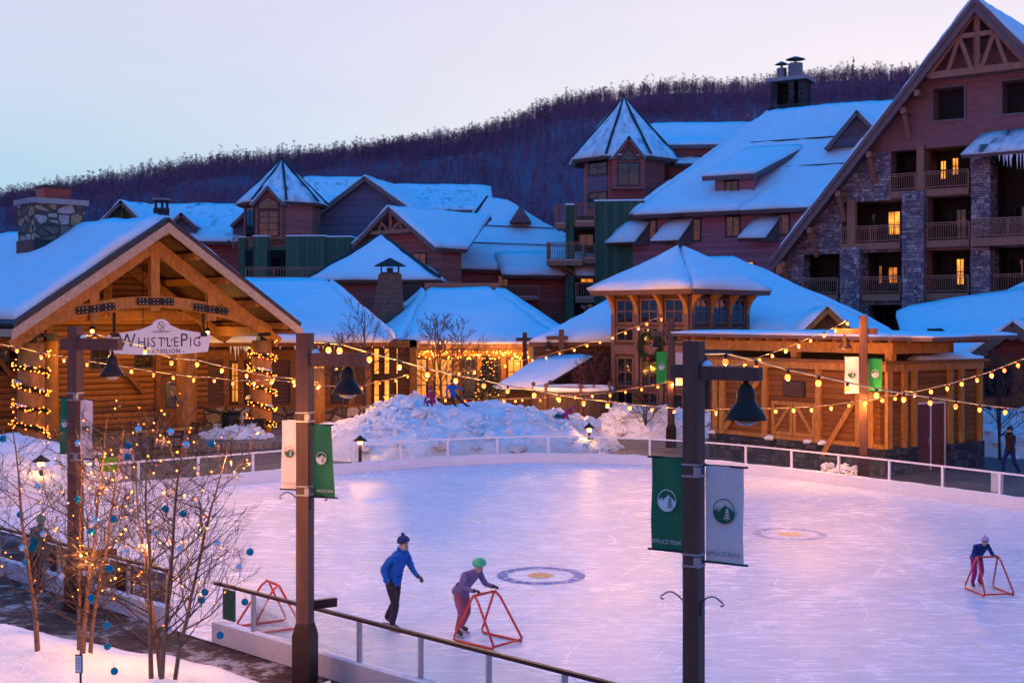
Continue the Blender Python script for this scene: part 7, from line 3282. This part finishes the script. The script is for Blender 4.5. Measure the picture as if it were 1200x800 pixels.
for i, (px, py, d, h, lb) in enumerate(((488, 218, 560, 13, 'dark lone conifer on the hill above the slate gable'), (611, 240, 520, 11, 'slim dark conifer on the hill over the trussed roof'), (628.5, 247, 480, 11, 'broad dark conifer just above the louvred roof dormer'), (657, 244, 470, 13, 'dark conifer beside the tower hotel balconies'), (663, 118, 690, 12, 'small dark conifer on the skyline left of the pointed tower'), (1000, 92, 690, 13, 'rounded dark conifer on the skyline left of the hotel gable'))):
    X = (px - CX) * d / F
    zg = hill_z(X, d)
    zt = CAMH + (HZ - py) * d / F
    conifer(lb, V((X, d, min(zg, zt) if i < 4 else zg)), h + max(0, 0), h * .24, 60 + i, 14, needle_far, 8, 12, .05)

# garland wreath on the lookout tower wall
wc = KLo.P(.2, -.25, 4.25)
wr = thing('wreath', 'round dark evergreen wreath on the lookout tower wall', 'wreath', wc)
mb = MB()
rnd = random.Random(2)
for i in range(1500):
    a = rnd.uniform(0, 6.283)
    p = wc + KLo.u * (.62 * math.cos(a) + rnd.gauss(0, .07)) + V((0, 0, .62 * math.sin(a) + rnd.gauss(0, .07))) - KLo.v * abs(rnd.gauss(0, .06))
    d = V((rnd.gauss(0, 1), rnd.gauss(0, 1), rnd.gauss(0, 1))).normalized() * .17
    sd = d.cross(V((.3, .5, .7))).normalized() * .02
    mb.poly([p - sd, p + sd, p + d])
mb.build('greenery', wreath_m, wr)
mb = MB()
mb.sphere(wc + V((0, 0, -.6)) - KLo.v * .12, .11, 8, 6)
mb.build('bow', plain('red_ribbon', (.3, .02, .02), .6), wr, smooth=True)

# dark rocks on the snow hill
for (px, py, d, s, lb) in ((400, 478, 57, 1.05, 'long dark rock poking out of the snow hill top'), (381, 476.5, 57.4, .65, 'small dark rock at the left end of the snow hill top')):
    p = at(px * 1.0 + 55, py, d) if False else at(px + 60 if px > 390 else px + 55, py + 1, d)
    rm = MB()
    rm.sphere(p, .42 * s, 14, 10, sc=(1.9, 1, .55))
    rm.v = [tuple(V(q) * 1.0 + (V(q) - p) * (.35 * nz(q, 2.2, s))) for q in rm.v]
    o = rm.build('rock', rock_m, smooth=False, loc=p)
    tag(o, lb, 'rock')

# small notice on a stake in the snow bank, notice sheet on the far fence
p = at(94.5, 796, 16.6)
sn = thing('notice_sign', 'small framed notice on a black stake in the foreground snow', 'sign', V((p.x, p.y, bz(p.x, p.y))))
mb = MB()
zt = CAMH + (HZ - 765) * 16.6 / F
mb.tube([V((p.x, p.y, bz(p.x, p.y) - .2)), V((p.x, p.y, zt))], .014, 6)
mb.build('stake', blackm, sn)
mb = MB()
mb.box((p.x - .015, p.y - .02, zt - .13), (.10, .016, .235), R(-14))
bd = mb.build('board', blackm, sn)
mb = MB()
mb.box((p.x - .018, p.y - .031, zt - .13), (.082, .004, .21), R(-14))
mb.build('sheet', lilac_cloth, bd)
mb = MB()
for i in range(7):
    mb.box((p.x - .019, p.y - .0345, zt - .055 - i * .022), (.05 if i % 3 else .06, .002, .006), R(-14))
mb.build('print', ink_grey, bd)
ed = [q for q in rk]
q = at(1161, 567, 38.6)
ns = thing('notice_sheet', 'blank white sheet fixed to the far rail near the frame edge', 'notice', q)
k = min(range(len(back)), key=lambda i: (back[i].xy - q.xy).length)
tg_ = (back[k + 1] - back[k - 1]).normalized()
mb = MB()
cc = back[k] + V((0, 0, .70))
nrm = V((tg_.y, -tg_.x, 0))
mb.obox(cc - tg_ * .21 - nrm * .02 - V((0, 0, .30)), tg_ * .42, -nrm * .012, V((0, 0, .60)))
mb.build('sheet', white_paint, ns)
mb = MB()
for s_ in (-1, 1):
    mb.obox(cc + tg_ * (s_ * .17) - nrm * .034 + V((0, 0, .22)), tg_ * .03, -nrm * .004, V((0, 0, .06)))
mb.build('clips', blackm, ns)
# ------------------------------------------------------------------ people
skin_m = plain('skin', (.52, .30, .22), .55, var=.08)
glove_m = plain('dark_gloves', (.02, .02, .025), .7)
boot_m = plain('dark_skates', (.025, .022, .025), .4)
cloths = {}


def cloth_m(name, col):
    if name not in cloths:
        cloths[name] = plain(name, col, .8, var=.3, scale=7, bumpd=.035, spec=.2)
    return cloths[name]


BONES = [('pelvis', 'spine', 'top'), ('spine', 'chest', 'top'), ('chest', 'neck', 'top'), ('neck', 'chin', 'skin'), ('chin', 'crown', 'skin')]
for s_ in 'LR':
    BONES += [('chest', 'sho' + s_, 'top'), ('sho' + s_, 'elb' + s_, 'top'), ('elb' + s_, 'wri' + s_, 'top'), ('wri' + s_, 'han' + s_, 'glove'),
              ('pelvis', 'hip' + s_, 'leg'), ('hip' + s_, 'kne' + s_, 'leg'), ('kne' + s_, 'ank' + s_, 'leg'), ('ank' + s_, 'toe' + s_, 'boot')]
RAD = dict(pelvis=.135, spine=.135, chest=.15, neck=.062, chin=.078, crown=.088, sho=.075, elb=.058, wri=.042, han=.042, hip=.10, kne=.075, ank=.055, toe=.045)


def pose(**kw):
    """joint positions for a 1.7 m figure facing -y; x to the viewer's right"""
    j = dict(pelvis=(0, 0, .93), spine=(0, -.01, 1.12), chest=(0, 0, 1.32), neck=(0, .0, 1.47), chin=(0, -.035, 1.55), crown=(0, -.01, 1.635))
    for s_, x in (('L', -1), ('R', 1)):
        j.update({'sho' + s_: (.19 * x, 0, 1.39), 'elb' + s_: (.27 * x, .02, 1.12), 'wri' + s_: (.27 * x, -.10, .90), 'han' + s_: (.27 * x, -.14, .82),
                  'hip' + s_: (.10 * x, 0, .88), 'kne' + s_: (.115 * x, -.03, .49), 'ank' + s_: (.12 * x, .02, .10), 'toe' + s_: (.135 * x, -.15, .05)})
    j.update(kw)
    return {k: V(v) for k, v in j.items()}


def person(label, at_, h, rz, jo, top, leg, hat='beanie', hatc=None, skates=True, hair=None, glove=None, slim=1.0, group=None):
    root = thing('person', label, 'person', at_, group)
    sc = h / 1.70
    Rz = Matrix.Rotation(rz, 3, 'Z')

    def W(p):
        return V(at_) + Rz @ (V(p) * sc)
    names = list(jo)
    idx = {n: i for i, n in enumerate(names)}
    me = bpy.data.meshes.new('person_body')
    edges = [(idx[a], idx[b2]) for a, b2, _ in BONES]
    me.from_pydata([tuple(jo[n]) for n in names], edges, [])
    tmp = bpy.data.objects.new('person_tmp', me)
    COL.objects.link(tmp)
    sk = tmp.modifiers.new('skin', 'SKIN')
    sk.use_smooth_shade = True
    layer = me.skin_vertices[0].data
    for n in names:
        k = n if n in RAD else n[:3]
        r = RAD[k] * (slim if k in ('pelvis', 'spine', 'chest', 'hip', 'kne', 'elb', 'sho') else 1)
        layer[idx[n]].radius = (r, r * (.82 if k in ('chest', 'pelvis', 'spine') else 1.0))
        layer[idx[n]].use_root = (n == 'pelvis')
    sub = tmp.modifiers.new('sub', 'SUBSURF')
    sub.levels = 2
    sub.render_levels = 2
    dg = bpy.context.evaluated_depsgraph_get()
    ev = tmp.evaluated_get(dg)
    m2 = ev.to_mesh()
    vs = [V(v.co) for v in m2.vertices]
    fs = [tuple(p.vertices) for p in m2.polygons]
    ev.to_mesh_clear()
    bpy.data.objects.remove(tmp)
    mats = [top, leg, skin_m, glove or glove_m, boot_m]
    mi = {'top': 0, 'leg': 1, 'skin': 2, 'glove': 3, 'boot': 4}
    segs = [(jo[a], jo[b2], (RAD.get(a, RAD.get(a[:3])) + RAD.get(b2, RAD.get(b2[:3]))) / 2, mi[k]) for a, b2, k in BONES]
    mb = MB()
    o = len(mb.v)
    cen = jo['spine']
    mb.v.extend([tuple(W(p + (p - cen).normalized() * (.012 * nz((p.x * 1.0, p.y * 1.0, p.z * 2.2), 9, h) + .006 * nz(p, 26, h)) if p.z < jo['neck'].z - .01 else p)) for p in vs])
    for f in fs:
        c = sum((vs[i] for i in f), V((0, 0, 0))) / len(f)
        best, bk_ = 1e9, 0
        for a, b2, r, k in segs:
            d = b2 - a
            t = max(0, min(1, (c - a).dot(d) / max(1e-9, d.dot(d))))
            q = ((c - a - d * t).length) / r
            if q < best:
                best, bk_ = q, k
        mb.f.append(f)
        mb.m.append(bk_)
    # face: nose, eyes, ears; fingers
    up = (jo['crown'] - jo['chin']).normalized()
    fw = V((0, -1, 0))
    fw = (fw - up * fw.dot(up)).normalized()
    if 'face' in jo:
        fw = jo['face']
        fw = (fw - up * fw.dot(up)).normalized()
    sd = up.cross(fw)
    hc_ = (jo['crown'] + jo['chin']) / 2
    mb.tube([W(hc_ + fw * .078 + up * .02), W(hc_ + fw * .098 - up * .018), W(hc_ + fw * .08 - up * .025)], [.008 * sc, .014 * sc, .006 * sc], 6, 2)
    for s_ in (-1, 1):
        mb.sphere(W(hc_ + fw * .076 + sd * .032 * s_ + up * .022), .010 * sc, 6, 4, 4)
        mb.sphere(W(hc_ + sd * .088 * s_ + up * .0), .022 * sc, 6, 4, 2, sc=(.5, 1, 1.3))
    mb.tube([W(hc_ + fw * .074 - sd * .025 - up * .052), W(hc_ + fw * .080 - up * .055), W(hc_ + fw * .074 + sd * .025 - up * .052)], .006 * sc, 5, 4)
    for s_ in 'LR':
        a, b2 = jo['wri' + s_], jo['han' + s_]
        d = (b2 - a).normalized()
        x = d.cross(V((0, 0, 1)) if abs(d.z) < .8 else V((0, 1, 0))).normalized()
        y = d.cross(x)
        for k, (off, ln) in enumerate(((-.028, .066), (-.010, .078), (.010, .074), (.027, .058))):
            p0 = b2 + x * off + d * .01
            mb.tube([W(p0), W(p0 + d * ln * .5 + y * .008), W(p0 + d * ln * .8 + y * .03), W(p0 + d * ln * .85 + y * .05)], [.0125 * sc, .012 * sc, .011 * sc, .008 * sc], 6, 3)
        p0 = a.lerp(b2, .4)
        mb.tube([W(p0 + x * -.03), W(p0 + x * -.06 + d * .03 + y * .01), W(p0 + x * -.06 + d * .06 + y * .03)], [.015 * sc, .014 * sc, .01 * sc], 6, 3)
    mb.build('body', mats, root, smooth=True)
    # hair and headwear
    if hair:
        m_ = MB()
        m_.sphere(W(hc_ + up * .028 - fw * .014), .102 * sc, 12, 9, sc=(1, 1, 1))
        if hair[1]:
            m_.tube([W(hc_ - fw * .08), W(hc_ - fw * .10 - up * .12), W(hc_ - fw * .09 - up * .24)], [.07 * sc, .06 * sc, .03 * sc], 8)
        m_.v = [tuple(v) for v in m_.v]
        m_.build('hair', hair[0], root, smooth=True)
    if hat:
        m_ = MB()
        c = hc_ + up * .045
        n = 14
        rings = [(.108, -.022), (.112, .0), (.106, .045), (.08, .085), (.04, .105)] if hat == 'beanie' else [(.118, -.045), (.132, -.01), (.130, .045), (.10, .095), (.05, .118)]
        pts = []
        vs2, fs2 = [], []
        for r, z in rings:
            for k in range(n):
                t = 2 * math.pi * k / n
                vs2.append(W(c + up * (z - (.02 if False else 0)) + (sd * math.cos(t) + fw * math.sin(t) * 1.05) * r + up * (.03 * max(0, math.sin(t)) if z < .0 else 0)))
        for i in range(len(rings) - 1):
            for k in range(n):
                k2 = (k + 1) % n
                fs2.append((i * n + k, i * n + k2, (i + 1) * n + k2, (i + 1) * n + k))
        fs2.append(tuple(range((len(rings) - 1) * n, len(rings) * n)))
        m_.add(vs2, fs2)
        if hat == 'beanie':
            m_.sphere(W(c + up * .125), .032 * sc, 8, 6)
        m_.build('helmet' if hat == 'helmet' else 'hat', hatc, root, smooth=True)
    if skates:
        for s_ in 'LR':
            a, t = jo['ank' + s_], jo['toe' + s_]
            d = (t - a)
            d.z = 0
            d.normalize()
            m_ = MB()
            p, q = a - d * .07, a + d * .20
            zz = min(a.z, t.z) - .047
            m_.beam(W((p.x, p.y, zz)), W((q.x, q.y, zz)), .010 * sc, .05 * sc)
            m_.build('skate_blade', silver, root)
    # jacket hem and collar
    m_ = MB()
    c = jo['pelvis'].lerp(jo['spine'], .05)
    ax = (jo['spine'] - jo['pelvis']).normalized()
    e1 = ax.cross(V((0, 1, 0))).normalized() if abs(ax.y) < .9 else V((1, 0, 0))
    e2 = ax.cross(e1)
    vs2, fs2 = [], []
    for (z, r) in ((-.075, .178 * slim), (.0, .176 * slim), (.09, .160 * slim)):
        for k in range(16):
            t = 2 * math.pi * k / 16
            vs2.append(W(c + ax * z + e1 * (r * math.cos(t)) + e2 * (r * .86 * math.sin(t))))
    for i in range(2):
        for k in range(16):
            k2 = (k + 1) % 16
            fs2.append((i * 16 + k, i * 16 + k2, i * 16 + 16 + k2, i * 16 + 16 + k))
    m_.add(vs2, fs2)
    m_.build('jacket_hem', top, root, smooth=True)
    return root


def skate_aid(c, rz, label, s=1.0):
    """red tube frame a learner pushes: two slanted loops joined by a handlebar"""
    root = thing('skate_aid', label, 'skate aid', c)
    Rz = Matrix.Rotation(rz, 3, 'Z')

    def W(x, y, z):
        return V(c) + Rz @ V((x * s, y * s, z * s))
    r = .022 * s
    mb = MB()
    for x in (-.36, .36):
        k = 1 if x > 0 else -1
        mb.tube([W(x * .72, .02, .82), W(x * .78, -.08, .74), W(x, -.52, .07), W(x, -.50, .025), W(x, -.44, .022), W(x, .36, .022), W(x, .42, .04), W(x * .98, .41, .09), W(x * .74, .05, .80), W(x * .72, .02, .82)], r, 8)
    mb.build('side_loop', red_paint, root, smooth=True)
    mb = MB()
    mb.tube([W(-.27, .02, .82), W(.27, .02, .82)], r * 1.15, 8)
    mb.build('handlebar', red_paint, root, smooth=True)
    mb = MB()
    mb.tube([W(-.36, -.50, .05), W(.36, -.50, .05)], r, 8)
    mb.build('front_bar', red_paint, root, smooth=True)
    return root


navy, blue = cloth_m('navy_cloth', (.015, .03, .14)), cloth_m('bright_blue_cloth', (.012, .11, .42))
dkgrey = cloth_m('charcoal_cloth', (.035, .028, .035))
magenta, teal_c = cloth_m('magenta_cloth', (.35, .02, .16)), cloth_m('teal_cloth', (.0, .13, .15))
lilac_c = cloth_m('lilac_cloth', (.42, .34, .48))
mauve = cloth_m('mauve_cloth', (.18, .13, .26))
pinkish = cloth_m('dusky_pink_cloth', (.34, .10, .14))
berry = cloth_m('berry_cloth', (.24, .03, .12))
mint = cloth_m('mint_helmet_shell', (.10, .55, .26))
hair_b = plain('brown_hair', (.05, .025, .015), .6)

# 1 skater in blue
p = gnd(463, 738)
person('skater in a blue jacket and charcoal trousers gliding alone near the bronze fence', p, 1.72, R(55),
       pose(pelvis=(0, .05, .90), spine=(0, -.02, 1.08), chest=(0, -.10, 1.26), neck=(0, -.15, 1.41), chin=(0, -.20, 1.49), crown=(0, -.19, 1.58),
            shoL=(-.19, -.10, 1.33), shoR=(.19, -.10, 1.33), elbL=(-.28, .05, 1.10), wriL=(-.26, -.05, .90), hanL=(-.25, -.10, .83), elbR=(.29, -.13, 1.07), wriR=(.25, -.30, .95), hanR=(.24, -.37, .92),
            hipL=(-.10, .05, .85), hipR=(.10, .05, .85), kneL=(-.12, -.12, .49), ankL=(-.12, -.03, .12), toeL=(-.13, -.20, .075), kneR=(.13, .10, .47), ankR=(.16, .34, .15), toeR=(.19, .19, .085)),
       blue, dkgrey, 'beanie', navy)
# 2 learner with mint helmet behind a red frame
p = gnd(548, 746)
learn = pose(pelvis=(0, .18, .86), spine=(0, .06, 1.02), chest=(0, -.10, 1.17), neck=(0, -.22, 1.28), chin=(0, -.30, 1.34), crown=(0, -.31, 1.44), shoL=(-.19, -.12, 1.23), shoR=(.19, -.12, 1.23),
             elbL=(-.29, -.18, 1.0), elbR=(.29, -.18, 1.0), wriL=(-.27, -.40, .98), wriR=(.27, -.40, .98), hanL=(-.26, -.47, .99), hanR=(.26, -.47, .99), hipL=(-.10, .18, .81), hipR=(.10, .18, .81),
             kneL=(-.13, .03, .46), kneR=(.13, .12, .46), ankL=(-.15, .14, .12), toeL=(-.17, -.03, .075), ankR=(.16, .33, .12), toeR=(.19, .17, .075))
person('stooping child in mint green helmet and mauve jacket pushing a red skating frame', p, 1.55, R(48), learn, mauve, pinkish, 'helmet', mint)
d_ = Matrix.Rotation(R(48), 3, 'Z') @ V((0, -.43, 0))
skate_aid(p + d_, R(48), 'red skating frame pushed by the child in the mint helmet', 1.0)
# 3 small child with red frame at the right
p = gnd(1148, 689)
person('small child in navy jacket and magenta trousers holding a red skating frame', p, 1.22, R(8), pose(**{k: tuple(v) for k, v in learn.items()}), navy, magenta, 'beanie', lilac_c)
d_ = Matrix.Rotation(R(8), 3, 'Z') @ V((0, -.34, 0))
skate_aid(p + d_, R(8), 'red skating frame held by the small child in navy', .86)
# 4 free standing frame inside the fence
p = gnd(318, 735)
skate_aid(p, R(-58), 'red skating frame left standing on the ice just inside the bronze fence', .98)


def on_pile(px, py_guess, d):
    X = (px - CX) * d / F
    return V((X, d, main_pile.z(X, d)))


# 5 sliders on the snow hill
q = on_pile(533, 480, 53.6)
person('child in bright blue jacket and dark trousers sliding down the snow hill', q + V((0, 0, .02)), 1.45, R(10),
       pose(pelvis=(-.05, 0, .58), spine=(-.12, -.02, .76), chest=(-.16, -.03, .94), neck=(-.15, -.03, 1.08), chin=(-.14, -.06, 1.16), crown=(-.13, -.04, 1.25), shoL=(-.34, -.02, 1.0), shoR=(.03, -.04, 1.02),
            elbL=(-.42, .02, .75), wriL=(-.38, -.12, .58), hanL=(-.36, -.16, .52), elbR=(.22, -.08, .92), wriR=(.38, -.14, .84), hanR=(.45, -.16, .82),
            hipL=(-.13, 0, .54), hipR=(.06, -.02, .54), kneL=(-.10, -.20, .28), ankL=(.02, -.14, .04), toeL=(.10, -.26, .02), kneR=(.32, -.16, .30), ankR=(.60, -.22, .06), toeR=(.72, -.28, .06)),
       blue, dkgrey, 'beanie', navy, skates=False)
q = on_pile(506, 470, 55.3)
person('child in berry and magenta snowsuit crouching at the top of the snow hill', q + V((0, 0, -.02)), 1.35, R(-35),
       pose(pelvis=(0, .1, .42), spine=(0, .05, .60), chest=(0, -.05, .78), neck=(0, -.10, .92), chin=(0, -.15, 1.0), crown=(0, -.14, 1.09), shoL=(-.18, -.06, .85), shoR=(.18, -.06, .85), elbL=(-.27, -.15, .62), wriL=(-.25, -.30, .45),
            hanL=(-.24, -.36, .38), elbR=(.27, -.15, .62), wriR=(.25, -.30, .45), hanR=(.24, -.36, .38), hipL=(-.10, .1, .40), hipR=(.10, .1, .40), kneL=(-.18, -.24, .42), kneR=(.18, -.24, .42), ankL=(-.15, -.10, .08),
            ankR=(.15, -.10, .08), toeL=(-.17, -.26, .04), toeR=(.17, -.26, .04)),
       berry, magenta, 'beanie', berry, skates=False)
q = on_pile(660, 490, 54.6)
person('child in magenta and teal snowsuit tumbling down the end of the snow hill', q + V((0, 0, .05)), 1.35, R(70),
       pose(pelvis=(0, .0, .22), spine=(0, -.16, .36), chest=(0, -.32, .50), neck=(0, -.44, .60), chin=(0, -.53, .62), crown=(0, -.60, .68), shoL=(-.18, -.36, .55), shoR=(.18, -.36, .55), elbL=(-.36, -.30, .40), wriL=(-.46, -.38, .25),
            hanL=(-.50, -.42, .20), elbR=(.36, -.34, .62), wriR=(.50, -.44, .72), hanR=(.55, -.48, .76), hipL=(-.10, .05, .20), hipR=(.10, .05, .20), kneL=(-.14, .40, .24), kneR=(.14, .38, .30), ankL=(-.15, .72, .10), ankR=(.16, .72, .20),
            toeL=(-.17, .78, .0), toeR=(.19, .80, .10)),
       magenta, teal_c, 'beanie', magenta, skates=False)
# 6 child behind the white rail, sled beside
p = gnd(148, 562)
p = V(((148 - CX) * 43.0 / F, 43.0, 0))
person('child in lilac snowsuit and teal hat standing behind the white rail', p, 1.42, R(20), pose(elbL=(-.26, -.08, 1.14), wriL=(-.14, -.24, 1.05), hanL=(-.10, -.28, 1.05)), lilac_c, lilac_c, 'beanie', teal_c, skates=False)
p2 = p + V((-.62, .1, 0))
sl = thing('sled', 'lime green plastic sled held upright beside the child in lilac', 'sled', p2)
mb = MB()
lime = plain('lime_plastic', (.16, .62, .02), .4)
mb.grid(lambda s, t: p2 + V(((s - .5) * .62, .10 * math.cos((s - .5) * 2.6) - .22 * t, .42 + .50 * t + .05 * math.sin(t * 3))), 10, 12)
n = len(mb.v)
mb.add([tuple(V(q) + V((0, .025, 0))) for q in mb.v], [f[::-1] for f in list(mb.f)])
mb.build('shell', lime, sl, smooth=True)
mb = MB()
mb.tube([p2 + V((-.3, -.02, .92)), p2 + V((.0, -.15, 1.02)), p2 + V((.4, -.05, .98))], .012, 5)
mb.build('pull_rope', ink, sl)
# 7 person in teal outside the near fence
p = V(((41 - CX) * 26.2 / F, 26.2, 0))
person('child in teal jacket and pale green hat leaning on the fence behind the birches', p, 1.5, R(150), pose(spine=(0, -.05, 1.11), chest=(0, -.10, 1.30), neck=(0, -.14, 1.44), chin=(0, -.2, 1.51), crown=(0, -.18, 1.6), shoL=(-.19, -.1, 1.37), shoR=(.19, -.1, 1.37), elbL=(-.26, -.22, 1.16), wriL=(-.18, -.42, 1.08), hanL=(-.15, -.49, 1.07), elbR=(.26, -.22, 1.16), wriR=(.18, -.42, 1.08), hanR=(.15, -.49, 1.07)),
       teal_c, dkgrey, 'beanie', cloth_m('pale_green_knit', (.09, .28, .17)), skates=False)
# 8 walker at the right edge
p = V(((1184 - CX) * 45.5 / F, 45.5, 0))
person('person in dark winter clothes walking past the snow heap behind the rail', p, 1.72, R(-70), pose(kneL=(-.11, -.22, .52), ankL=(-.12, -.2, .12), toeL=(-.13, -.37, .08), kneR=(.115, .06, .48), ankR=(.12, .30, .16), toeR=(.13, .16, .06), elbL=(-.26, .1, 1.13), wriL=(-.25, .04, .93), hanL=(-.25, .02, .86), elbR=(.26, -.08, 1.12), wriR=(.24, -.26, .98), hanR=(.23, -.33, .96)),
       dkgrey, navy, 'beanie', dkgrey, skates=False)
